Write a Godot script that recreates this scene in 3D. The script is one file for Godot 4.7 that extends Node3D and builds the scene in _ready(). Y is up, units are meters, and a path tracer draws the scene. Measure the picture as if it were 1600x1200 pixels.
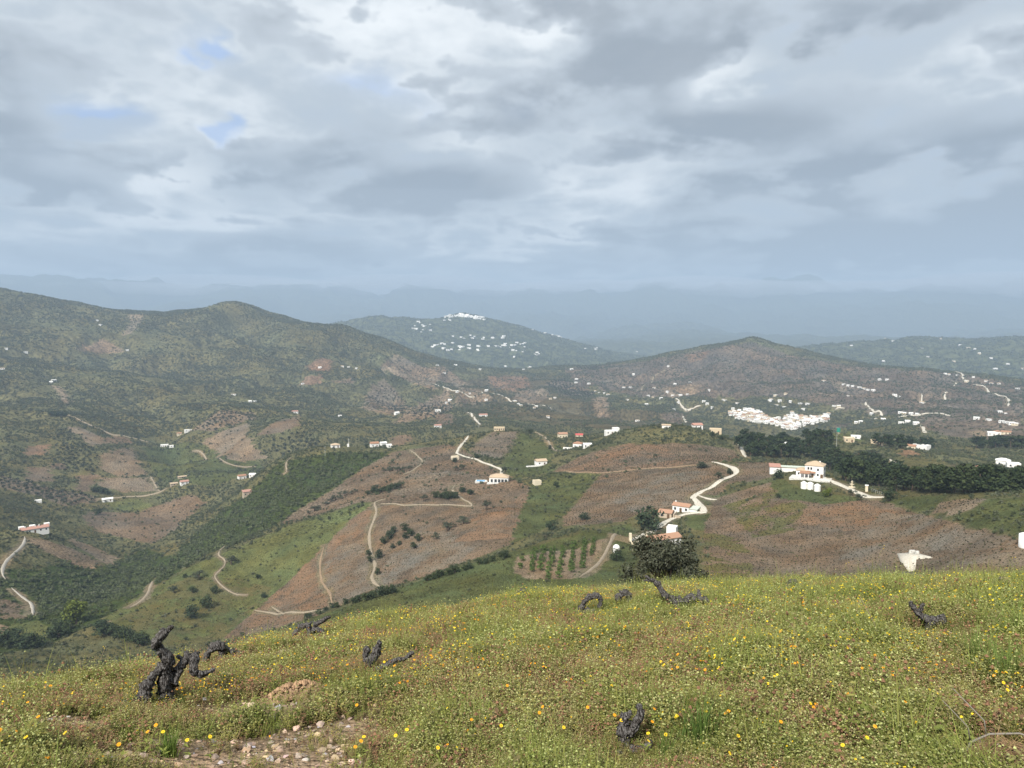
extends Node3D
# A hillside meadow with old vines above a wide valley of vineyards, white farmhouses and hazy mountains.
# World: y up, metres, camera on the hill top looking north (-z). Survey points are (column, row, distance) sightings from the hill top.

const FOCAL := 1155.0
const EYE_ROW := 505.0
const EYE := 1.62
const AZ0 := -0.74
const AZ1 := 0.74
const NA := 640
const R0 := 14.0
const R1 := 24000.0
const NR := 760

var pitch := atan((600.0 - EYE_ROW) / FOCAL)
var rng := RandomNumberGenerator.new()
var lnstep := log(R1 / R0) / (NR - 1)
var azstep := (AZ1 - AZ0) / (NA - 1)
var hy := PackedFloat32Array()      # terrain heights on the polar survey grid
var ht := PackedFloat32Array()      # their slope of sight from the eye
var hvis := PackedFloat32Array()    # highest slope of sight nearer than each point
var crest := []                     # [azimuth, a, b] of the meadow brow

func _ready():
	rng.seed = 20240411
	set_camera_sky_sun()
	survey_terrain()
	build_terrain()
	build_meadow()
	build_roads()
	build_buildings()
	build_trees()
	build_scrub()
	build_vines_far()
	build_foreground()
	build_low_cloud()

# ---------------------------------------------------------------- camera, sky, sun
func set_camera_sky_sun():
	var cam := Camera3D.new()
	cam.name = "camera"
	cam.position = Vector3(0, EYE, 0)
	cam.rotation.x = -pitch
	cam.fov = rad_to_deg(2.0 * atan(600.0 / FOCAL))
	cam.near = 0.05
	cam.far = 60000.0
	cam.current = true
	add_child(cam)
	var env := Environment.new()
	env.background_mode = Environment.BG_SKY
	env.tonemap_mode = Environment.TONE_MAPPER_LINEAR
	env.tonemap_exposure = 1.5
	env.sdfgi_enabled = true
	env.ssao_enabled = true
	env.ssil_enabled = true
	env.fog_enabled = true
	env.volumetric_fog_enabled = true
	env.volumetric_fog_density = 0.0
	env.fog_density = 0.000142
	env.fog_light_color = Color(0.78, 0.885, 1.0)
	var sky := Sky.new()
	var pano := PanoramaSkyMaterial.new()
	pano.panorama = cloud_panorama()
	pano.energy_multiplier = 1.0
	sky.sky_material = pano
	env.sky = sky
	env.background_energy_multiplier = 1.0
	var we := WorldEnvironment.new()
	we.name = "world_environment"
	we.environment = env
	add_child(we)
	var sun := DirectionalLight3D.new()
	sun.name = "sun"
	sun.light_energy = 1.6
	sun.light_color = Color(1.0, 0.975, 0.935)
	sun.light_angular_distance = 7.0
	sun.shadow_enabled = true
	sun.rotation = Vector3(deg_to_rad(-44), deg_to_rad(-30), 0)
	add_child(sun)

# A broken overcast: one deck of cloud on a plane over the hills, seen in perspective, with a few holes of blue.
var n_big := FastNoiseLite.new()
var n_mid := FastNoiseLite.new()
var n_fine := FastNoiseLite.new()
var n_warp := FastNoiseLite.new()
var n_puff := FastNoiseLite.new()
# where the deck is heaped or torn: column, row, half width, half height of the sighting, brighter (+) or darker (-), how torn
const CLOUD_MASSES := [
	[290, 285, 60, 30, 0.5, 0.0], [330, 345, 130, 30, 0.36, 0.0], [220, 300, 60, 30, 0.2, 0.0], [640, 50, 260, 60, 0.3, 0.0], [1145, 120, 70, 40, 0.42, 0.0], [870, 60, 60, 40, 0.3, 0.0],
	[930, 290, 140, 40, 0.36, 0.0], [870, 380, 130, 25, 0.34, 0.0], [1390, 275, 70, 25, 0.4, 0.0], [1540, 80, 110, 60, 0.26, 0.0], [1150, 380, 60, 20, 0.26, 0.0], [120, 345, 110, 20, 0.22, 0.0], [740, 230, 110, 40, 0.24, 0.0], [480, 195, 80, 36, 0.12, 0.0],
	[40, 190, 90, 80, -0.42, 0.0], [100, 300, 140, 24, -0.34, 0.0], [380, 265, 90, 36, -0.42, 0.0], [540, 230, 90, 50, -0.36, 0.0], [700, 290, 140, 30, -0.6, 0.0], [990, 90, 110, 60, -0.3, 0.0],
	[1350, 40, 210, 50, -0.55, 0.0], [1130, 190, 160, 38, -0.55, 0.0], [1250, 262, 180, 40, -0.55, 0.0], [1500, 230, 190, 66, -0.68, 0.0], [1400, 380, 250, 34, -0.85, 0.0], [1590, 340, 110, 50, -0.7, 0.0],
	[1050, 330, 100, 30, -0.2, 0.0], [830, 412, 160, 14, -0.28, 0.0], [400, 372, 160, 20, -0.26, 0.0], [1150, 417, 110, 12, -0.34, 0.0], [600, 402, 130, 15, -0.22, 0.0], [200, 415, 200, 14, -0.2, 0.0],
	[150, 178, 62, 24, 0.0, 1.25], [350, 187, 26, 20, 0.0, 1.3], [338, 85, 34, 20, 0.0, 1.2], [575, 130, 95, 26, 0.0, 0.85], [110, 240, 55, 40, 0.0, 0.5], [310, 80, 60, 25, 0.0, 0.5], [660, 160, 90, 25, 0.0, 0.45], [860, 150, 60, 25, 0.0, 0.3],
]
var masses := []

func cloud_light(az: float, el: float) -> Color:
	var e := maxf(el, 0.004)
	var k := 1.0 / (tan(e) + 0.075)
	var qx := sin(az) * k + 140.0
	var qz := -cos(az) * k + 90.0
	var wx := n_warp.get_noise_2d(qx * 0.55, qz * 0.55) * 0.55
	var wz := n_warp.get_noise_2d(qx * 0.55 + 31.0, qz * 0.55 - 17.0) * 0.55
	var big := n_big.get_noise_2d(qx + wx, qz * 0.8 + wz)
	var mid := n_mid.get_noise_2d(qx + wx * 0.6, qz + wz * 0.6)
	var fine := n_fine.get_noise_3d(sin(az) * cos(e) * 10.0 + 60.0, sin(e) * 20.0, -cos(az) * cos(e) * 10.0 + 60.0)
	fine = fine * 0.6 + (absf(n_puff.get_noise_3d(sin(az) * cos(e) * 10.0 + 160.0, sin(e) * 19.0, -cos(az) * cos(e) * 10.0 + 60.0)) - 0.22) * -1.15
	var push := 0.0
	var thin := 0.0
	var ad := rad_to_deg(az)
	var ed := rad_to_deg(e)
	var jx := (big * 2.0 + fine * 3.0 + mid * 1.2)
	var jy := (mid * 1.4 + fine * 1.6)
	for m in masses:
		var dx: float = (ad + jx - m[0]) / m[2]
		if absf(dx) > 2.0:
			continue
		var dy: float = (ed + jy - m[1]) / m[3]
		var d2 := dx * dx + dy * dy
		if d2 < 4.0:
			var g := exp(-d2 * 1.3)
			push += m[4] * g
			thin += m[5] * g
	var near_horizon := clampf(1.0 - ed / 9.0, 0.0, 1.0)
	# a bright upper sheet, and a lower deck of heaped cloud whose thick parts are dark below
	var upper := 0.50 + 0.5 * mid + 0.5 * fine + push * 0.8
	var deck := 0.50 + 0.75 * big + 0.62 * mid * (1.0 + near_horizon * 0.2) + (0.75 + near_horizon * 0.35) * fine - near_horizon * 0.08 - push * 1.35 - thin * 0.9
	var cover := smoothstep(0.40, 0.66, deck)
	var thick := smoothstep(0.52, 1.25, deck)
	var c := Color(0.42, 0.46, 0.495).lerp(Color(0.76, 0.78, 0.785), smoothstep(0.2, 0.95, upper))
	var hole := clampf((thin - 0.40 + mid * 0.6 + fine * 0.8) * 1.2, 0.0, 1.0)
	var veil := clampf(thin * 0.4 + (0.35 - upper) * 0.35, 0.0, 0.45)
	c = c.lerp(Color(0.25, 0.39, 0.69), maxf(hole * 0.66, veil * 0.6))
	var low := Color(0.42, 0.455, 0.49).lerp(Color(0.205, 0.226, 0.254), thick)
	c = c.lerp(low, cover * 0.85)
	# the deck thickens towards the horizon into an even grey band
	var h := smoothstep(4.5, 0.8, ed)
	c = c.lerp(Color(0.45, 0.48, 0.495), h * 0.3)
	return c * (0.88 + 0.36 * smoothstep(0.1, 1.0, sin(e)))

func cloud_panorama() -> ImageTexture:
	for p in [[n_big, 0.42, 4, 11], [n_mid, 1.15, 6, 23], [n_fine, 0.9, 6, 37], [n_warp, 1.0, 2, 41], [n_puff, 0.5, 5, 53]]:
		var n: FastNoiseLite = p[0]
		n.seed = p[3]
		n.noise_type = FastNoiseLite.TYPE_SIMPLEX_SMOOTH
		n.fractal_type = FastNoiseLite.FRACTAL_FBM
		n.fractal_octaves = p[2]
		n.frequency = p[1]
	n_fine.fractal_gain = 0.6
	n_mid.fractal_gain = 0.55
	for m in CLOUD_MASSES:
		var s := sight(m[0], m[1])
		masses.append([rad_to_deg(s.x), rad_to_deg(atan(s.y)), m[2] * 0.047, m[3] * 0.047, m[4], m[5]])
	var w := 4096
	var h := 2048
	# the whole dome coarsely
	var cw := 512
	var chh := 256
	var coarse := Image.create(cw, chh, false, Image.FORMAT_RGBF)
	for j in chh:
		var el := (0.5 - (j + 0.5) / chh) * PI
		for i in cw:
			var az := ((i + 0.5) / cw - 0.5) * TAU
			coarse.set_pixel(i, j, cloud_light(az, el) if el > -0.01 else Color(0.16, 0.15, 0.12))
	coarse.resize(w, h, Image.INTERPOLATE_CUBIC)
	# the half that faces the camera once more, with the finer billows
	var i0 := int((0.5 - 52.0 / 360.0) * w)
	var i1 := int((0.5 + 52.0 / 360.0) * w)
	var j0 := int((0.5 - 34.0 / 180.0) * h)
	var j1 := int(0.5 * h)
	var step := 1
	var part := Image.create((i1 - i0) / step, (j1 - j0) / step, false, Image.FORMAT_RGBF)
	for j in part.get_height():
		var el := (0.5 - (j0 + (j + 0.5) * step) / h) * PI
		for i in part.get_width():
			var az := ((i0 + (i + 0.5) * step) / w - 0.5) * TAU
			part.set_pixel(i, j, cloud_light(az, el))
	coarse.blit_rect(part, Rect2i(0, 0, part.get_width(), part.get_height()), Vector2i(i0, j0))
	# the panorama's edge, not its middle, faces north
	var out := Image.create(w, h, false, Image.FORMAT_RGBF)
	out.blit_rect(coarse, Rect2i(w / 2, 0, w / 2, h), Vector2i(0, 0))
	out.blit_rect(coarse, Rect2i(0, 0, w / 2, h), Vector2i(w / 2, 0))
	return ImageTexture.create_from_image(out)

# ---------------------------------------------------------------- sightings
func sight(px: float, py: float) -> Vector2:      # azimuth and slope of a line of sight
	var x := (px - 800.0) / FOCAL
	var y := (600.0 - py) / FOCAL
	var fwd := cos(pitch) + y * sin(pitch)
	var up := -sin(pitch) + y * cos(pitch)
	return Vector2(atan2(x, fwd), up / sqrt(x * x + fwd * fwd))

func where(px: float, py: float, nearest := 20.0, farthest := 30000.0) -> Vector3:   # the first ground that a line of sight meets
	var s := sight(px, py)
	var c := clampf((s.x - AZ0) / azstep, 0.0, NA - 1.001)
	var i := int(c)
	var f := c - i
	var k0 := maxi(1, int(log(nearest / R0) / lnstep))
	var best := -1
	var best_gap := 1e9
	var kmax := mini(NR, int(log(farthest / R0) / lnstep) + 1)
	for k in range(k0, kmax):
		var t := lerpf(ht[k * NA + i], ht[k * NA + i + 1], f)
		if t >= s.y:
			var tp := lerpf(ht[(k - 1) * NA + i], ht[(k - 1) * NA + i + 1], f)
			var u := clampf((s.y - tp) / maxf(t - tp, 1e-6), 0.0, 1.0) if tp < s.y else 0.0
			var r := R0 * exp((k - 1 + u) * lnstep)
			return Vector3(sin(s.x) * r, EYE + s.y * r, -cos(s.x) * r)
		if absf(t - s.y) < best_gap and t > hvis[k * NA + i] - 0.0005:
			best_gap = absf(t - s.y)
			best = k
	var rb := R0 * exp(maxi(best, k0) * lnstep)
	return ground(Vector3(sin(s.x) * rb, 0, -cos(s.x) * rb))

func height(x: float, z: float) -> float:
	var r := sqrt(x * x + z * z)
	if r < R0 + 4.0:
		return near_height(x, z)
	var c := clampf((atan2(x, -z) - AZ0) / azstep, 0.0, NA - 1.001)
	var k := clampf(log(r / R0) / lnstep, 0.0, NR - 1.001)
	var i := int(c)
	var j := int(k)
	var fc := c - i
	var fk := k - j
	var a := j * NA + i
	return lerpf(lerpf(hy[a], hy[a + 1], fc), lerpf(hy[a + NA], hy[a + NA + 1], fc), fk)

func ground(p: Vector3) -> Vector3:
	return Vector3(p.x, height(p.x, p.z), p.z)

func seen(p: Vector3, slack := 0.004) -> bool:     # is the point in view from the hill top, or nearly
	var r := sqrt(p.x * p.x + p.z * p.z)
	var c := int((atan2(p.x, -p.z) - AZ0) / azstep)
	var k := int(log(r / R0) / lnstep)
	if c < 0 or c >= NA or k < 0 or k >= NR:
		return false
	return (p.y - EYE) / r > hvis[k * NA + c] - slack

func near_height(x: float, z: float) -> float:
	var r := sqrt(x * x + z * z)
	var az := atan2(x, -z)
	var i := 0
	while i < crest.size() - 2 and crest[i + 1][0] < az:
		i += 1
	var f := clampf((az - crest[i][0]) / (crest[i + 1][0] - crest[i][0]), 0.0, 1.0)
	var a := lerpf(crest[i][1], crest[i + 1][1], f)
	var b := lerpf(crest[i][2], crest[i + 1][2], f)
	var side := clampf((absf(az) - 0.8) / 0.9, 0.0, 1.0)
	a = lerpf(a, 0.05, side)
	b = lerpf(b, 0.004, side)
	return -a * r - b * r * r + n_hum.get_noise_2d(x, z) * 0.10 * clampf(r / 4.0, 0.0, 1.0) + n_hum.get_noise_2d(x * 4.0, z * 4.0) * 0.025

# ---------------------------------------------------------------- helpers
func lin(r: float, g: float, b: float) -> Color:
	return Color(r, g, b).linear_to_srgb()

func mat(c: Color, rough := 0.9, spec := 0.3) -> StandardMaterial3D:
	var m := StandardMaterial3D.new()
	m.albedo_color = c
	m.roughness = rough
	m.metallic_specular = spec
	return m

func tag(o: Node, label: String, category: String, group := "", kind := ""):
	if label: o.set_meta("label", label)
	if category: o.set_meta("category", category)
	if group: o.set_meta("group", group)
	if kind: o.set_meta("kind", kind)
	return o

var used_names := {}
func numbered(called: String) -> String:
	var n: int = used_names.get(called, -1) + 1
	used_names[called] = n
	return called if n == 0 else "%s_%03d" % [called, n]

func thing(called: String, at: Vector3, turn := 0.0) -> Node3D:
	var o := Node3D.new()
	o.name = numbered(called)
	o.position = at
	o.rotation.y = turn
	add_child(o)
	return o

func put(called: String, mesh: Mesh, m: Material, parent: Node = null, at := Vector3.ZERO) -> MeshInstance3D:
	var o := MeshInstance3D.new()
	o.name = called if parent else numbered(called)
	o.mesh = mesh
	if m: o.material_override = m
	o.position = at
	(parent if parent else self).add_child(o, true)
	return o

func copy_of(o: Node3D, at: Vector3, turn: float, scl: Vector3) -> Node3D:
	var c: Node3D = o.duplicate()
	c.name = numbered(String(o.name).rstrip("0123456789").rstrip("_"))
	add_child(c)
	c.position = at
	c.rotation.y = turn
	c.scale = scl
	return c

func scatter(called: String, mesh: Mesh, m: Material, xf: Array, cols: Array, label: String, category: String, kind := "stuff") -> MultiMeshInstance3D:
	var mm := MultiMesh.new()
	mm.transform_format = MultiMesh.TRANSFORM_3D
	mm.use_colors = cols.size() > 0
	mm.mesh = mesh
	mm.instance_count = xf.size()
	for i in xf.size():
		mm.set_instance_transform(i, xf[i])
		if cols.size() > 0:
			mm.set_instance_color(i, cols[i])
	var o := MultiMeshInstance3D.new()
	o.name = numbered(called)
	o.multimesh = mm
	o.material_override = m
	add_child(o)
	tag(o, label, category, "", kind)
	return o

# ---------------------------------------------------------------- the lie of the land
var n_hum := FastNoiseLite.new()
var n_spur := FastNoiseLite.new()
var n_gully := FastNoiseLite.new()
var n_tint := FastNoiseLite.new()
var n_tint2 := FastNoiseLite.new()

# brow of the meadow: column, row, distance
const BROW := [[-300, 1130, 6.5], [-100, 1107, 7.0], [0, 1094, 7.4], [100, 1074, 8.0], [200, 1060, 8.5], [300, 1042, 9.0], [400, 1016, 10.0], [500, 993, 11.0], [600, 974, 12.0], [700, 958, 13.0], [800, 941, 13.5], [900, 932, 14.0], [1000, 926, 14.0], [1100, 922, 14.2], [1300, 918, 14.5], [1600, 911, 15.0], [1900, 909, 15.0]]

# sightings of the hills: column, row, distance in metres
const SURVEY := [
	# our own hill's far flank, out of sight below the brow
	-300, 1190, 45, 0, 1150, 45, 300, 1100, 45, 600, 1045, 45, 900, 1010, 45, 1250, 1000, 45, 1600, 990, 45, 1900, 990, 45,
	-300, 1160, 110, 0, 1125, 110, 300, 1080, 110, 600, 1020, 110, 900, 985, 110, 1250, 975, 110, 1600, 965, 110, 1900, 965, 110,
	-300, 1120, 230, 0, 1090, 240, 200, 1065, 240, 350, 1045, 230,
	# valley on the left
	20, 1030, 330, 60, 1000, 400, 120, 962, 470, 30, 960, 430, -150, 980, 450, 160, 920, 560, 240, 850, 700, 300, 805, 820, 180, 880, 640, 60, 900, 560, 10, 870, 590, 100, 870, 620,
	55, 832, 660, 55, 828, 672, 55, 838, 730, 0, 800, 760, -120, 830, 700, -300, 850, 700,
	150, 800, 880, 230, 815, 800, 300, 772, 880, 200, 845, 740, 90, 800, 850, 60, 760, 950, 20, 740, 1000,
	190, 765, 950, 190, 735, 1020, 190, 702, 1110, 120, 745, 1000, 60, 735, 1020, 285, 752, 930, 240, 770, 930, 285, 725, 1050, 330, 735, 1000,
	380, 745, 900, 360, 770, 850, 400, 735, 960, 420, 722, 1060,
	-150, 720, 1050, -350, 740, 1000, -300, 650, 1500, 60, 690, 1150, 60, 655, 1300, 0, 640, 1380, 120, 655, 1320, 180, 680, 1240, 230, 693, 1220,
	# green ridge with the white hamlet
	440, 716, 720, 480, 703, 715, 520, 699, 715, 560, 700, 715, 600, 700, 715, 640, 703, 690, 400, 748, 700, 360, 790, 690, 330, 812, 700,
	450, 760, 640, 520, 735, 660, 400, 800, 610, 340, 830, 620, 450, 790, 575, 540, 752, 610,
	# bright green spur, then the ploughed slope
	560, 786, 500, 480, 815, 490, 380, 850, 475, 300, 882, 460, 230, 920, 440, 150, 975, 400, 90, 1040, 340,
	560, 778, 540, 480, 800, 560, 400, 900, 430, 330, 930, 410, 260, 985, 370, 400, 960, 390, 350, 1010, 340, 250, 1030, 320,
	590, 850, 400, 600, 900, 345, 520, 920, 360, 600, 800, 450, 700, 850, 355, 700, 790, 440, 640, 740, 560, 690, 720, 590, 800, 800, 390, 780, 752, 490, 820, 840, 340, 740, 880, 320, 600, 935, 310, 480, 965, 330, 420, 990, 320, 340, 1030, 290,
	# near green bank
	930, 828, 275, 860, 845, 262, 800, 862, 255, 720, 884, 248, 650, 905, 243, 580, 930, 238, 500, 960, 230, 420, 1000, 220,
	880, 885, 230, 780, 910, 215, 680, 935, 205, 560, 970, 200, 960, 870, 245, 950, 905, 215,
	860, 850, 310, 760, 890, 300, 650, 930, 290, 540, 960, 290,
	# farms on the saddle
	1030, 848, 288, 1060, 806, 342, 1000, 840, 300, 1090, 800, 350, 1080, 880, 250, 1040, 910, 215,
	# rounded vineyard hill
	985, 815, 335, 950, 770, 410, 1000, 720, 500, 1060, 690, 560, 1060, 663, 625, 1020, 666, 625, 1100, 674, 610, 1145, 700, 560, 960, 684, 610, 920, 702, 575, 880, 730, 525, 1100, 735, 440, 860, 775, 440, 880, 812, 370, 830, 790, 420, 845, 728, 560,
	# the ridge with the pale villa and the tilled field
	785, 674, 730, 745, 690, 690, 770, 716, 600, 720, 690, 690, 700, 696, 680, 812, 673, 735, 850, 688, 700, 910, 698, 630, 890, 684, 740, 930, 680, 740, 950, 676, 760, 985, 673, 700,
	# drop behind those ridges
	300, 745, 1130, 480, 735, 880, 560, 730, 880, 650, 730, 880, 740, 715, 930, 820, 710, 950, 920, 715, 950, 1030, 710, 880, 1110, 710, 800, 1160, 715, 720,
	# road hill, white house, slope of vines
	1150, 738, 425, 1112, 722, 455, 1200, 724, 440, 1265, 745, 388, 1265, 728, 425, 1300, 752, 378, 1360, 777, 350, 1230, 775, 350, 1290, 790, 335, 1250, 830, 305, 1250, 870, 270, 1250, 910, 235, 1120, 860, 275, 1150, 800, 345, 1400, 830, 285, 1420, 880, 242, 1400, 915, 215, 1500, 860, 245, 1590, 850, 226, 1560, 900, 200,
	1440, 797, 315, 1380, 780, 340, 1500, 790, 290, 1590, 815, 245, 1520, 765, 330, 1600, 770, 315, 1420, 768, 350, 1750, 800, 280, 1900, 830, 250, 1750, 900, 200,
	# slope of pines falling away behind
	1200, 728, 500, 1300, 745, 460, 1400, 765, 420, 1500, 768, 400, 1600, 775, 390, 1170, 712, 560, 1250, 722, 560, 1350, 745, 520,
	1440, 745, 520, 1560, 755, 500, 1440, 716, 640, 1540, 728, 600, 1600, 730, 590, 1700, 740, 560, 1450, 705, 720, 1400, 700, 740, 1360, 690, 720, 1310, 678, 710, 1290, 690, 650, 1240, 702, 640, 1200, 700, 640, 1340, 682, 730, 1550, 700, 840, 1600, 695, 860, 1500, 690, 900, 1800, 700, 850,
	1300, 690, 900, 1400, 690, 920, 1230, 700, 900, 1560, 700, 1000,
	1420, 662, 1120, 1370, 668, 1100, 1480, 670, 1080, 1510, 668, 1100, 1560, 676, 1080, 1600, 676, 1080, 1420, 680, 1000, 1340, 676, 1080, 1420, 672, 1300, 1560, 685, 1250,
	# white village in its bowl
	1160, 672, 1350, 1210, 674, 1380, 1260, 672, 1400, 1150, 660, 1450, 1210, 656, 1500, 1280, 656, 1480, 1160, 642, 1640, 1240, 638, 1700, 1300, 650, 1560, 1340, 655, 1500, 1100, 655, 1500, 1100, 690, 1200, 1210, 690, 1250, 1320, 680, 1300,
	# the broad hill behind it
	1175, 527, 2700, 1160, 531, 2700, 1190, 531, 2700, 1140, 537, 2700, 1210, 541, 2680, 1100, 543, 2720, 1060, 549, 2740, 1000, 562, 2800, 940, 570, 2850, 870, 572, 2900, 1250, 556, 2620, 1290, 562, 2580, 1340, 570, 2560, 1400, 575, 2540, 1450, 576, 2520, 1500, 582, 2480, 1550, 590, 2440, 1600, 600, 2400, 1750, 620, 2300, 1900, 610, 2300,
	1200, 600, 2000, 1100, 600, 2050, 1000, 600, 2250, 1290, 600, 2050, 1400, 610, 1980, 1500, 620, 1900, 1600, 640, 1750, 1050, 630, 1750, 960, 625, 1850, 1350, 630, 1750, 1420, 645, 1550, 1520, 655, 1450, 1600, 662, 1400, 950, 655, 1350, 1750, 660, 1450,
	900, 600, 2250, 860, 640, 1450, 900, 665, 1150, 1000, 668, 1150, 820, 660, 1180,
	# behind it
	1175, 560, 3300, 1000, 575, 3300, 1300, 580, 3300, 1450, 595, 3200, 1600, 612, 3100, 900, 580, 3500,
	# long wooded ridge on the left
	-350, 450, 3100, -150, 446, 3050, 0, 452, 3000, 60, 462, 2980, 120, 475, 2950, 205, 490, 2900, 280, 487, 2850, 325, 480, 2830, 350, 473, 2800, 365, 468, 2800, 382, 473, 2800, 400, 483, 2780, 418, 494, 2760, 440, 502, 2730, 490, 506, 2680, 535, 509, 2640, 580, 522, 2650, 640, 546, 2680, 720, 566, 2780, 790, 580, 2880,
	-150, 530, 2300, 0, 530, 2350, 100, 540, 2300, 200, 545, 2300, 60, 570, 2000, 150, 590, 1850, 250, 560, 2250, 330, 540, 2300, 400, 560, 2150, 320, 600, 1900, 250, 620, 1650, 200, 640, 1500, 280, 598, 1800, 120, 620, 1700, 30, 600, 1800, -200, 600, 1800,
	380, 620, 1650, 440, 600, 1850, 480, 550, 2200, 560, 560, 2200, 540, 600, 1850, 480, 640, 1500, 620, 590, 2000, 690, 610, 1850, 760, 620, 1800, 820, 600, 2250, 700, 580, 2350,
	# knolls in front of it
	350, 637, 1350, 300, 672, 1250, 400, 650, 1300, 440, 652, 1180, 470, 650, 1180, 375, 690, 1130, 430, 690, 1080, 330, 715, 1080, 500, 660, 1200, 280, 690, 1260, 240, 665, 1380, 160, 650, 1400,
	560, 665, 1200, 520, 690, 1000, 600, 685, 1020, 630, 678, 1020, 660, 660, 1180, 600, 640, 1500, 700, 660, 1150, 740, 648, 1300, 680, 630, 1600, 700, 680, 1020, 760, 665, 1080, 790, 640, 1400,
	# dip behind the left ridge
	0, 500, 3700, 205, 520, 3700, 365, 510, 3600, 535, 540, 3500, 700, 585, 3500, 800, 592, 3500, -200, 500, 3700,
	# peak with the white hill town
	555, 509, 5000, 590, 493, 5150, 640, 497, 5200, 690, 497, 5200, 712, 489, 5200, 735, 490, 5200, 760, 496, 5200, 800, 506, 5150, 850, 521, 5100, 900, 536, 5000, 950, 551, 4900, 980, 560, 4850,
	640, 525, 4500, 740, 540, 4300, 820, 560, 4000, 900, 558, 4300, 700, 555, 4000, 740, 520, 4700,
	600, 530, 6200, 725, 530, 6300, 850, 548, 6200, 980, 537, 6600, 950, 545, 6600, 1010, 548, 6500, 1040, 555, 6000, 1100, 560, 5500, 1180, 560, 5000,
	# low hills on the right
	1220, 543, 4800, 1280, 540, 4900, 1320, 534, 4900, 1355, 532, 4950, 1390, 526, 5000, 1430, 526, 5000, 1470, 529, 4950, 1520, 535, 4900, 1560, 528, 4900, 1590, 526, 4950, 1700, 525, 5000, 1900, 520, 5000,
	1300, 560, 4200, 1400, 560, 4150, 1500, 565, 4000, 1600, 575, 3850, 1350, 550, 6300, 1500, 552, 6300, 1650, 552, 6300,
	# plain, then the high sierra
	300, 520, 8000, 500, 525, 8000, 700, 530, 8000, 900, 532, 8000, 1100, 528, 8500, 1300, 528, 8500, 1600, 530, 8500, 0, 510, 8000, -300, 510, 8000, 1900, 530, 8500,
	1100, 514, 11500, 950, 516, 11500, 800, 515, 11000, 500, 505, 11500, 1300, 516, 11500, 1550, 512, 11500, 200, 505, 11500,
	-300, 450, 16500, 0, 446, 16500, 120, 452, 16500, 220, 443, 16500, 330, 450, 16500, 400, 447, 16500, 460, 462, 16500, 505, 480, 16500, 550, 456, 16500, 600, 466, 16500, 640, 456, 16500, 690, 470, 16500, 760, 450, 16500, 830, 462, 16500, 900, 444, 16500, 980, 458, 16500, 1060, 446, 16500, 1150, 460, 16500, 1230, 444, 16500, 1310, 454, 16500, 1365, 466, 16500, 1396, 492, 16500, 1430, 462, 16500, 1500, 448, 16500, 1560, 464, 16500, 1620, 450, 16500, 1900, 450, 16500,
	-300, 476, 18600, 0, 476, 18600, 200, 476, 18600, 400, 480, 18600, 600, 484, 18600, 800, 480, 18600, 1000, 478, 18600, 1200, 478, 18600, 1396, 492, 18600, 1600, 480, 18600, 1900, 478, 18600,
	-300, 480, 22000, 0, 480, 22000, 500, 490, 22000, 1000, 480, 22000, 1400, 495, 22000, 1900, 480, 22000,
]

func tps(d2: float) -> float:
	return 0.0 if d2 < 1e-12 else 0.5 * d2 * log(d2)

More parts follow.
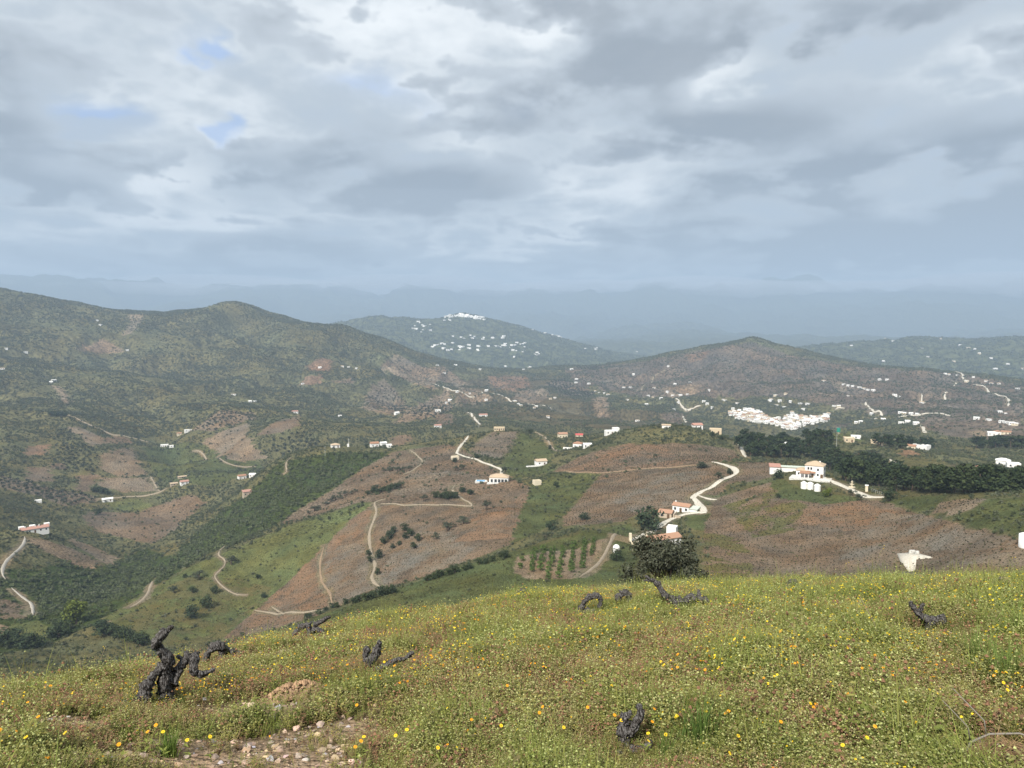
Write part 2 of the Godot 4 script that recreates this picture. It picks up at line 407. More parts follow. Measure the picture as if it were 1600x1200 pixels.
func survey_terrain():
	for p in [[n_hum, 0.35, 3, 5], [n_spur, 1.0, 4, 7], [n_gully, 1.0, 4, 9], [n_tint, 1.0, 4, 13], [n_tint2, 1.0, 3, 17]]:
		var n: FastNoiseLite = p[0]
		n.seed = p[3]
		n.noise_type = FastNoiseLite.TYPE_SIMPLEX_SMOOTH
		n.fractal_type = FastNoiseLite.FRACTAL_FBM
		n.frequency = p[1]
		n.fractal_octaves = p[2]
	n_gully.fractal_type = FastNoiseLite.FRACTAL_RIDGED
	for b in BROW:
		var s := sight(b[0], b[1])
		var r: float = b[2]
		var q := EYE / (r * r)
		crest.append([s.x, -s.y - 2.0 * sqrt(EYE * q), q])
	# thin-plate spline through the sightings, over bearing and log distance
	var n: int = SURVEY.size() / 3
	var u := PackedFloat64Array()
	var v := PackedFloat64Array()
	var m := n + 3
	var A := []
	for i in n:
		var s := sight(SURVEY[i * 3], SURVEY[i * 3 + 1])
		u.append(s.x)
		v.append(log(SURVEY[i * 3 + 2]))
	for i in n:
		var row := PackedFloat64Array()
		row.resize(m + 1)
		for j in n:
			var du := u[i] - u[j]
			var dv := v[i] - v[j]
			row[j] = tps(du * du + dv * dv)
		row[i] += 0.00012
		row[n] = 1.0
		row[n + 1] = u[i]
		row[n + 2] = v[i]
		row[m] = sight(SURVEY[i * 3], SURVEY[i * 3 + 1]).y
		A.append(row)
	for q in 3:
		var row := PackedFloat64Array()
		row.resize(m + 1)
		for j in n:
			row[j] = 1.0 if q == 0 else (u[j] if q == 1 else v[j])
		A.append(row)
	for c in m:
		var best := c
		for i in range(c + 1, m):
			if absf(A[i][c]) > absf(A[best][c]):
				best = i
		var tmp: PackedFloat64Array = A[c]
		A[c] = A[best]
		A[best] = tmp
		var pr: PackedFloat64Array = A[c]
		var inv := 1.0 / pr[c]
		for i in range(c + 1, m):
			var ri: PackedFloat64Array = A[i]
			var f := ri[c] * inv
			if f == 0.0:
				continue
			for j in range(c, m + 1):
				ri[j] -= f * pr[j]
			A[i] = ri
	var w := PackedFloat64Array()
	w.resize(m)
	for ii in m:
		var i := m - 1 - ii
		var s: float = A[i][m]
		for j in range(i + 1, m):
			s -= A[i][j] * w[j]
		w[i] = s / A[i][i]
	# coarse grid of the spline
	var ca := 171
	var ck := 250
	var g := PackedFloat32Array()
	g.resize(ca * ck)
	for k in ck:
		var lv := log(R0) + log(R1 / R0) * k / (ck - 1)
		for a in ca:
			var la := AZ0 + (AZ1 - AZ0) * a / (ca - 1)
			var s := w[n] + w[n + 1] * la + w[n + 2] * lv
			for j in n:
				var du := la - u[j]
				var dv := lv - v[j]
				var d2 := du * du + dv * dv
				if d2 > 1e-12:
					s += w[j] * 0.5 * d2 * log(d2)
			g[k * ca + a] = s
	# how far below its own skyline each bearing's middle ground lies: gullies leave the crests alone
	var top := PackedFloat32Array()
	top.resize(ca)
	for a in ca:
		var best := -9.0
		for k in ck:
			var r := R0 * pow(R1 / R0, float(k) / (ck - 1))
			if r > 1300.0 and r < 3500.0:
				best = maxf(best, g[k * ca + a])
		top[a] = best
	# fine grid, with spurs and gullies of the size the distance shows
	hy.resize(NA * NR)
	ht.resize(NA * NR)
	hvis.resize(NA * NR)
	for k in NR:
		var r := R0 * exp(k * lnstep)
		var kk := minf(float(k) * (ck - 1) / (NR - 1), ck - 1.0001)
		var k1 := int(kk)
		var fk := kk - k1
		var ka := maxi(k1 - 1, 0) * ca
		var kb := k1 * ca
		var kc := mini(k1 + 1, ck - 1) * ca
		var kd := mini(k1 + 2, ck - 1) * ca
		var rowbuf := PackedFloat32Array()
		rowbuf.resize(ca)
		for a in ca:
			rowbuf[a] = cubic_interpolate(g[kb + a], g[kc + a], g[ka + a], g[kd + a], fk)
		var nearw := smoothstep(log(17.0), log(46.0), log(r))
		var far := smoothstep(900.0, 1800.0, r)
		var vfar := smoothstep(7000.0, 12000.0, r)
		var amp_s := lerpf(2.2, 9.0, far) * smoothstep(120.0, 300.0, r)
		var amp_g := lerpf(0.0, 62.0, far) * (1.0 + vfar * 2.4)
		var fs := lerpf(1.0 / 55.0, 1.0 / 170.0, far)
		var fg := lerpf(1.0 / 560.0, 1.0 / 2600.0, vfar)
		for c in NA:
			var az := AZ0 + c * azstep
			var aa := float(c) * (ca - 1) / (NA - 1)
			var a1 := mini(int(aa), ca - 2)
			var t := cubic_interpolate(rowbuf[a1], rowbuf[a1 + 1], rowbuf[maxi(a1 - 1, 0)], rowbuf[mini(a1 + 2, ca - 1)], aa - a1)
			var x := sin(az) * r
			var z := -cos(az) * r
			var y := EYE + t * r
			if amp_s > 0.0:
				y += n_spur.get_noise_2d(x * fs, z * fs) * amp_s
			if amp_g > 0.0:
				var free := 1.0 if r > 3500.0 else smoothstep(0.0, 0.022, lerpf(top[a1], top[a1 + 1], aa - a1) - t)
				y += (minf(n_gully.get_noise_2d(x * fg, z * fg) - 0.3, 0.0) * amp_g + minf(n_gully.get_noise_2d(x * fg * 2.6 + 40.0, z * fg * 2.6) - 0.25, 0.0) * amp_g * 0.45) * free
			if vfar > 0.0:
				y += (n_spur.get_noise_2d(x / 2400.0 + 9.0, z / 3600.0) * 330.0 + n_gully.get_noise_2d(x / 900.0, z / 1500.0) * 50.0) * vfar
			if nearw < 1.0:
				y = lerpf(near_height(x, z), y, nearw)
			var o := k * NA + c
			hy[o] = y
			var tt := (y - EYE) / r
			ht[o] = tt
			hvis[o] = tt if k == 0 else maxf(hvis[o - NA], ht[o - NA])

# ---------------------------------------------------------------- ground colours
# Cover of the ground: rough scrub by default, and the plots below, outlined on the ground by their corners.
const SOIL := {
	"brown": [0.190, 0.145, 0.105], "red": [0.215, 0.145, 0.097], "grey": [0.192, 0.162, 0.128], "tan": [0.240, 0.190, 0.138], "purple": [0.160, 0.132, 0.104],
	"green": [0.104, 0.120, 0.052], "bright": [0.130, 0.145, 0.060], "olive": [0.130, 0.122, 0.056], "dark": [0.062, 0.084, 0.030], "pale": [0.36, 0.31, 0.225], "dust": [0.27, 0.225, 0.165], "mixed": [0.120, 0.105, 0.062],
}
# kind of ground, share of bushes, nearest distance to look from, corners
const PLOTS := [
	["dark", 0.95, 500, [330, 815, 360, 790, 400, 760, 440, 722, 520, 707, 610, 707, 560, 737, 520, 765, 470, 795, 436, 817, 380, 848, 300, 880, 270, 870]],
	["dark", 0.95, 330, [0, 890, 60, 890, 110, 880, 160, 887, 230, 857, 270, 870, 300, 880, 200, 942, 150, 974, 60, 1012, 0, 1022]],
	["purple", 0.25, 1300, [880, 575, 1000, 566, 1100, 546, 1175, 534, 1240, 556, 1340, 572, 1500, 584, 1600, 602, 1600, 664, 1450, 655, 1330, 640, 1230, 620, 1120, 620, 1000, 620, 900, 600]],
	["mixed", 0.35, 1000, [700, 600, 780, 585, 880, 590, 960, 640, 1080, 645, 1120, 680, 900, 668, 800, 655, 720, 640]],
	["brown", 0.04, 250, [436, 817, 470, 795, 520, 765, 560, 737, 612, 707, 700, 692, 730, 705, 770, 730, 832, 762, 815, 800, 800, 850, 700, 890, 600, 925, 500, 962, 420, 985, 345, 1000, 440, 918, 503, 858, 548, 812, 588, 784, 560, 785, 530, 795, 450, 818]],
	["red", 0.01, 250, [345, 1000, 440, 918, 503, 858, 548, 812, 588, 784, 592, 800, 580, 830, 576, 850, 565, 830, 545, 850, 520, 880, 512, 930, 520, 955, 440, 975], 1],
	["red", 0.02, 250, [760, 790, 800, 790, 815, 770, 830, 775, 815, 805, 800, 840, 740, 845, 690, 850, 730, 820], 1],
	["grey", 0.02, 250, [510, 860, 545, 850, 575, 850, 585, 880, 590, 915, 540, 940, 520, 955, 505, 905], 1],
	["grey", 0.04, 250, [640, 830, 700, 830, 740, 860, 720, 880, 640, 900, 600, 915, 600, 880], 1],
	["grey", 0.03, 400, [600, 760, 640, 740, 720, 735, 760, 750, 700, 765, 620, 775], 1],
	["bright", 0.10, 250, [560, 786, 588, 784, 548, 812, 503, 858, 440, 918, 345, 1000, 250, 1010, 150, 990, 150, 975, 200, 942, 300, 884, 380, 852, 450, 822, 530, 797]],
	["olive", 0.10, 250, [345, 1000, 250, 1010, 160, 990, 230, 930, 300, 900, 380, 905, 430, 920], 1],
	["green", 0.22, 150, [420, 990, 500, 962, 600, 928, 700, 892, 800, 862, 930, 828, 985, 818, 1000, 850, 990, 910, 800, 925, 640, 965, 520, 990]],
	["tan", 0.0, 150, [812, 870, 850, 862, 900, 858, 950, 840, 968, 836, 955, 850, 940, 880, 915, 900, 890, 905, 830, 905, 800, 895]],
	["brown", 0.0, 200, [862, 736, 935, 699, 1000, 672, 1045, 663, 1100, 674, 1150, 702, 1157, 720, 1112, 722, 1150, 738, 1082, 777, 1080, 790, 1000, 802, 975, 815, 880, 822, 882, 808, 940, 740]],
	["red", 0.0, 300, [862, 736, 935, 701, 1000, 690, 1040, 700, 1080, 720, 1050, 730, 960, 737, 940, 740, 900, 736], 1],
	["grey", 0.0, 250, [960, 770, 1020, 745, 1090, 735, 1110, 745, 1075, 775, 1075, 786, 1000, 800, 960, 795], 1],
	["green", 0.30, 250, [835, 748, 862, 738, 938, 740, 880, 806, 850, 826, 802, 848, 815, 800]],
	["green", 0.12, 400, [814, 676, 850, 690, 880, 700, 858, 715, 870, 735, 838, 742, 800, 750, 785, 730, 800, 700]],
	["grey", 0.0, 400, [735, 706, 747, 690, 770, 675, 811, 674, 800, 700, 785, 718, 755, 713]],
	["brown", 0.0, 300, [1152, 722, 1212, 722, 1206, 745, 1180, 752, 1140, 756, 1120, 775, 1100, 772, 1140, 748, 1152, 738]],
	["brown", 0.0, 150, [1120, 778, 1180, 760, 1208, 752, 1225, 775, 1290, 787, 1340, 780, 1380, 783, 1440, 802, 1510, 822, 1580, 838, 1640, 860, 1640, 900, 1460, 900, 1400, 920, 1100, 915, 1098, 840, 1100, 800]],
	["red", 0.0, 150, [1260, 792, 1340, 782, 1400, 800, 1400, 820, 1320, 830, 1250, 815], 1],
	["grey", 0.0, 150, [1380, 800, 1440, 804, 1510, 824, 1580, 840, 1600, 860, 1600, 885, 1460, 880, 1340, 890, 1300, 870], 1],
	["olive", 0.02, 150, [1098, 830, 1150, 840, 1180, 870, 1170, 910, 1100, 915], 1],
	["olive", 0.05, 200, [1130, 790, 1210, 765, 1260, 790, 1240, 830, 1180, 840], 1],
	["green", 0.03, 200, [1082, 782, 1100, 780, 1110, 800, 1100, 830, 1075, 825, 1075, 808]],
	["green", 0.12, 200, [1210, 745, 1280, 770, 1370, 779, 1340, 782, 1290, 788, 1225, 778, 1205, 760]],
	["green", 0.35, 200, [1385, 778, 1480, 772, 1465, 792, 1440, 800, 1400, 788]],
	["tan", 0.0, 200, [1470, 785, 1500, 778, 1545, 779, 1520, 795, 1490, 805, 1455, 800]],
	["green", 0.35, 150, [1545, 780, 1640, 775, 1640, 835, 1580, 832, 1510, 818, 1495, 806, 1520, 797]],
	["tan", 0.0, 800, [156, 711, 185, 701, 208, 700, 215, 716, 230, 742, 190, 745, 162, 737]],
	["tan", 0.0, 800, [160, 747, 230, 746, 247, 767, 195, 770, 153, 758]],
	["brown", 0.0, 800, [123, 742, 155, 741, 140, 768, 117, 767]],
	["brown", 0.01, 800, [44, 730, 75, 729, 87, 753, 40, 751]],
	["brown", 0.0, 800, [80, 725, 107, 724, 105, 733, 78, 733]],
	["red", 0.0, 800, [44, 697, 78, 694, 72, 711, 39, 712]],
	["tan", 0.02, 800, [100, 668, 120, 666, 150, 678, 178, 694, 140, 697, 128, 682]],
	["brown", 0.02, 800, [160, 688, 180, 681, 200, 684, 212, 693, 180, 693]],
	["grey", 0.30, 700, [0, 742, 40, 752, 90, 765, 150, 775, 150, 785, 100, 790, 60, 775, 0, 762]],
	["green", 0.25, 700, [225, 700, 300, 690, 380, 712, 420, 730, 330, 760, 250, 750, 232, 722]],
	["bright", 0.05, 700, [170, 785, 215, 778, 240, 790, 210, 799, 175, 797]],
	["brown", 0.03, 600, [128, 806, 142, 800, 215, 801, 270, 781, 300, 771, 322, 784, 300, 805, 262, 838, 240, 850, 208, 844, 150, 830]],
	["tan", 0.02, 500, [40, 843, 60, 841, 100, 852, 162, 879, 150, 890, 128, 888, 70, 862]],
	["tan", 0.04, 500, [100, 841, 120, 843, 185, 872, 176, 886, 150, 872]],
	["brown", 0.10, 350, [0, 935, 20, 938, 40, 950, 40, 965, 0, 968]],
	["tan", 0.05, 300, [0, 975, 15, 980, 20, 995, 0, 1000]],
	["bright", 0.15, 300, [15, 975, 60, 970, 85, 990, 60, 1005, 25, 1000]],
	["tan", 0.03, 900, [316, 692, 340, 676, 390, 660, 386, 680, 410, 710, 424, 715, 380, 722, 355, 717]],
	["brown", 0.02, 900, [402, 681, 425, 661, 470, 649, 464, 666, 440, 676]],
	["tan", 0.12, 900, [300, 672, 345, 640, 400, 645, 398, 655, 330, 674]],
	["tan", 0.0, 1500, [121, 548, 160, 529, 175, 536, 195, 550, 160, 553]],
	["tan", 0.05, 1300, [82, 603, 95, 604, 117, 630, 105, 632]],
	["dust", 0.10, 2000, [200, 492, 225, 490, 222, 505, 205, 522, 190, 525, 205, 505]],
	["red", 0.02, 1500, [472, 578, 500, 559, 520, 562, 515, 580]],
	["red", 0.02, 1500, [466, 602, 480, 588, 506, 585, 500, 600]],
	["tan", 0.02, 1500, [515, 598, 552, 590, 553, 600]],
	["tan", 0.10, 1000, [580, 605, 600, 592, 622, 612, 640, 640, 610, 650, 565, 638]],
	["tan", 0.08, 1000, [690, 615, 700, 600, 712, 640, 660, 655, 610, 664, 640, 640]],
	["tan", 0.05, 1200, [590, 575, 620, 553, 650, 568, 690, 590, 680, 610, 650, 600]],
	["tan", 0.04, 1200, [655, 574, 695, 573, 732, 600, 720, 606, 690, 596]],
	["brown", 0.04, 900, [677, 644, 708, 647, 713, 660, 696, 666, 678, 661]],
	["red", 0.05, 1200, [762, 588, 822, 588, 830, 604, 800, 612, 768, 602]],
	["tan", 0.10, 1000, [720, 605, 760, 610, 770, 625, 740, 632, 712, 630]],
	["tan", 0.05, 1000, [806, 612, 850, 606, 862, 620, 838, 630, 800, 628]],
	["brown", 0.02, 900, [600, 696, 620, 680, 645, 679, 640, 690, 622, 697]],
	["grey", 0.35, 1200, [852, 600, 880, 592, 930, 615, 920, 622, 880, 618]],
	["tan", 0.05, 1000, [925, 622, 950, 618, 955, 650, 935, 655]],
	["tan", 0.06, 1300, [1030, 605, 1085, 600, 1095, 615, 1050, 622]],
	["red", 0.15, 1800, [1070, 555, 1110, 548, 1100, 562, 1080, 566]],
	["tan", 0.10, 1300, [1285, 583, 1310, 592, 1330, 610, 1310, 612]],
	["purple", 0.02, 1100, [1035, 646, 1068, 646, 1066, 662, 1038, 660]],
	["purple", 0.02, 1100, [1305, 662, 1330, 662, 1325, 673, 1306, 674]],
	["purple", 0.06, 1000, [1430, 652, 1540, 655, 1620, 665, 1620, 690, 1540, 688, 1480, 680, 1440, 668]],
	["bright", 0.08, 500, [1298, 672, 1320, 668, 1345, 678, 1350, 690, 1320, 690, 1300, 684]],
	["tan", 0.05, 900, [1515, 676, 1530, 668, 1545, 680, 1520, 684]],
	["olive", 0.03, 450, [1400, 715, 1470, 718, 1490, 728, 1450, 742, 1410, 745, 1398, 730]],
	["mixed", 0.12, 450, [1450, 745, 1490, 725, 1540, 735, 1540, 752, 1460, 756]],
	["tan", 0.0, 450, [1530, 740, 1590, 742, 1595, 752, 1532, 750]],
	["red", 0.0, 550, [1408, 700, 1430, 705, 1445, 712, 1410, 713]],
	["brown", 0.1, 500, [1230, 690, 1290, 688, 1300, 696, 1270, 702, 1240, 700]],
]

class Cover:
	var img: Image
	var wood: Image
	var x0: float
	var z0: float
	var res: float
	var w: int
	var h: int

var covers := []

func make_cover(x0: float, x1: float, z0: float, z1: float, w: int, base: Color) -> Cover:
	var c := Cover.new()
	c.x0 = x0
	c.z0 = z0
	c.res = (x1 - x0) / w
	c.w = w
	c.h = int((z1 - z0) / c.res)
	c.img = Image.create(c.w, c.h, false, Image.FORMAT_RGB8)
	c.img.fill(base)
	c.wood = Image.create(c.w / 4, c.h / 4, false, Image.FORMAT_L8)
	c.wood.fill(Color(0.62, 0.62, 0.62))
	return c

func outline(corners: Array, nearest: float, per := 5) -> PackedVector2Array:
	var out := PackedVector2Array()
	var n := corners.size() / 2
	for i in n:
		var j := (i + 1) % n
		for s in per:
			var f := float(s) / per
			var p := where(lerpf(corners[i * 2], corners[j * 2], f), lerpf(corners[i * 2 + 1], corners[j * 2 + 1], f), nearest, nearest * 2.8)
			out.append(Vector2(p.x, p.z))
	return out

func lay(c: Cover, poly: PackedVector2Array, lin_col: Color, wood: float, rough: float, seed_: int, patchy := 0.0):
	var lo := poly[0]
	var hi := poly[0]
	for p in poly:
		lo = lo.min(p)
		hi = hi.max(p)
	for pass_ in 2:
		var im: Image = c.img if pass_ == 0 else c.wood
		var res := c.res if pass_ == 0 else c.res * 4.0
		var fill := Color(wood, wood, wood)
		var fa := 0.02 / c.res
		var fb := 0.11 / c.res
		var j0 := maxi(0, int((lo.y - c.z0) / res))
		var j1 := mini(im.get_height() - 1, int((hi.y - c.z0) / res))
		for j in range(j0, j1 + 1):
			var z := c.z0 + (j + 0.5) * res
			var xs := []
			var n := poly.size()
			for i in n:
				var a := poly[i]
				var b := poly[(i + 1) % n]
				if (a.y <= z) != (b.y <= z):
					xs.append(a.x + (b.x - a.x) * (z - a.y) / (b.y - a.y))
			xs.sort()
			for q in range(0, xs.size() - 1, 2):
				var e0: float = xs[q] + n_tint2.get_noise_2d(z * 0.11, seed_) * rough
				var e1: float = xs[q + 1] + n_tint2.get_noise_2d(z * 0.11, seed_ + 50) * rough
				var i0 := maxi(0, int((e0 - c.x0) / res))
				var i1 := mini(im.get_width(), int((e1 - c.x0) / res))
				if i1 <= i0:
					continue
				if pass_ == 1:
					im.fill_rect(Rect2i(i0, j, i1 - i0, 1), fill)
					continue
				# earth and growth vary across a plot; patches of one soil show through another
				var i := i0
				while i < i1:
					var x := c.x0 + i * res
					var n1 := n_tint.get_noise_2d(x * fa + seed_, z * fa)
					var n2 := n_tint2.get_noise_2d(x * fb, z * fb + seed_)
					if patchy == 0.0 or n1 + n2 * 0.5 > -0.25 * (1.0 - patchy):
						var g := 1.0 + n1 * 0.42 + n2 * 0.30
						var hue := n_tint2.get_noise_2d(x * fa * 0.7 + 200.0, z * fa * 0.7) * 0.16 + 0.03
						im.fill_rect(Rect2i(i, j, mini(3, i1 - i), 1), Color(lin_col.r * g * (1.0 + hue), lin_col.g * g, lin_col.b * g * (1.0 - hue)).linear_to_srgb())
					i += 3

func woodland(x: float, z: float) -> float:
	var r := sqrt(x * x + z * z)
	var c: Cover = covers[0 if r < 460.0 else (1 if r < 1300.0 else 2)]
	var i := int((x - c.x0) / (c.res * 4.0))
	var j := int((z - c.z0) / (c.res * 4.0))
	if i < 0 or j < 0 or i >= c.wood.get_width() or j >= c.wood.get_height():
		return 0.5
	return c.wood.get_pixel(i, j).r

var plot_lines := []
var road_lines := []
func build_terrain():
	covers.append(make_cover(-370, 370, -480, 20, 2048, lin(0.085, 0.100, 0.036)))
	covers.append(make_cover(-960, 960, -1330, 20, 2048, lin(0.085, 0.095, 0.042)))
	covers.append(make_cover(-2500, 2500, -3500, 20, 2048, lin(0.085, 0.088, 0.050)))
	for i in 3:
		var c: Cover = covers[i]
		var all := PackedVector2Array([Vector2(c.x0, c.z0), Vector2(c.x0 + c.w * c.res, c.z0), Vector2(c.x0 + c.w * c.res, c.z0 + c.h * c.res), Vector2(c.x0, c.z0 + c.h * c.res)])
		lay(c, all, Color(0.136, 0.134, 0.070), 0.62, 0.0, 3)
	var seed_ := 0
	for p in PLOTS:
		seed_ += 7
		var line := outline(p[3], p[2])
		plot_lines.append(line)
		var s: Array = SOIL[p[0]]
		var d: float = p[2]
		for c in covers:
			lay(c, line, Color(s[0], s[1], s[2]), p[1], clampf(d * 0.012, 1.5, 14.0), seed_, 0.6 if p.size() > 4 else 0.0)
	# the roads wear a verge of bare earth and keep the scrub off
	for r in ROADS:
		var pts := trail(r[5], r[3], r[4])
		road_lines.append(pts)
		for w in [1.9, 1.25]:
			var left := PackedVector2Array()
			var right := PackedVector2Array()
			for i in pts.size():
				var a := pts[maxi(i - 1, 0)]
				var b := pts[mini(i + 1, pts.size() - 1)]
				var d := Vector2(b.x - a.x, b.z - a.z).normalized()
				var s: Vector2 = Vector2(-d.y, d.x) * r[2] * 0.5 * w
				left.append(Vector2(pts[i].x, pts[i].z) + s)
				right.append(Vector2(pts[i].x, pts[i].z) - s)
			right.reverse()
			left.append_array(right)
			for c in covers:
				lay(c, left, Color(0.20, 0.17, 0.115), 0.0, 1.5, 5, 0.5 if w > 1.5 else 0.0)
	for c in covers:
		c.img.resize(c.w / 2, c.h / 2, Image.INTERPOLATE_BILINEAR)
		c.img.resize(c.w, c.h, Image.INTERPOLATE_CUBIC)
	var bands := [["hillside", 0, 0.0, 460.0, 14.0], ["valley", 1, 460.0, 1300.0, 45.0], ["far_hills", 2, 1300.0, 3400.0, 160.0], ["mountains", -1, 3400.0, 30000.0, 900.0]]
	var k0 := 0
	for b in bands:
		var k1 := NR - 1
		for k in range(k0, NR):
			if R0 * exp(k * lnstep) >= b[3]:
				k1 = k
				break
		var o := put(b[0], polar_sheet(k0, k1, b[1], b[4]), ground_material(b[1]))
		tag(o, "", "", "", "structure")
		k0 = k1
	# the country beside and behind the hill top
	var st := put("surroundings", outer_sheet(), mat(lin(0.09, 0.095, 0.042), 1.0, 0.1))
	tag(st, "", "", "", "structure")

func noise_picture(size: int, freq: float, octaves: int, seed_: int, ramp: Array) -> NoiseTexture2D:
	var n := FastNoiseLite.new()
	n.seed = seed_
	n.frequency = freq
	n.fractal_octaves = octaves
	n.fractal_gain = 0.6
	n.noise_type = FastNoiseLite.TYPE_SIMPLEX_SMOOTH
	var t := NoiseTexture2D.new()
	t.width = size
	t.height = size
	t.seamless = true
	t.noise = n
	var g := Gradient.new()
	var off := PackedFloat32Array()
	var col := PackedColorArray()
	for r in ramp:
		off.append(r[0])
		col.append(r[1])
	g.offsets = off
	g.colors = col
	t.color_ramp = g
	return t

func ground_material(which: int) -> StandardMaterial3D:
	var m := mat(Color.WHITE, 1.0, 0.1)
	m.vertex_color_use_as_albedo = true
	m.detail_enabled = true
	m.detail_blend_mode = BaseMaterial3D.BLEND_MODE_MUL
	m.detail_uv_layer = BaseMaterial3D.DETAIL_UV_2
	if which >= 0:
		var c: Cover = covers[which]
		m.albedo_texture = ImageTexture.create_from_image(c.img)
	else:
		m.albedo_color = lin(0.105, 0.115, 0.054)
	m.detail_albedo = noise_picture(512, 0.035, 5, 71 + which, [[0.0, Color(0.42, 0.42, 0.40)], [0.42, Color(0.74, 0.74, 0.72)], [0.58, Color(0.90, 0.89, 0.87)], [1.0, Color(1, 1, 1)]])
	return m

func polar_sheet(k0: int, k1: int, which: int, tile: float) -> ArrayMesh:
	var n := (k1 - k0 + 1) * NA
	var v := PackedVector3Array()
	var nn := PackedVector3Array()
	var cc := PackedColorArray()
	var uv := PackedVector2Array()
	var uv2 := PackedVector2Array()
	v.resize(n)
	nn.resize(n)
	cc.resize(n)
	uv.resize(n)
	uv2.resize(n)
	var c: Cover = covers[which] if which >= 0 else null
	var e := 0
	for k in range(k0, k1 + 1):
		var r := R0 * exp(k * lnstep)
		var sink := 0.35 * (1.0 - smoothstep(22.0, 28.0, r))
		var dr := r * lnstep
		var da := r * azstep
		for i in NA:
			var az := AZ0 + i * azstep
			var sx := sin(az)
			var cz := -cos(az)
			var o := k * NA + i
			var y := hy[o]
			v[e] = Vector3(sx * r, y - sink, cz * r)
			var ya := hy[o - NA] if k > 0 else y
			var yb := hy[o + NA] if k < NR - 1 else y
			var gr := (yb - ya) / (2.0 * dr)
			var xa := hy[o - 1] if i > 0 else y
			var xb := hy[o + 1] if i < NA - 1 else y
			var ga := (xb - xa) / (2.0 * da)
			nn[e] = Vector3(-gr * sx + ga * cz, 1.0, -gr * cz - ga * sx).normalized()
			var f := 0.028 if which == 0 else (0.010 if which == 1 else 0.0035)
			var x := sx * r
			var z := cz * r
			var a := n_tint.get_noise_2d(x * f, z * f)
			var b := n_tint2.get_noise_2d(x * f * 0.4 + 90.0, z * f * 0.4)
			var s := 1.22 + a * 0.55
			cc[e] = Color(s * (1.0 + b * 0.16), s * (1.0 + b * 0.02), s * (1.0 - b * 0.10))
			if c:
				uv[e] = Vector2((x - c.x0) / (c.res * c.w), (z - c.z0) / (c.res * c.h))
			uv2[e] = Vector2(x, z) / tile
			e += 1
	var idx := PackedInt32Array()
	idx.resize((k1 - k0) * (NA - 1) * 6)
	var q := 0
	for k in k1 - k0:
		for i in NA - 1:
			var a := k * NA + i
			idx[q] = a
			idx[q + 1] = a + NA
			idx[q + 2] = a + 1
			idx[q + 3] = a + 1
			idx[q + 4] = a + NA
			idx[q + 5] = a + NA + 1
			q += 6
	return surface(v, nn, idx, cc, uv, uv2)

func surface(v: PackedVector3Array, nn: PackedVector3Array, idx: PackedInt32Array, cc := PackedColorArray(), uv := PackedVector2Array(), uv2 := PackedVector2Array()) -> ArrayMesh:
	var arr := []
	arr.resize(Mesh.ARRAY_MAX)
	arr[Mesh.ARRAY_VERTEX] = v
	arr[Mesh.ARRAY_NORMAL] = nn
	arr[Mesh.ARRAY_INDEX] = idx
	if cc.size(): arr[Mesh.ARRAY_COLOR] = cc
	if uv.size(): arr[Mesh.ARRAY_TEX_UV] = uv
	if uv2.size(): arr[Mesh.ARRAY_TEX_UV2] = uv2
	var am := ArrayMesh.new()
	am.add_surface_from_arrays(Mesh.PRIMITIVE_TRIANGLES, arr)
	return am

func outer_sheet() -> ArrayMesh:
	var st := SurfaceTool.new()
	st.begin(Mesh.PRIMITIVE_TRIANGLES)
	var cols := 40
	var rows := 60
	for k in rows:
		var kk := int(float(k) * (NR - 1) / (rows - 1))
		var r := R0 * exp(kk * lnstep)
		for i in cols + 1:
			var f := float(i) / cols
			var az := AZ1 + (TAU - (AZ1 - AZ0)) * f
			var ya := hy[kk * NA + NA - 1]
			var yb := hy[kk * NA]
			var y := lerpf(ya, yb, smoothstep(0.0, 1.0, f)) - 0.5
			st.set_smooth_group(0)
			st.add_vertex(Vector3(sin(az) * r, y, -cos(az) * r))
	for k in rows - 1:
		for i in cols:
			var a := k * (cols + 1) + i
			for q in [a, a + cols + 1, a + 1, a + 1, a + cols + 1, a + cols + 2]:
				st.add_index(q)
	st.generate_normals()
	return st.commit()

func build_meadow():
	# the hill top underfoot: earth between the plants
	var w := 240
	var h := 150
	var v := PackedVector3Array()
	var nn := PackedVector3Array()
	var cc := PackedColorArray()
	var uv2 := PackedVector2Array()
	var uv := PackedVector2Array()
	for j in h + 1:
		var z := lerpf(6.0, -26.0, float(j) / h)
		for i in w + 1:
			var x := lerpf(-27.0, 27.0, float(i) / w)
			var y := near_height(x, z)
			v.append(Vector3(x, y, z))
			nn.append(Vector3((near_height(x - 0.1, z) - near_height(x + 0.1, z)) / 0.2, 1.0, (near_height(x, z - 0.1) - near_height(x, z + 0.1)) / 0.2).normalized())
			var bare := bareness(x, z)
			var a := 1.0 + n_tint.get_noise_2d(x * 0.9, z * 0.9) * 0.3
			var c := Color(0.085, 0.080, 0.032).lerp(Color(0.40, 0.30, 0.21), bare) * a
			cc.append(c)
			uv.append(Vector2(x, z) / 1.7)
			uv2.append(Vector2(x, z) / 1.7)
	var idx := PackedInt32Array()
	for j in h:
		for i in w:
			var a := j * (w + 1) + i
			for q in [a, a + w + 1, a + 1, a + 1, a + w + 1, a + w + 2]:
				idx.append(q)
	var m := mat(Color.WHITE, 1.0, 0.1)
	m.vertex_color_use_as_albedo = true
	m.albedo_texture = noise_picture(512, 0.05, 5, 91, [[0.0, Color(0.5, 0.48, 0.45)], [0.5, Color(0.85, 0.83, 0.8)], [1.0, Color(1, 1, 1)]])
	m.heightmap_enabled = true
	m.heightmap_texture = noise_picture(512, 0.06, 5, 93, [[0.0, Color.BLACK], [1.0, Color.WHITE]])
	m.heightmap_scale = 3.0
	var o := put("meadow_ground", surface(v, nn, idx, cc, uv, uv2), m)
	tag(o, "", "", "", "structure")

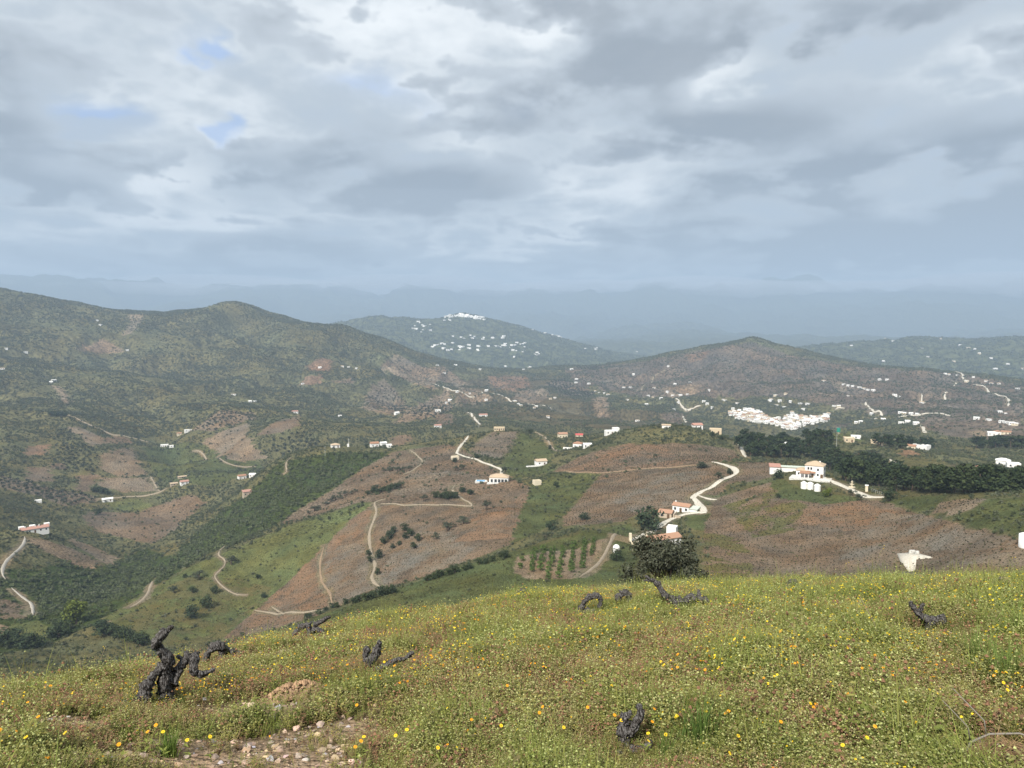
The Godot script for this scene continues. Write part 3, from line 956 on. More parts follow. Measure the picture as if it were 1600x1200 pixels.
# stony bare earth on the near left, column and row of its middle and its half size on the ground
var bare_spots := []
func bareness(x: float, z: float) -> float:
	if bare_spots.is_empty():
		for b in [[400, 1165, 0.8, 0.5], [330, 1190, 0.8, 0.36], [470, 1090, 0.34, 0.28], [410, 1110, 0.5, 0.25], [700, 1030, 0.5, 0.22], [1575, 1185, 0.35, 0.22], [540, 1150, 0.35, 0.28], [410, 1235, 0.5, 0.35], [330, 1240, 0.5, 0.3], [470, 1200, 0.4, 0.3], [640, 1110, 0.3, 0.12], [90, 1130, 0.6, 0.15], [175, 1075, 0.5, 0.2], [440, 1022, 0.3, 0.25]]:
			var p := near_spot(b[0], b[1])
			bare_spots.append([p.x, p.z, b[2], b[3]])
	var s := 0.0
	var j := n_hum.get_noise_2d(x * 6.0, z * 6.0) * 0.5
	for b in bare_spots:
		var dx: float = (x - b[0]) / b[2]
		var dz: float = (z - b[1]) / b[3]
		s = maxf(s, smoothstep(1.45, 0.35, sqrt(dx * dx + dz * dz) + j * 1.2))
	return s

func near_spot(px: float, py: float) -> Vector3:      # a spot on the meadow
	var s := sight(px, py)
	var r := 1.5
	while r < 22.0:
		var x := sin(s.x) * r
		var z := -cos(s.x) * r
		var y := near_height(x, z)
		if (y - EYE) / r >= s.y:
			return Vector3(x, y, z)
		r += 0.03
	# over the brow: the brow itself
	var best := 10.0
	var bt := -9.0
	r = 5.0
	while r < 18.0:
		var t := (near_height(sin(s.x) * r, -cos(s.x) * r) - EYE) / r
		if t > bt:
			bt = t
			best = r
		r += 0.1
	return Vector3(sin(s.x) * best, near_height(sin(s.x) * best, -cos(s.x) * best), -cos(s.x) * best)


# cloud lying on the far mountain tops
func build_low_cloud():
	var m := FogMaterial.new()
	m.density = 0.0008
	m.albedo = Color(0.97, 0.98, 1.0)
	var g := RandomNumberGenerator.new()
	g.seed = 66
	for i in 15:
		var px := -60.0 + i * 124.0 + g.randf_range(-40, 40)
		var s := sight(px, g.randf_range(440, 456))
		var r := g.randf_range(14200.0, 15400.0)
		var o := FogVolume.new()
		o.name = numbered("cloud_bank")
		o.shape = RenderingServer.FOG_VOLUME_SHAPE_ELLIPSOID
		o.size = Vector3(g.randf_range(2200, 4200), g.randf_range(230, 380), g.randf_range(1200, 2000))
		o.position = Vector3(sin(s.x) * r, EYE + s.y * r, -cos(s.x) * r)
		o.rotation.y = -s.x
		o.material = m
		add_child(o)
		tag(o, "low grey cloud resting on the far mountain tops", "cloud", "low clouds on the far mountains", "stuff")

# ---------------------------------------------------------------- roads and tracks
const ROADS := [
	# name, surface, width, nearest, farthest, sightings
	["concrete_road", "concrete", 4.4, 240, 700, [985, 850, 1000, 839, 1030, 823, 1060, 807, 1088, 801, 1099, 801, 1098, 794, 1089, 784, 1083, 777, 1096, 768, 1116, 758, 1140, 745, 1150, 739, 1148, 733, 1135, 727, 1112, 722]],
	["concrete_road", "concrete", 3.0, 240, 700, [1090, 774, 1104, 779, 1120, 781]],
	["concrete_road", "concrete", 3.6, 400, 900, [732, 681, 722, 694, 714, 708, 725, 713, 745, 718, 770, 728, 784, 735, 780, 745]],
	["concrete_road", "concrete", 4.2, 250, 700, [1285, 745, 1305, 754, 1325, 763, 1345, 772, 1362, 777, 1382, 777]],
	["concrete_road", "concrete", 4.0, 450, 900, [1390, 718, 1398, 724, 1393, 731, 1384, 735]],
	["concrete_road", "concrete", 5.0, 450, 900, [1154, 693, 1160, 704, 1166, 715]],
	["farm_track", "dirt", 3.0, 250, 800, [602, 780, 586, 785, 588, 800, 582, 818, 577, 835, 579, 858, 586, 885, 581, 903, 596, 919]],
	["farm_track", "dirt", 2.6, 250, 800, [595, 787, 650, 789, 720, 790, 737, 789, 718, 776, 707, 765, 712, 757]],
	["farm_track", "red", 2.2, 250, 800, [508, 850, 501, 875, 502, 905, 518, 938, 523, 956]],
	["farm_track", "dirt", 2.2, 250, 800, [398, 954, 425, 958, 460, 957, 507, 954]],
	["farm_track", "dirt", 2.2, 250, 700, [424, 948, 432, 953, 442, 957]],
	["farm_track", "dirt", 3.0, 250, 900, [270, 887, 247, 903, 232, 925, 200, 951]],
	["farm_track", "dirt", 2.6, 250, 900, [168, 970, 152, 981]],
	["farm_track", "dirt", 1.8, 250, 900, [362, 849, 342, 864, 352, 880, 336, 900, 350, 918, 370, 929, 388, 930]],
	["gravel_lane", "gravel", 4.0, 350, 900, [38, 838, 38, 847, 22, 865, 8, 880, 4, 895, 9, 906]],
	["gravel_lane", "gravel", 4.0, 350, 900, [18, 919, 30, 929, 42, 938, 51, 950, 52, 962]],
	["farm_track", "dirt", 5.0, 900, 2000, [105, 648, 130, 659, 170, 677, 205, 684, 232, 691]],
	["farm_track", "dirt", 3.0, 800, 1500, [150, 780, 205, 776, 250, 769, 262, 762]],
	["farm_track", "dirt", 3.0, 800, 1500, [235, 745, 245, 762, 250, 769]],
	["farm_track", "dirt", 3.5, 800, 1800, [300, 705, 320, 713, 350, 721, 400, 729]],
	["farm_track", "dirt", 3.0, 550, 1000, [455, 715, 447, 725, 448, 737, 440, 742]],
	["farm_track", "dirt", 2.5, 500, 900, [640, 703, 650, 710, 660, 722, 645, 735, 630, 742]],
	["farm_track", "dirt", 3.0, 550, 1000, [835, 675, 850, 682, 856, 688, 862, 699, 874, 705]],
	["farm_track", "dirt", 2.4, 180, 400, [970, 836, 955, 845, 946, 864, 926, 888, 905, 903]],
	["farm_track", "red", 1.6, 350, 700, [880, 736, 920, 738, 980, 735, 1040, 731, 1100, 727]],
	["concrete_road", "concrete", 5.0, 900, 2000, [731, 644, 738, 650, 745, 658, 750, 664]],
	["concrete_road", "concrete", 6.0, 900, 2500, [680, 600, 695, 606, 720, 612, 742, 620]],
	["concrete_road", "concrete", 5.0, 1000, 2500, [752, 611, 790, 620, 830, 632, 862, 640]],
	["concrete_road", "concrete", 5.0, 1000, 2000, [1066, 649, 1070, 656, 1072, 661]],
	["concrete_road", "concrete", 6.0, 1200, 3000, [1352, 628, 1358, 637, 1364, 642, 1377, 646, 1371, 653, 1360, 655]],
	["concrete_road", "concrete", 7.0, 1200, 3000, [1478, 577, 1502, 583, 1505, 591, 1514, 595]],
	["concrete_road", "concrete", 7.0, 1200, 3000, [1520, 601, 1540, 605, 1556, 615, 1572, 620, 1577, 628, 1575, 635]],
	["concrete_road", "concrete", 5.0, 1200, 3000, [1481, 613, 1476, 618, 1488, 624]],
	["concrete_road", "concrete", 5.0, 1200, 3000, [1442, 622, 1440, 626, 1446, 630]],
	["concrete_road", "concrete", 6.0, 1200, 2600, [1400, 652, 1430, 649, 1455, 646, 1485, 650]],
	["concrete_road", "concrete", 5.0, 700, 1500, [1438, 664, 1443, 670, 1448, 675]],
	["concrete_road", "concrete", 7.0, 1200, 3000, [1494, 595, 1490, 603]],
	["concrete_road", "concrete", 6.0, 1200, 3000, [1305, 640, 1312, 637, 1320, 638]],
	["concrete_road", "concrete", 5.0, 1100, 2600, [1050, 622, 1062, 629, 1095, 634]],
	["farm_track", "dirt", 6.0, 1200, 2600, [995, 612, 1020, 592, 1040, 578]],
]

func surf(kind: String) -> StandardMaterial3D:
	var c: Color = {"concrete": lin(0.52, 0.48, 0.40), "dirt": lin(0.27, 0.222, 0.16), "red": lin(0.25, 0.178, 0.112), "gravel": lin(0.36, 0.33, 0.28), "white": lin(0.60, 0.59, 0.55)}[kind]
	var m := mat(Color.WHITE, 0.95, 0.2)
	m.albedo_texture = noise_picture(256, 0.03, 5, 300 + kind.length(), [[0.0, c.darkened(0.35)], [0.5, c], [1.0, c.lightened(0.12)]])
	m.uv1_triplanar = true
	m.uv1_world_triplanar = true
	m.uv1_scale = Vector3(0.12, 0.12, 0.12)
	return m

func ribbon(pts: PackedVector3Array, width: float, lift: float) -> ArrayMesh:
	var st := SurfaceTool.new()
	st.begin(Mesh.PRIMITIVE_TRIANGLES)
	var n := pts.size()
	for i in n:
		var a := pts[maxi(i - 1, 0)]
		var b := pts[mini(i + 1, n - 1)]
		var d := Vector3(b.x - a.x, 0, b.z - a.z).normalized()
		var s := Vector3(-d.z, 0, d.x)
		var w := width * (1.0 + 0.5 * n_tint2.get_noise_2d(i * 0.23, pts[0].x)) * smoothstep(-1.0, 5.0, minf(i, n - 1 - i))
		for q in 5:
			var f := (q - 2) / 2.0
			var p := ground(pts[i] + s * f * w * 0.5)
			p.y += lift if absf(f) < 0.9 else -0.15
			st.add_vertex(p)
	for i in n - 1:
		for q in 4:
			var a := i * 5 + q
			for x in [a, a + 1, a + 5, a + 1, a + 6, a + 5]:
				st.add_index(x)
	st.generate_normals()
	return st.commit()

func trail(sights: Array, nearest: float, farthest: float) -> PackedVector3Array:
	var ctl := []
	for i in sights.size() / 2:
		ctl.append(where(sights[i * 2], sights[i * 2 + 1], nearest, farthest))
	var out := PackedVector3Array()
	for i in ctl.size() - 1:
		var a: Vector3 = ctl[maxi(i - 1, 0)]
		var b: Vector3 = ctl[i]
		var c: Vector3 = ctl[i + 1]
		var d: Vector3 = ctl[mini(i + 2, ctl.size() - 1)]
		var per := clampi(int(b.distance_to(c) / 3.0), 3, 24)
		for s in per:
			out.append(b.cubic_interpolate(c, a, d, float(s) / per))
	out.append(ctl[-1])
	return out

func build_roads():
	var mats := {}
	for n in ROADS.size():
		var r: Array = ROADS[n]
		if not mats.has(r[1]):
			mats[r[1]] = surf(r[1])
		var pts: PackedVector3Array = road_lines[n]
		var o := put(r[0], ribbon(pts, r[2] * (0.58 if r[1] != "concrete" else 0.78), 0.2 + r[3] * 0.0006), mats[r[1]])
		tag(o, "", "", "", "structure")

# ---------------------------------------------------------------- buildings
var WALLS := {}
var box_cache := {}

func plaster(c: Color, seed_: int) -> StandardMaterial3D:
	var m := mat(Color.WHITE, 0.92, 0.25)
	m.albedo_texture = noise_picture(256, 0.02, 5, seed_, [[0.0, c.darkened(0.14)], [0.4, c.darkened(0.03)], [1.0, c]])
	m.uv1_triplanar = true
	m.uv1_scale = Vector3(0.3, 0.3, 0.3)
	return m

func clay(c: Color, seed_: int) -> StandardMaterial3D:
	var m := mat(Color.WHITE, 0.95, 0.2)
	m.albedo_texture = noise_picture(256, 0.04, 4, seed_, [[0.0, c.darkened(0.35)], [0.5, c], [1.0, c.lightened(0.18)]])
	m.uv1_triplanar = true
	m.uv1_scale = Vector3(0.5, 0.5, 0.5)
	return m

func bx(w: float, h: float, d: float) -> Mesh:
	var key := "%.2f %.2f %.2f" % [w, h, d]
	if not box_cache.has(key):
		var b := BoxMesh.new()
		b.size = Vector3(w, h, d)
		box_cache[key] = b
	return box_cache[key]

# a gable, hip or lean-to roof with eaves and thickness, its underside at y = 0
func roof_mesh(w: float, d: float, rise: float, kind: String) -> ArrayMesh:
	var e := 0.35
	var a := w / 2 + e
	var b := d / 2 + e
	var t := 0.18
	var st := SurfaceTool.new()
	st.begin(Mesh.PRIMITIVE_TRIANGLES)
	st.set_smooth_group(-1)
	var top := []
	var ridge := []
	if kind == "hip":
		var rl := maxf(a - b, 0.0)
		ridge = [Vector3(-rl, rise + t, 0), Vector3(rl, rise + t, 0)]
		if b > a:
			ridge = [Vector3(0, rise + t, b - a), Vector3(0, rise + t, a - b)]
	elif kind == "lean":
		ridge = [Vector3(-a, rise + t, -b), Vector3(a, rise + t, -b)]
	else:
		ridge = [Vector3(-a, rise + t, 0), Vector3(a, rise + t, 0)]
	var c := [Vector3(-a, t, b), Vector3(a, t, b), Vector3(a, t, -b), Vector3(-a, t, -b)]
	var lo := [Vector3(-a, 0, b), Vector3(a, 0, b), Vector3(a, 0, -b), Vector3(-a, 0, -b)]
	if kind == "hip" and b > a:
		top = [[c[0], c[1], ridge[0]], [c[1], c[2], ridge[1]], [c[1], ridge[1], ridge[0]], [c[2], c[3], ridge[1]], [c[3], c[0], ridge[0]], [c[3], ridge[0], ridge[1]]]
	elif kind == "lean":
		top = [[c[0], c[1], ridge[1]], [c[0], ridge[1], ridge[0]], [c[1], c[2], ridge[1]], [c[3], c[0], ridge[0]], [c[2], c[3], ridge[0]], [c[2], ridge[0], ridge[1]]]
	else:
		top = [[c[0], c[1], ridge[1]], [c[0], ridge[1], ridge[0]], [c[2], c[3], ridge[0]], [c[2], ridge[0], ridge[1]], [c[1], c[2], ridge[1]], [c[3], c[0], ridge[0]]]
	for i in 4:
		var j := (i + 1) % 4
		top.append([lo[i], lo[j], c[j]])
		top.append([lo[i], c[j], c[i]])
	top.append([lo[0], lo[2], lo[1]])
	top.append([lo[0], lo[3], lo[2]])
	for tri in top:
		st.add_vertex(tri[0])
		st.add_vertex(tri[2])
		st.add_vertex(tri[1])
	st.generate_normals()
	return st.commit()

var M := {}
func building_materials():
	M.white = plaster(lin(0.80, 0.79, 0.76), 401)
	M.cream = plaster(lin(0.68, 0.60, 0.45), 402)
	M.sand = plaster(lin(0.56, 0.46, 0.32), 403)
	M.stone = plaster(lin(0.46, 0.38, 0.29), 404)
	M.terracotta = clay(lin(0.34, 0.19, 0.12), 405)
	M.orange = clay(lin(0.37, 0.215, 0.14), 406)
	M.tan_tile = clay(lin(0.46, 0.35, 0.24), 407)
	M.pink = clay(lin(0.40, 0.22, 0.17), 408)
	M.red = clay(lin(0.46, 0.10, 0.09), 409)
	M.grey_sheet = clay(lin(0.50, 0.55, 0.47), 410)
	M.window = mat(lin(0.035, 0.04, 0.045), 0.25, 0.5)
	M.door = mat(lin(0.11, 0.065, 0.035), 0.7, 0.3)
	M.paving = surf("white")
	M.concrete = surf("concrete")
	M.wood = mat(lin(0.16, 0.11, 0.07), 0.9, 0.2)
	M.metal = mat(lin(0.35, 0.36, 0.36), 0.5, 0.4)

# one block of a house under a parent: wall, roof and openings on the front (+z) face
func block(o: Node3D, at: Vector3, w: float, d: float, h: float, wall: String, roof: String, kind: String, openings := 2, base := 1.6):
	var wl := put("wall", bx(w, h + base, d), M[wall], o, at + Vector3(0, (h - base) / 2.0, 0))
	var up := Vector3(0, -(h - base) / 2.0, 0)
	if kind == "flat":
		put("roof", bx(w - 0.5, 0.12, d - 0.5), M[roof], o, at + Vector3(0, h + 0.05, 0))
		for s in [[0, d / 2 - 0.12, w, 0.24], [0, -d / 2 + 0.12, w, 0.24], [w / 2 - 0.12, 0, 0.24, d - 0.48], [-w / 2 + 0.12, 0, 0.24, d - 0.48]]:
			put("parapet", bx(s[2], 0.5, s[3]), M[wall], o, at + Vector3(s[0], h + 0.25, s[1]))
	else:
		var rise := minf(d, w) * (0.24 if kind != "lean" else 0.16)
		put("roof", roof_mesh(w, d, rise, kind), M[roof], o, at + Vector3(0, h, 0))
	for i in openings:
		var x := (i + 0.5) / openings * w - w / 2
		if i == openings / 2 and openings > 1:
			put("door", bx(1.1, 2.1, 0.1), M.door, wl, up + Vector3(x, 1.05, d / 2 + 0.03))
		else:
			put("window", bx(1.0, 1.15, 0.1), M.window, wl, up + Vector3(x, minf(1.6, h * 0.55), d / 2 + 0.03))
	if h > 5.0:
		for i in openings:
			var x := (i + 0.5) / openings * w - w / 2
			put("window", bx(0.9, 1.2, 0.1), M.window, wl, up + Vector3(x, h - 1.5, d / 2 + 0.03))

func at_sight(px: float, py: float, nearest: float, farthest := 30000.0) -> Vector3:
	return where(px, py, nearest, farthest)

func facing(p: Vector3) -> float:     # turn that shows the front to the hill top
	return atan2(-p.x, -p.z)

# column, row, nearest, farthest, width, depth, height, turn off facing, wall, roof, kind, openings, label
const HOUSES := [
	[845, 726, 400, 800, 9.5, 7, 3.6, 0.35, "white", "tan_tile", "gable", 2, "white house with tan gable roof and long white terrace on green slope"],
	[780, 672, 550, 900, 12.5, 6.5, 3.4, 0.05, "sand", "sand", "flat", 5, "sand coloured flat villa with dark windows above the tilled field"],
	[879, 684, 550, 1000, 10, 7, 4.6, 0.3, "cream", "orange", "gable", 3, "cream house with orange roof beside the green bank"],
	[905, 683, 550, 1000, 8, 6, 2.6, 0.0, "cream", "red", "gable", 1, "low house with bright red roof behind the orange one"],
	[903, 699, 500, 900, 9, 7, 4.2, -0.2, "white", "terracotta", "hip", 2, "white house with hipped roof above stone terraces"],
	[918, 699, 500, 900, 8, 6, 3.2, 0.1, "white", "white", "flat", 2, "flat white annex beside the terraced house"],
	[955, 678, 550, 1100, 13, 7, 3.4, 0.3, "white", "white", "flat", 3, "long flat white house on the skyline left of the round hill"],
	[962, 675, 550, 1100, 7, 6, 4.4, 0.3, "white", "white", "flat", 1, "taller white box house at the round hill's left shoulder"],
	[711, 718, 400, 900, 6.5, 4.5, 2.8, 0.4, "cream", "cream", "flat", 1, "small cream shed below the winding road"],
	[524, 699, 550, 1000, 9, 7, 3.0, 0.2, "white", "tan_tile", "hip", 2, "white cottage with tan hip roof at the green ridge's end"],
	[544, 698, 550, 1000, 2.2, 2.2, 2.6, 0.0, "white", "white", "flat", 0, "tiny white hut under the ridge mast"],
	[585, 698, 550, 1000, 9, 7, 4.0, 0.2, "white", "terracotta", "gable", 2, "white house with dark porch left in the ridge hamlet"],
	[599, 697, 550, 1000, 9, 7, 5.2, 0.4, "white", "white", "gable", 2, "tall white house in the middle of the ridge hamlet"],
	[608, 699, 550, 1000, 6, 5, 3.0, 0.1, "white", "white", "flat", 1, "low white block right in the ridge hamlet"],
	[54, 831, 400, 1000, 21, 7, 3.4, 0.15, "white", "pink", "gable", 5, "long white farmhouse with faded red roof above the gravel lane"],
	[288, 756, 700, 1500, 10, 7, 3.4, 0.2, "white", "pink", "gable", 2, "white farmhouse with pink roof below the large tan field"],
	[272, 758, 700, 1500, 9, 5, 2.4, 0.2, "stone", "tan_tile", "lean", 1, "low stone shed left of the pink roofed farmhouse"],
	[285, 747, 700, 1500, 11, 4, 2.2, 0.2, "stone", "tan_tile", "lean", 1, "long stone barn behind the pink roofed farmhouse"],
	[257, 698, 900, 1700, 13, 7, 3.6, 0.0, "white", "white", "flat", 4, "long white house in the dark ravine"],
	[268, 699, 900, 1700, 7, 6, 3.2, 0.0, "white", "white", "flat", 1, "short white block at the right end of the ravine house"],
	[378, 748, 600, 1300, 10, 7, 4.2, 0.3, "white", "terracotta", "gable", 2, "white house with terracotta roof above the wooded valley"],
	[395, 745, 600, 1300, 8, 6, 3.6, -0.3, "white", "white", "gable", 2, "white house right of the terracotta one above the wooded valley"],
	[386, 774, 550, 1200, 8, 6, 4.2, 0.2, "stone", "pink", "lean", 2, "pinkish stone ruin among trees in the wooded valley"],
	[168, 783, 600, 1400, 12, 6, 3.0, 0.1, "white", "white", "gable", 2, "white cottage by the track below the tan fields"],
	[60, 785, 600, 1400, 7, 5, 2.6, 0.0, "white", "white", "flat", 0, "bare white shed on the left scrub slope"],
	[294, 674, 900, 1800, 13, 7, 3.0, 0.1, "white", "white", "flat", 2, "white house above the orange roofed hut on the spur"],
	[280, 679, 900, 1800, 8, 6, 2.6, 0.1, "cream", "orange", "gable", 1, "orange roofed hut on the spur left of the fields"],
	[1440, 703, 550, 1000, 15, 8, 5.4, -0.5, "white", "white", "flat", 3, "large white flat roofed house right of the pines"],
	[1424, 702, 550, 1000, 8, 7, 3.6, -0.1, "cream", "terracotta", "gable", 2, "cream house with terracotta roof against the large white house"],
	[1370, 694, 550, 1000, 11, 7, 3.4, 0.1, "sand", "tan_tile", "flat", 2, "sand coloured house between the pine groups"],
	[1326, 690, 500, 1000, 9, 7, 3.6, 0.2, "sand", "cream", "flat", 2, "cream box house below the green water tank"],
	[1337, 685, 500, 1000, 9, 5, 2.6, 0.1, "white", "white", "flat", 1, "low white hut right of the green water tank"],
	[1236, 699, 500, 1000, 13, 6, 3.0, -0.3, "white", "white", "gable", 3, "white house half hidden above the pine wood"],
	[1252, 702, 500, 1000, 8, 6, 2.6, -0.3, "white", "white", "flat", 1, "low white wing stepping down above the pine wood"],
	[1540, 739, 450, 800, 12, 7, 3.2, 0.1, "white", "terracotta", "gable", 3, "white house with terracotta roof above the pale strip field"],
	[1567, 727, 450, 900, 10, 7, 4.2, 0.0, "white", "white", "hip", 2, "white hip roofed house near the right edge"],
	[1583, 730, 450, 900, 9, 6, 3.0, 0.2, "white", "white", "flat", 2, "flat white house beside the hip roofed one near the right edge"],
	[1089, 669, 450, 900, 9, 7, 3.4, 0.4, "white", "pink", "gable", 2, "white house with pink roof on the round hill's top"],
	[1118, 670, 450, 900, 11, 7, 4.0, 0.0, "sand", "sand", "flat", 2, "sand coloured ruin beside the pink roofed hilltop house"],
	[1041, 668, 450, 900, 8, 4, 2.2, 0.0, "white", "tan_tile", "lean", 0, "low white shelter on the round hill's brow"],
	[1408, 662, 800, 1600, 10, 7, 3.4, 0.1, "white", "white", "flat", 2, "leftmost white house on the green knoll"],
	[1418, 661, 800, 1600, 9, 7, 4.4, 0.1, "white", "white", "gable", 2, "gabled white house on the green knoll"],
	[1431, 663, 800, 1600, 10, 7, 3.6, 0.3, "white", "white", "gable", 2, "white house by the lane on the green knoll"],
	[1549, 680, 800, 1600, 10, 7, 3.6, 0.2, "white", "white", "gable", 2, "leftmost white house in the far right hamlet"],
	[1558, 679, 800, 1600, 9, 7, 4.6, 0.0, "white", "terracotta", "hip", 2, "tall white house in the far right hamlet"],
	[1572, 678, 800, 1600, 12, 7, 3.0, 0.0, "cream", "terracotta", "gable", 3, "long cream house in the far right hamlet"],
	[684, 668, 900, 1600, 11, 7, 3.8, 0.2, "white", "pink", "gable", 2, "white house with pink roof below the small brown plot"],
	[684, 643, 900, 2000, 12, 7, 3.6, 0.1, "white", "white", "flat", 2, "white house above the small brown plot"],
	[755, 651, 900, 1800, 17, 8, 4.2, 0.1, "white", "pink", "gable", 4, "long pale farmhouse by the winding white road"],
	[620, 648, 900, 2000, 10, 8, 5.0, 0.6, "white", "white", "gable", 2, "white house among trees in the middle valley"],
	[461, 645, 900, 2000, 12, 7, 3.2, 0.1, "white", "pink", "gable", 3, "white house on the brow of the brown plot"],
	[531, 651, 900, 2000, 8, 6, 3.0, 0.0, "white", "white", "flat", 1, "lone white box on the green slope"],
]

# small white houses seen as a few pixels: column, row
const FAR_HOUSES := [
	[10, 545], [40, 551], [4, 577], [84, 596], [80, 598], [152, 501], [157, 508], [199, 548], [365, 617], [391, 628], [398, 628], [500, 575], [535, 573], [545, 574], [557, 576], [473, 600],
	[683, 571], [694, 583], [712, 571], [700, 609], [714, 613], [734, 615], [703, 626], [697, 630], [760, 611], [760, 625], [750, 578], [790, 573], [825, 576], [828, 575], [818, 578],
	[804, 628], [810, 632], [814, 634], [838, 636], [836, 638], [860, 624], [867, 622], [900, 598], [901, 593], [893, 578], [920, 600], [930, 612], [936, 614], [944, 615], [950, 617], [856, 652], [980, 625], [975, 606], [985, 606], [1010, 633],
	[1013, 619], [1020, 621], [1033, 623], [1022, 607], [1043, 613], [1051, 618], [1063, 618], [1074, 617], [1055, 601], [1078, 598], [1053, 641], [1060, 629], [995, 550], [1044, 573], [990, 586], [996, 658],
	[1130, 625], [1133, 626], [1105, 632], [1113, 638], [1108, 610], [1152, 631], [1287, 596], [1318, 601], [1325, 603], [1332, 604], [1343, 606], [1350, 608], [1356, 610], [1364, 611], [1374, 594], [1386, 594], [1398, 618], [1403, 620], [1325, 619],
	[1303, 635], [1310, 636], [1362, 648], [1345, 660], [1338, 661], [1380, 656], [1408, 646], [1413, 647], [1423, 648], [1433, 648], [1440, 630], [1477, 585], [1483, 586], [1495, 587], [1510, 597], [1541, 596], [1549, 600], [1560, 600], [1526, 655], [1565, 660], [1572, 661], [1580, 663], [1586, 664], [1562, 645], [1570, 646], [1521, 590], [1590, 608], [1545, 657],
	[1100, 628], [1205, 625], [1218, 627], [1235, 628], [1250, 631], [1262, 632], [1225, 637], [1213, 634], [1203, 627], [1255, 640], [1290, 648], [1295, 647], [1212, 618], [1228, 616], [1145, 640],
	[1330, 540], [1383, 529], [1395, 533], [1470, 530], [1500, 540], [1513, 544], [1523, 546], [1530, 553], [1490, 565], [1555, 577], [1548, 560], [1575, 570], [1450, 558], [1380, 565], [1440, 545], [1598, 577],
]

# outlines of the two towns: column, row
const VILLAGE := [1138, 644, 1162, 641, 1172, 640, 1186, 644, 1198, 652, 1222, 655, 1236, 646, 1252, 652, 1262, 652, 1292, 653, 1296, 658, 1264, 664, 1240, 672, 1224, 670, 1210, 664, 1184, 661, 1164, 657, 1144, 653]
const HILL_TOWN := [697, 493, 712, 490, 735, 491, 752, 496, 758, 499, 745, 500, 725, 496, 700, 496]
const HILL_TOWN_LOW := [[655, 507, 26, 6], [668, 515, 24, 7], [725, 545, 60, 8], [800, 540, 36, 6], [810, 548, 18, 10], [780, 541, 20, 3], [760, 528, 60, 4], [840, 555, 14, 8], [700, 501, 10, 2], [690, 540, 30, 8], [860, 510, 40, 10], [930, 545, 16, 4]]

func small_house(called: String, p: Vector3, w: float, d: float, h: float, turn: float, wall: String, roof: String, kind: String, label: String, group: String):
	var o := thing(called, p, turn)
	put("wall", bx(w, h + 3.0, d), M[wall], o, Vector3(0, (h - 3.0) / 2.0, 0))
	if kind == "flat":
		put("roof", bx(w + 0.3, 0.25, d + 0.3), M[roof], o, Vector3(0, h + 0.125, 0))
	else:
		put("roof", roof_mesh(w, d, 0.22 * minf(w, d), kind), M[roof], o, Vector3(0, h, 0))
	put("window", bx(1.1, 1.3, 0.1), M.window, o, Vector3(-w * 0.22, h * 0.6, d / 2 + 0.03))
	put("window", bx(1.1, 1.3, 0.1), M.window, o, Vector3(w * 0.22, h * 0.6, d / 2 + 0.03))
	tag(o, label, "house", group)

func build_buildings():
	building_materials()
	for s in HOUSES:
		var p := at_sight(s[0], s[1], s[2], s[3])
		var o := thing("house", p, facing(p) + s[7])
		block(o, Vector3.ZERO, s[4] * 0.86, s[5] * 0.86, s[6] * 0.86, s[8], s[9], s[10], s[11], 2.5)
		tag(o, s[12], "house", "scattered farmhouses")
		if s[0] == 54:
			for x in [-8.0, -1.0, 8.5]:
				put("roof_room", bx(3.6, 2.2, 3.2), M.white, o, Vector3(x, 4.0, -1.8))
			for x in [-6.0, 0.5, 3.0]:
				put("chimney", bx(0.7, 1.6, 0.7), M.white, o, Vector3(x, 4.6, 0.6))
		if s[0] == 845:
			put("terrace", bx(24, 2.2, 4), M.white, o, Vector3(-1, -0.9, 4.6))
			put("terrace_wall", bx(24, 1.0, 0.25), M.white, o, Vector3(-1, 0.6, 6.4))
		if s[0] == 903:
			for k in 7:
				put("terrace_wall", bx(0.5, 1.6, 6.0), M.stone, o, Vector3(-9 + k * 3.2, -1.2, 9.0))
			put("terrace_wall", bx(26, 1.6, 0.5), M.white, o, Vector3(1, -0.3, 5.0))
		if s[0] == 599:
			put("terrace_wall", bx(40, 1.8, 0.5), M.cream, o, Vector3(-6, -0.6, 9.5))
			for k in 9:
				put("balustrade_post", bx(2.2, 0.9, 0.5), M.white, o, Vector3(-20 + k * 4.2, 0.8, 9.5))
	white_farmhouse()
	upper_farm()
	lower_farm()
	pool_villa()
	water_tanks()
	var areas := {}
	for f in FAR_HOUSES:
		var area := country_area(f[0], f[1])
		if not areas.has(area): areas[area] = []
		areas[area].append(f)
	for area in areas:
		var list: Array = areas[area]
		list.sort_custom(func(a, c): return a[0] < c[0])
		for i in list.size():
			var f: Array = list[i]
			var p := at_sight(f[0], f[1], 1100.0)
			var r := Vector2(p.x, p.z).length()
			var k := clampf(r / 2600.0, 0.8, 1.5)
			var label := "%s from the left of the small white houses %s" % [ORDINALS[i], area]
			small_house("country_house", p, rng.randf_range(6.5, 12) * k, rng.randf_range(5, 7) * k, rng.randf_range(2.6, 4.2) * k, facing(p) + rng.randf_range(-0.6, 0.6), "white" if rng.randf() < 0.9 else "cream", "white" if rng.randf() < 0.7 else "tan_tile", "gable" if rng.randf() < 0.5 else "flat", label, "far country houses")
	fill_town(VILLAGE, 1200.0, 2000.0, 210, 5.0, 0.64, "houses of the white village")
	far_town()

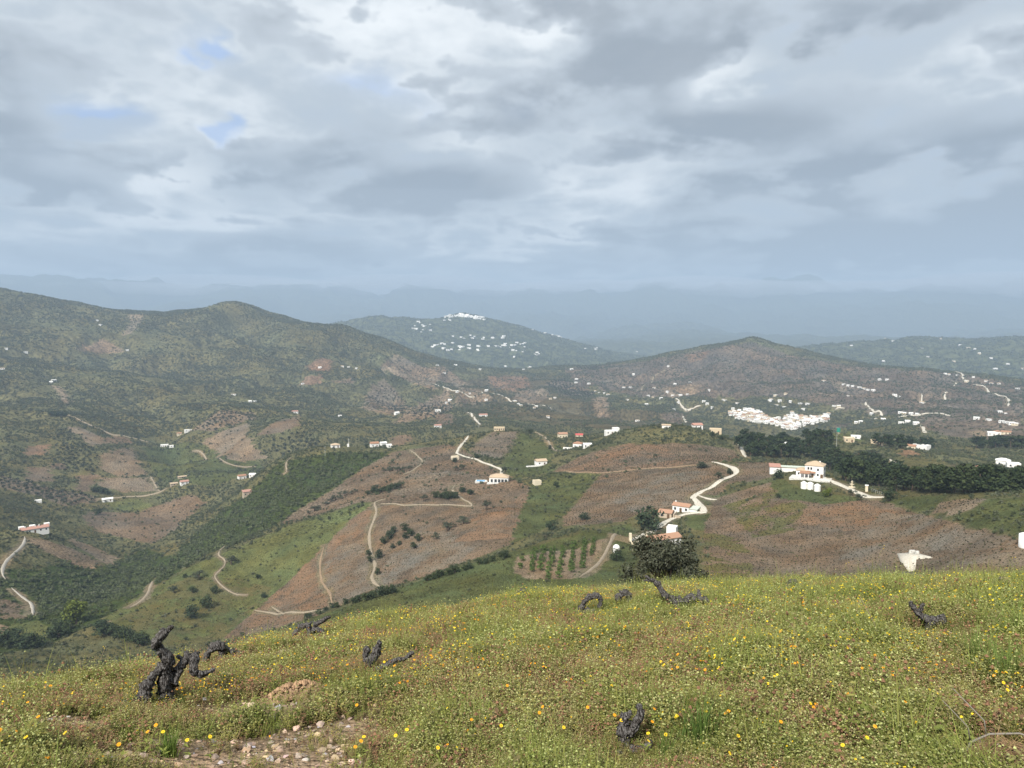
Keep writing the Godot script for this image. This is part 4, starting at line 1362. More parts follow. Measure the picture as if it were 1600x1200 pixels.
const ORDINALS := ["first", "second", "third", "fourth", "fifth", "sixth", "seventh", "eighth", "ninth", "tenth", "eleventh", "twelfth", "thirteenth", "fourteenth", "fifteenth", "sixteenth", "seventeenth", "eighteenth", "nineteenth", "twentieth", "twenty-first", "twenty-second", "twenty-third", "twenty-fourth", "twenty-fifth", "twenty-sixth", "twenty-seventh", "twenty-eighth", "twenty-ninth", "thirtieth", "thirty-first", "thirty-second", "thirty-third", "thirty-fourth", "thirty-fifth", "thirty-sixth", "thirty-seventh", "thirty-eighth"]

func country_area(px: float, py: float) -> String:
	if px > 1320 and py < 580: return "on the far hazy hills right"
	if px < 250: return "on the left wooded slopes"
	if px < 600: return "on the slopes left of centre"
	if px < 790: return "around the central spur"
	if px < 1000: return "on the slopes right of centre"
	if px < 1120: return "at the broad hill's left foot"
	if px < 1300: return "scattered above the village"
	if px < 1420: return "right of the village"
	return "on the right hand slopes"

# the town on the far peak and the houses strewn below it, too small to pick apart
func far_town():
	var spots := []
	for i in 70:
		var f := rng.randf()
		var px := lerpf(696.0, 758.0, f)
		spots.append([at_sight(px, lerpf(492.0, 499.0, absf(f - 0.35) * 1.3) + rng.randf_range(-1.5, 2.5), 4000.0, 6000.0), 1.0])
	for g in HILL_TOWN_LOW:
		for k in int(g[2] / 5.0) + 2:
			spots.append([at_sight(g[0] + rng.randfn() * g[2] * 0.4, g[1] + rng.randfn() * g[3] * 0.4, 3500.0, 5600.0), 0.85])
	var st := SurfaceTool.new()
	st.begin(Mesh.PRIMITIVE_TRIANGLES)
	st.append_from(bx(12, 8, 9), 0, Transform3D(Basis.IDENTITY, Vector3(0, 2, 0)))
	st.append_from(roof_mesh(12, 9, 1.8, "gable"), 0, Transform3D(Basis.IDENTITY, Vector3(0, 6, 0)))
	var xf := []
	for s in spots:
		var k: float = s[1] * rng.randf_range(0.8, 1.6)
		xf.append(Transform3D(Basis(Vector3.UP, rng.randf() * TAU).scaled(Vector3(k * rng.randf_range(0.9, 1.5), k * rng.randf_range(0.8, 1.2), k)), s[0]))
	scatter("hill_town", st.commit(), mat(lin(0.80, 0.79, 0.76), 0.9, 0.2), xf, [], "tiny white houses of the town on the far peak", "town")

func fill_town(line: Array, nearest: float, farthest: float, count: int, apart: float, scl: float, group: String):
	var poly := PackedVector2Array()
	var lo := Vector2(1e9, 1e9)
	var hi := -lo
	for i in line.size() / 2:
		var q := Vector2(line[i * 2], line[i * 2 + 1])
		poly.append(q)
		lo = lo.min(q)
		hi = hi.max(q)
	var made := []
	var tries := 0
	while made.size() < count and tries < count * 40:
		tries += 1
		var q := Vector2(rng.randf_range(lo.x, hi.x), rng.randf_range(lo.y, hi.y))
		if not Geometry2D.is_point_in_polygon(q, poly):
			continue
		var p := at_sight(q.x, q.y, nearest, farthest)
		var ok := true
		for m in made:
			if Vector2(m.x - p.x, m.z - p.z).length() < apart:
				ok = false
				break
		if not ok:
			continue
		made.append(p)
		var roof: String = ["white", "white", "white", "terracotta", "tan_tile"][rng.randi() % 5]
		var wall := "white" if rng.randf() < 0.93 else "cream"
		var shape: String = ["gable", "flat", "lean"][rng.randi() % 3]
		var told := "%s house with %s %s roof %s of the dense village" % [wall, {"gable": "gabled", "flat": "flat", "lean": "single slope"}[shape], {"white": "white", "terracotta": "terracotta", "tan_tile": "tan"}[roof], "at the left end" if q.x < 1180.0 else ("in the middle" if q.x < 1235.0 else "at the right end")]
		small_house("village_house", p, rng.randf_range(7.5, 13) * scl, rng.randf_range(6.5, 9) * scl, rng.randf_range(4.5, 8.0) * scl, facing(p) + rng.randf_range(-0.7, 0.7), wall, roof, shape, told, group)

func white_farmhouse():
	var p := at_sight(1266, 744, 250, 600)
	var o := thing("two_storey_house", p, facing(p) - 0.15)
	o.scale = Vector3.ONE * 0.88
	tag(o, "two storey white house with hipped tile roof and tiled porch", "house")
	var base := 3.0
	put("main_wall", bx(9.6, 6.6 + base, 8.4), M.white, o, Vector3(2.4, (6.6 - base) / 2, -1.0))
	put("main_roof", roof_mesh(9.6, 8.4, 2.1, "hip"), M.tan_tile, o, Vector3(2.4, 6.6, -1.0))
	put("side_wing", bx(5.2, 3.4 + base, 7.0), M.white, o, Vector3(-4.4, (3.4 - base) / 2, 0.2))
	put("wing_roof", roof_mesh(5.2, 7.0, 1.1, "hip"), M.tan_tile, o, Vector3(-4.4, 3.4, 0.2))
	var porch := put("porch_roof", roof_mesh(4.6, 3.4, 1.0, "lean"), M.terracotta, o, Vector3(-2.0, 2.5, 5.2))
	for x in [-2.1, 0.0, 2.1]:
		put("porch_post", bx(0.4, 4.5, 0.4), M.white, porch, Vector3(x, -2.26, 1.4))
	put("door_canopy", roof_mesh(2.6, 1.4, 0.6, "lean"), M.terracotta, o, Vector3(1.6, 2.7, 3.9))
	for w in [[-0.6, 5.0], [0.9, 5.0], [4.4, 4.6], [4.4, 1.7]]:
		put("window", bx(0.95, 1.35, 0.12), M.window, o, Vector3(w[0], w[1], 3.24))
	put("window", bx(0.9, 1.2, 0.12), M.window, o, Vector3(-5.6, 1.7, 3.74))
	put("door", bx(1.2, 2.2, 0.12), M.door, o, Vector3(1.6, 1.1, 3.24))
	put("door", bx(1.4, 2.2, 0.12), M.door, o, Vector3(6.4, 1.1, 3.24))
	for z in [-2.8, 0.6]:
		put("window", bx(0.12, 1.35, 0.95), M.window, o, Vector3(7.24, 4.8, z))
		put("window", bx(0.12, 1.35, 0.95), M.window, o, Vector3(7.24, 1.7, z))
	put("terrace", bx(21, 3.0, 9.5), M.paving, o, Vector3(1.0, -1.45, 5.4))
	put("chimney", bx(0.7, 1.3, 0.7), M.white, o, Vector3(4.6, 8.0, -2.2))
	# courtyard wall and annex to the left
	var q := at_sight(1222, 738, 250, 600)
	var a := thing("outbuilding", q, facing(q) + 0.1)
	tag(a, "low white yard wall with small pink roofed annex left of the two storey house", "outbuilding")
	put("yard_wall", bx(15, 2.2 + 3.0, 0.4), M.white, a, Vector3(3.0, -0.4, 0.0))
	put("annex_wall", bx(5.0, 6.0, 4.6), M.white, a, Vector3(-3.6, 0.0, 0.0))
	put("annex_roof", roof_mesh(5.0, 4.6, 0.9, "lean"), M.pink, a, Vector3(-3.6, 3.0, 0.0))
	put("shed_roof", bx(13, 0.2, 5.0), M.grey_sheet, a, Vector3(5.0, 2.6, -3.4))
	put("shed_wall", bx(12.4, 5.2, 4.4), M.stone, a, Vector3(5.0, -0.1, -3.4))
	# gate pillar and stone shrine by the drive
	var gp := at_sight(1354, 768, 250, 500)
	var g := thing("gate_pillar", gp, facing(gp))
	tag(g, "square cream gate pillar beside the concrete drive", "gate pillar")
	put("shaft", bx(1.1, 3.6, 1.1), M.cream, g, Vector3(0, 0.9, 0))
	put("cap", bx(1.5, 0.25, 1.5), M.white, g, Vector3(0, 2.82, 0))
	var fp := at_sight(1331, 762, 250, 500)
	var f := thing("fountain", fp, facing(fp))
	tag(f, "tiered pale stone fountain at the edge of the drive", "fountain")
	for t in [[1.5, 0.8, 0.0], [0.5, 1.0, 0.9], [1.0, 0.3, 1.55], [0.3, 0.8, 2.1], [0.6, 0.25, 2.6], [0.22, 0.6, 3.0]]:
		var cyl := CylinderMesh.new()
		cyl.top_radius = t[0]
		cyl.bottom_radius = t[0] * 0.8
		cyl.height = t[1]
		cyl.radial_segments = 14
		put("tier", cyl, M.cream, f, Vector3(0, t[2], 0))
	# railing along the drive
	var ra := at_sight(1362, 768, 250, 500)
	var rb := at_sight(1380, 775, 250, 500)
	var rail := thing("railing", ra, 0.0)
	tag(rail, "grey metal railing along the end of the concrete drive", "railing")
	for k in 7:
		var pp := ground(ra.lerp(rb, k / 6.0)) - ra
		put("post", bx(0.1, 1.6, 0.1), M.metal, rail, pp + Vector3(0, 0.6, 0))
		if k < 6:
			var pn := ground(ra.lerp(rb, (k + 1) / 6.0)) - ra
			var seg := put("bar", bx(0.06, 0.06, pp.distance_to(pn)), M.metal, rail, (pp + pn) / 2 + Vector3(0, 1.35, 0))
			seg.basis = Basis.looking_at(pn - pp, Vector3.UP)

func upper_farm():
	var p := at_sight(1066, 799, 280, 450)
	var o := thing("farm_cottage", p, facing(p) - 0.35)
	tag(o, "white cottage with orange tile roof beside the road bend", "cottage")
	block(o, Vector3.ZERO, 8.0, 4.6, 2.9, "white", "orange", "gable", 3, 2.0)
	put("lean_to_wall", bx(3.6, 4.2, 4.2), M.white, o, Vector3(5.9, 0.1, -0.1))
	put("lean_to_roof", roof_mesh(3.6, 4.2, 0.6, "lean"), M.grey_sheet, o, Vector3(5.9, 2.2, -0.1))
	put("chimney", bx(0.6, 1.4, 0.6), M.white, o, Vector3(-3.4, 3.9, -0.6))
	var q := at_sight(1041, 808, 270, 450)
	var a := thing("farm_ruin", q, facing(q) - 0.25)
	tag(a, "tumbledown stone barn with patchy tile roof beside the round tree", "barn")
	block(a, Vector3.ZERO, 6.0, 4.6, 2.5, "stone", "orange", "gable", 2, 2.0)
	put("side_wall", bx(0.5, 4.5, 5.6), M.stone, a, Vector3(4.2, 0.4, 0.3))
	put("side_wall", bx(3.2, 4.0, 0.5), M.stone, a, Vector3(5.6, 0.0, 2.2))

func lower_farm():
	var p := at_sight(1036, 852, 230, 360)
	var o := thing("long_farmhouse", p, facing(p) + 0.62)
	tag(o, "long white farmhouse with mottled orange roof half behind the olive tree", "farmhouse")
	block(o, Vector3.ZERO, 12.5, 5.0, 3.0, "white", "orange", "gable", 4, 2.5)
	var c := at_sight(1050, 836, 230, 380)
	var b := thing("white_cube_house", c, facing(c) - 0.2)
	tag(b, "plain white cube outbuilding behind the long orange roof", "outbuilding")
	block(b, Vector3.ZERO, 4.0, 4.0, 3.4, "white", "white", "flat", 0, 2.0)
	var q := at_sight(994, 850, 230, 380)
	var y := thing("courtyard_wall", q, facing(q) + 0.2)
	tag(y, "crumbling cream courtyard walls with two square pillars", "wall")
	put("wall_panel", bx(6.5, 2.6, 0.5), M.cream, y, Vector3(1.6, 0.2, 1.4))
	put("wall_panel", bx(0.5, 2.4, 5.0), M.cream, y, Vector3(4.8, 0.1, -1.0))
	put("wall_panel", bx(0.5, 2.2, 4.0), M.cream, y, Vector3(-1.8, 0.0, -0.6))
	put("pillar", bx(0.9, 4.6, 0.9), M.cream, y, Vector3(-1.6, 0.9, -2.8))
	put("pillar", bx(0.9, 4.6, 0.9), M.cream, y, Vector3(4.4, 0.9, -3.9))
	var t := at_sight(963, 863, 200, 320)
	var d := thing("well_house", t, 0.3)
	tag(d, "small white domed well house beside the dark shrub", "well house")
	var cyl := CylinderMesh.new()
	cyl.top_radius = 1.15
	cyl.bottom_radius = 1.2
	cyl.height = 2.4
	put("wall", cyl, M.white, d, Vector3(0, 0.4, 0))
	var dome := SphereMesh.new()
	dome.radius = 1.2
	dome.height = 1.2
	dome.is_hemisphere = true
	put("dome", dome, M.white, d, Vector3(0, 1.55, 0))
	put("door", bx(0.7, 1.2, 0.1), M.door, d, Vector3(0.3, 0.5, 1.2))
	# pale concrete apron and cistern on the vine slope
	var s := thing("concrete_apron", at_sight(1418, 876, 200, 330), 0.0)
	tag(s, "pale concrete apron with low cistern walls on the vine slope", "concrete slab")
	var st := SurfaceTool.new()
	st.begin(Mesh.PRIMITIVE_TRIANGLES)
	var rim := [1402, 866, 1428, 864, 1457, 872, 1432, 874, 1430, 891, 1420, 894]
	var pts := []
	for i in rim.size() / 2:
		pts.append(where(rim[i * 2], rim[i * 2 + 1], 190, 340) + Vector3(0, 0.3, 0))
	var mid := Vector3.ZERO
	for q2 in [0, 1, 3]:
		mid += pts[q2] / 3.0
	for i in pts.size():
		for v in [mid, pts[(i + 1) % pts.size()], pts[i]]:
			st.add_vertex(v - s.position)
		for v in [pts[i], pts[(i + 1) % pts.size()], pts[i] - Vector3(0, 2, 0), pts[(i + 1) % pts.size()], pts[(i + 1) % pts.size()] - Vector3(0, 2, 0), pts[i] - Vector3(0, 2, 0)]:
			st.add_vertex(v - s.position)
	st.generate_normals()
	put("slab", st.commit(), M.concrete, s)
	for w in [[1425, 866, 1.6, 0.8], [1433, 868, 0.9, 1.0], [1422, 867, 0.6, 0.6]]:
		put("cistern_wall", bx(w[2], w[3] + 1.0, 0.6), M.paving, s, where(w[0], w[1], 190, 340) - s.position + Vector3(0, 0.4, 0))
	var tp := at_sight(1617, 848, 190, 300)
	var tank := thing("round_cistern", tp, 0.0)
	tag(tank, "open white cistern cut off by the right edge", "cistern")
	var ring := CSGCylinder3D.new()
	var wall := SurfaceTool.new()
	ring.free()
	wall.begin(Mesh.PRIMITIVE_TRIANGLES)
	for i in 40:
		var a0 := TAU * i / 40.0
		var a1 := TAU * (i + 1) / 40.0
		for f in [[3.4, -1.8, 3.4, 1.7], [3.4, 1.7, 3.1, 1.7], [3.1, 1.7, 3.1, 0.6], [3.1, 0.6, 0.0, 0.6]]:
			var A := Vector3(cos(a0) * f[0], f[1], sin(a0) * f[0])
			var B := Vector3(cos(a1) * f[0], f[1], sin(a1) * f[0])
			var C := Vector3(cos(a0) * f[2], f[3], sin(a0) * f[2])
			var D := Vector3(cos(a1) * f[2], f[3], sin(a1) * f[2])
			for v in [A, C, B, B, C, D]:
				wall.add_vertex(v)
	wall.generate_normals()
	put("wall", wall.commit(), M.white, tank)

func pool_villa():
	var p := at_sight(780, 752, 380, 650)
	var o := thing("pool_villa", p, facing(p) - 0.1)
	tag(o, "single storey white villa with sand coloured hip roof and arcade", "villa")
	block(o, Vector3.ZERO, 12.5, 8.0, 3.2, "white", "tan_tile", "hip", 0, 2.5)
	for x in [-4.6, -1.9, 0.4, 2.7, 4.9]:
		put("arch_opening", bx(1.5, 2.0, 0.12), M.window, o, Vector3(x, 1.2, 4.03))
	for x in [-3.2, -0.7, 1.5, 3.8]:
		put("arcade_column", bx(0.35, 4.6, 0.35), M.white, o, Vector3(x, 0.4, 4.6))
	put("terrace", bx(16, 2.6, 4.0), M.paving, o, Vector3(0.5, -1.2, 5.6))
	var q := at_sight(755, 752, 380, 650)
	var d := thing("swimming_pool", q, facing(q) - 0.1)
	tag(d, "blue rectangular swimming pool with white deck beside the arcaded villa", "swimming pool")
	put("deck", bx(15, 2.6, 6.0), M.paving, d, Vector3(2.2, -0.9, 0))
	var water := mat(lin(0.10, 0.36, 0.62), 0.08, 0.5)
	put("water", bx(5.6, 0.1, 3.6), water, d, Vector3(-1.6, 0.42, 0.2))
	var w := at_sight(839, 757, 350, 650)
	var h := thing("ruined_hut", w, facing(w) + 0.4)
	tag(h, "roofless white hut at the corner of the green slope", "hut")
	for f in [[0, 1.9, 4.6, 0.4], [0, -1.9, 4.6, 0.4], [2.1, 0, 0.4, 3.4], [-2.1, 0, 0.4, 3.4]]:
		put("wall", bx(f[2], 5.0, f[3]), M.cream, h, Vector3(f[0], 0.4, f[1]))

func water_tanks():
	var labels := ["left of the three white water tanks below the house", "middle of the three white water tanks below the house", "right of the three white water tanks below the house"]
	var spots := [[1256, 763], [1266, 764], [1277, 767]]
	for i in 3:
		var p := at_sight(spots[i][0], spots[i][1], 250, 500)
		var o := thing("water_tank", p, facing(p))
		tag(o, labels[i], "water tank", "white water tanks below the house")
		var c := CylinderMesh.new()
		c.top_radius = 1.42
		c.bottom_radius = 1.42
		c.height = 3.6
		c.radial_segments = 20
		put("barrel", c, M.white, o, Vector3(0, 0.8, 0))
		var t := CylinderMesh.new()
		t.top_radius = 0.35
		t.bottom_radius = 1.46
		t.height = 0.7
		t.radial_segments = 20
		put("lid", t, M.white, o, Vector3(0, 2.95, 0))
	var g := at_sight(1310, 678, 500, 900)
	var o := thing("green_tank", g, facing(g))
	tag(o, "green cylindrical tank on pale legs upon the grassy knoll", "water tank")
	var c := CylinderMesh.new()
	c.top_radius = 1.5
	c.bottom_radius = 1.5
	c.height = 3.4
	put("barrel", c, mat(lin(0.02, 0.22, 0.16), 0.5, 0.4), o, Vector3(0, 3.6, 0))
	for k in 4:
		put("leg", bx(0.3, 3.2, 0.3), M.cream, o, Vector3(cos(k * PI / 2) * 1.1, 0.5, sin(k * PI / 2) * 1.1))
	var poles := [[545, 698, 550, 1000, 8.0, "thin pale mast beside the tiny hut on the ridge"], [1307, 700, 450, 900, 11.0, "grey utility pole rising from the olive trees"], [508, 712, 500, 900, 9.0, "thin pole on the wooded flank of the green ridge"], [748, 668, 800, 1500, 12.0, "white post beside the winding white road"]]
	for q in poles:
		var pp := at_sight(q[0], q[1], q[2], q[3])
		var pole := thing("utility_pole", pp, facing(pp))
		tag(pole, q[5], "pole", "poles on the hillsides")
		var cy := CylinderMesh.new()
		cy.top_radius = 0.12
		cy.bottom_radius = 0.2
		cy.height = q[4] + 1.0
		cy.radial_segments = 8
		put("shaft", cy, M.metal if q[0] != 545 else M.white, pole, Vector3(0, q[4] / 2 - 0.5, 0))
		put("cross_arm", bx(1.6, 0.14, 0.14), M.metal, pole, Vector3(0, q[4] - 0.6, 0))

# ---------------------------------------------------------------- trees and scrub
func leaf_material(c: Color, glow := 0.25) -> StandardMaterial3D:
	var m := mat(c, 0.75, 0.25)
	m.vertex_color_use_as_albedo = true
	m.backlight_enabled = true
	m.backlight = Color(glow, glow, glow)
	m.cull_mode = BaseMaterial3D.CULL_DISABLED
	return m

# leaf sprays spread through lobes of a crown; each lobe is [centre, radii]
func crown_mesh(seed_: int, lobes: Array, count: int, leaf: float, spread := 0.35) -> ArrayMesh:
	var g := RandomNumberGenerator.new()
	g.seed = seed_
	var v := PackedVector3Array()
	var nn := PackedVector3Array()
	var cc := PackedColorArray()
	var idx := PackedInt32Array()
	for i in count:
		var l: Array = lobes[i % lobes.size()]
		var d := Vector3(g.randfn(), g.randfn(), g.randfn()).normalized()
		var rad := pow(g.randf(), spread)
		var rr: Vector3 = l[1]
		var p: Vector3 = l[0] + d * rr * rad
		var nrm := (d + Vector3(g.randfn(), g.randfn(), g.randfn()) * 0.55).normalized()
		var t := nrm.cross(Vector3(g.randfn(), g.randfn(), g.randfn())).normalized()
		var b := nrm.cross(t)
		var s := leaf * g.randf_range(0.6, 1.3)
		var w := s * g.randf_range(0.35, 0.7)
		var k := v.size()
		v.append_array([p - t * s, p - b * w + nrm * s * 0.15, p + t * s, p + b * w + nrm * s * 0.15])
		nn.append_array([nrm, nrm, nrm, nrm])
		var q := g.randf_range(0.7, 1.35)
		var c := Color(q * g.randf_range(0.92, 1.1), q, q * g.randf_range(0.85, 1.1))
		cc.append_array([c, c, c, c])
		idx.append_array([k, k + 2, k + 1, k, k + 3, k + 2])
	return surface(v, nn, idx, cc)

func limb_mesh(paths: Array, sides := 7, rough := 0.0, seed_ := 1) -> ArrayMesh:
	# each path: array of [point, radius]
	var st := SurfaceTool.new()
	st.begin(Mesh.PRIMITIVE_TRIANGLES)
	var base := 0
	for path in paths:
		var n: int = path.size()
		var up := Vector3(0.31, 0.2, 0.93).normalized()
		for i in n:
			var a: Vector3 = path[maxi(i - 1, 0)][0]
			var b: Vector3 = path[mini(i + 1, n - 1)][0]
			var d := (b - a).normalized()
			var x := d.cross(up).normalized()
			up = x.cross(d).normalized()
			for s in sides:
				var ang := TAU * s / sides
				var r: float = path[i][1]
				var dir := x * cos(ang) + up * sin(ang)
				if rough > 0.0:
					var q: Vector3 = path[i][0] + dir * r
					r *= 1.0 + rough * (n_bark.get_noise_3d(q.x * 7.0 + seed_ * 7.0, q.y * 7.0, q.z * 7.0) * 1.0 + n_bark.get_noise_3d(cos(ang + i * 0.07) * 2.6 + seed_ * 3.0, sin(ang + i * 0.07) * 2.6, i * 0.09) * 1.5)
				st.add_vertex(path[i][0] + dir * r)
		for i in n - 1:
			for s in sides:
				var a := base + i * sides + s
				var b := base + i * sides + (s + 1) % sides
				for q in [a, b, a + sides, b, b + sides, a + sides]:
					st.add_index(q)
		for e in [0, n - 1]:
			st.add_vertex(path[e][0])
			var ci := base + n * sides + (0 if e == 0 else 1)
			for s in sides:
				var a: int = base + e * sides + s
				var b: int = base + e * sides + (s + 1) % sides
				for q in ([ci, b, a] if e == 0 else [ci, a, b]):
					st.add_index(q)
		base += n * sides + 2
	st.generate_normals()
	return st.commit()

var n_bark := FastNoiseLite.new()
var bark: StandardMaterial3D

# a trunk with limbs, and a crown of lobes; sizes for a tree one metre tall, scaled when placed
func tree_model(called: String, seed_: int, kind: String, leaves: int, leaf: float, col: Color) -> Node3D:
	var g := RandomNumberGenerator.new()
	g.seed = seed_
	var o := Node3D.new()
	o.name = called
	var lobes := []
	var paths := []
	var trunk_top := 0.35
	var tr := 0.035
	match kind:
		"round":
			for i in 11:
				var a := TAU * i / 11.0 * 2.4
				var rr := g.randf_range(0.08, 0.34)
				lobes.append([Vector3(cos(a) * rr, g.randf_range(0.2, 0.8) - rr * 0.2, sin(a) * rr), Vector3(0.21, 0.18, 0.21) * g.randf_range(0.8, 1.2)])
			trunk_top = 0.34
			tr = 0.045
		"olive":
			for i in 13:
				var a := g.randf() * TAU
				var rr := g.randf_range(0.1, 0.42)
				lobes.append([Vector3(cos(a) * rr, g.randf_range(0.42, 0.84) - rr * 0.25, sin(a) * rr), Vector3(0.17, 0.14, 0.17) * g.randf_range(0.7, 1.25)])
			trunk_top = 0.4
			tr = 0.05
		"pine":
			for i in 14:
				var a := g.randf() * TAU
				var h := g.randf_range(0.2, 0.93)
				var rr := (1.0 - h) * 0.3 + 0.02
				lobes.append([Vector3(cos(a) * rr, h, sin(a) * rr), Vector3(0.17, 0.10, 0.17) * g.randf_range(0.8, 1.2)])
			trunk_top = 0.8
			tr = 0.022
		"poplar":
			for i in 10:
				var a := g.randf() * TAU
				var h := g.randf_range(0.12, 0.86)
				var rr := 0.3 * sin(clampf(h, 0.1, 0.95) * PI) * g.randf()
				lobes.append([Vector3(cos(a) * rr, h, sin(a) * rr), Vector3(0.24, 0.2, 0.24) * g.randf_range(0.7, 1.15)])
			trunk_top = 0.8
			tr = 0.03
		"cypress":
			for i in 8:
				var h := 0.12 + i * 0.11
				lobes.append([Vector3(g.randfn() * 0.01, h, g.randfn() * 0.01), Vector3(0.085, 0.1, 0.085) * (1.15 - h * 0.7)])
			trunk_top = 0.5
			tr = 0.02
		_:
			for i in 8:
				var a := g.randf() * TAU
				var rr := g.randf_range(0.1, 0.42)
				lobes.append([Vector3(cos(a) * rr, g.randf_range(0.22, 0.7) - rr * 0.25, sin(a) * rr), Vector3(0.26, 0.24, 0.26) * g.randf_range(0.8, 1.2)])
			trunk_top = 0.2
			tr = 0.03
	var top := Vector3(g.randfn() * 0.02, trunk_top, g.randfn() * 0.02)
	paths.append([[Vector3(0, -0.18, 0), tr * 1.35], [Vector3(0, 0.0, 0), tr * 1.15], [top * 0.5, tr], [top, tr * 0.6]])
	for i in mini(6, lobes.size()):
		var l: Vector3 = lobes[i][0]
		var st := top * g.randf_range(0.55, 1.0)
		paths.append([[st, tr * 0.55], [(st + l) * 0.5 + Vector3(0, 0.03, 0), tr * 0.4], [l, tr * 0.2]])
	put("trunk", limb_mesh(paths, 6), bark, o)
	put("crown", crown_mesh(seed_ + 5, lobes, leaves, leaf), leaf_material(col), o)
	return o

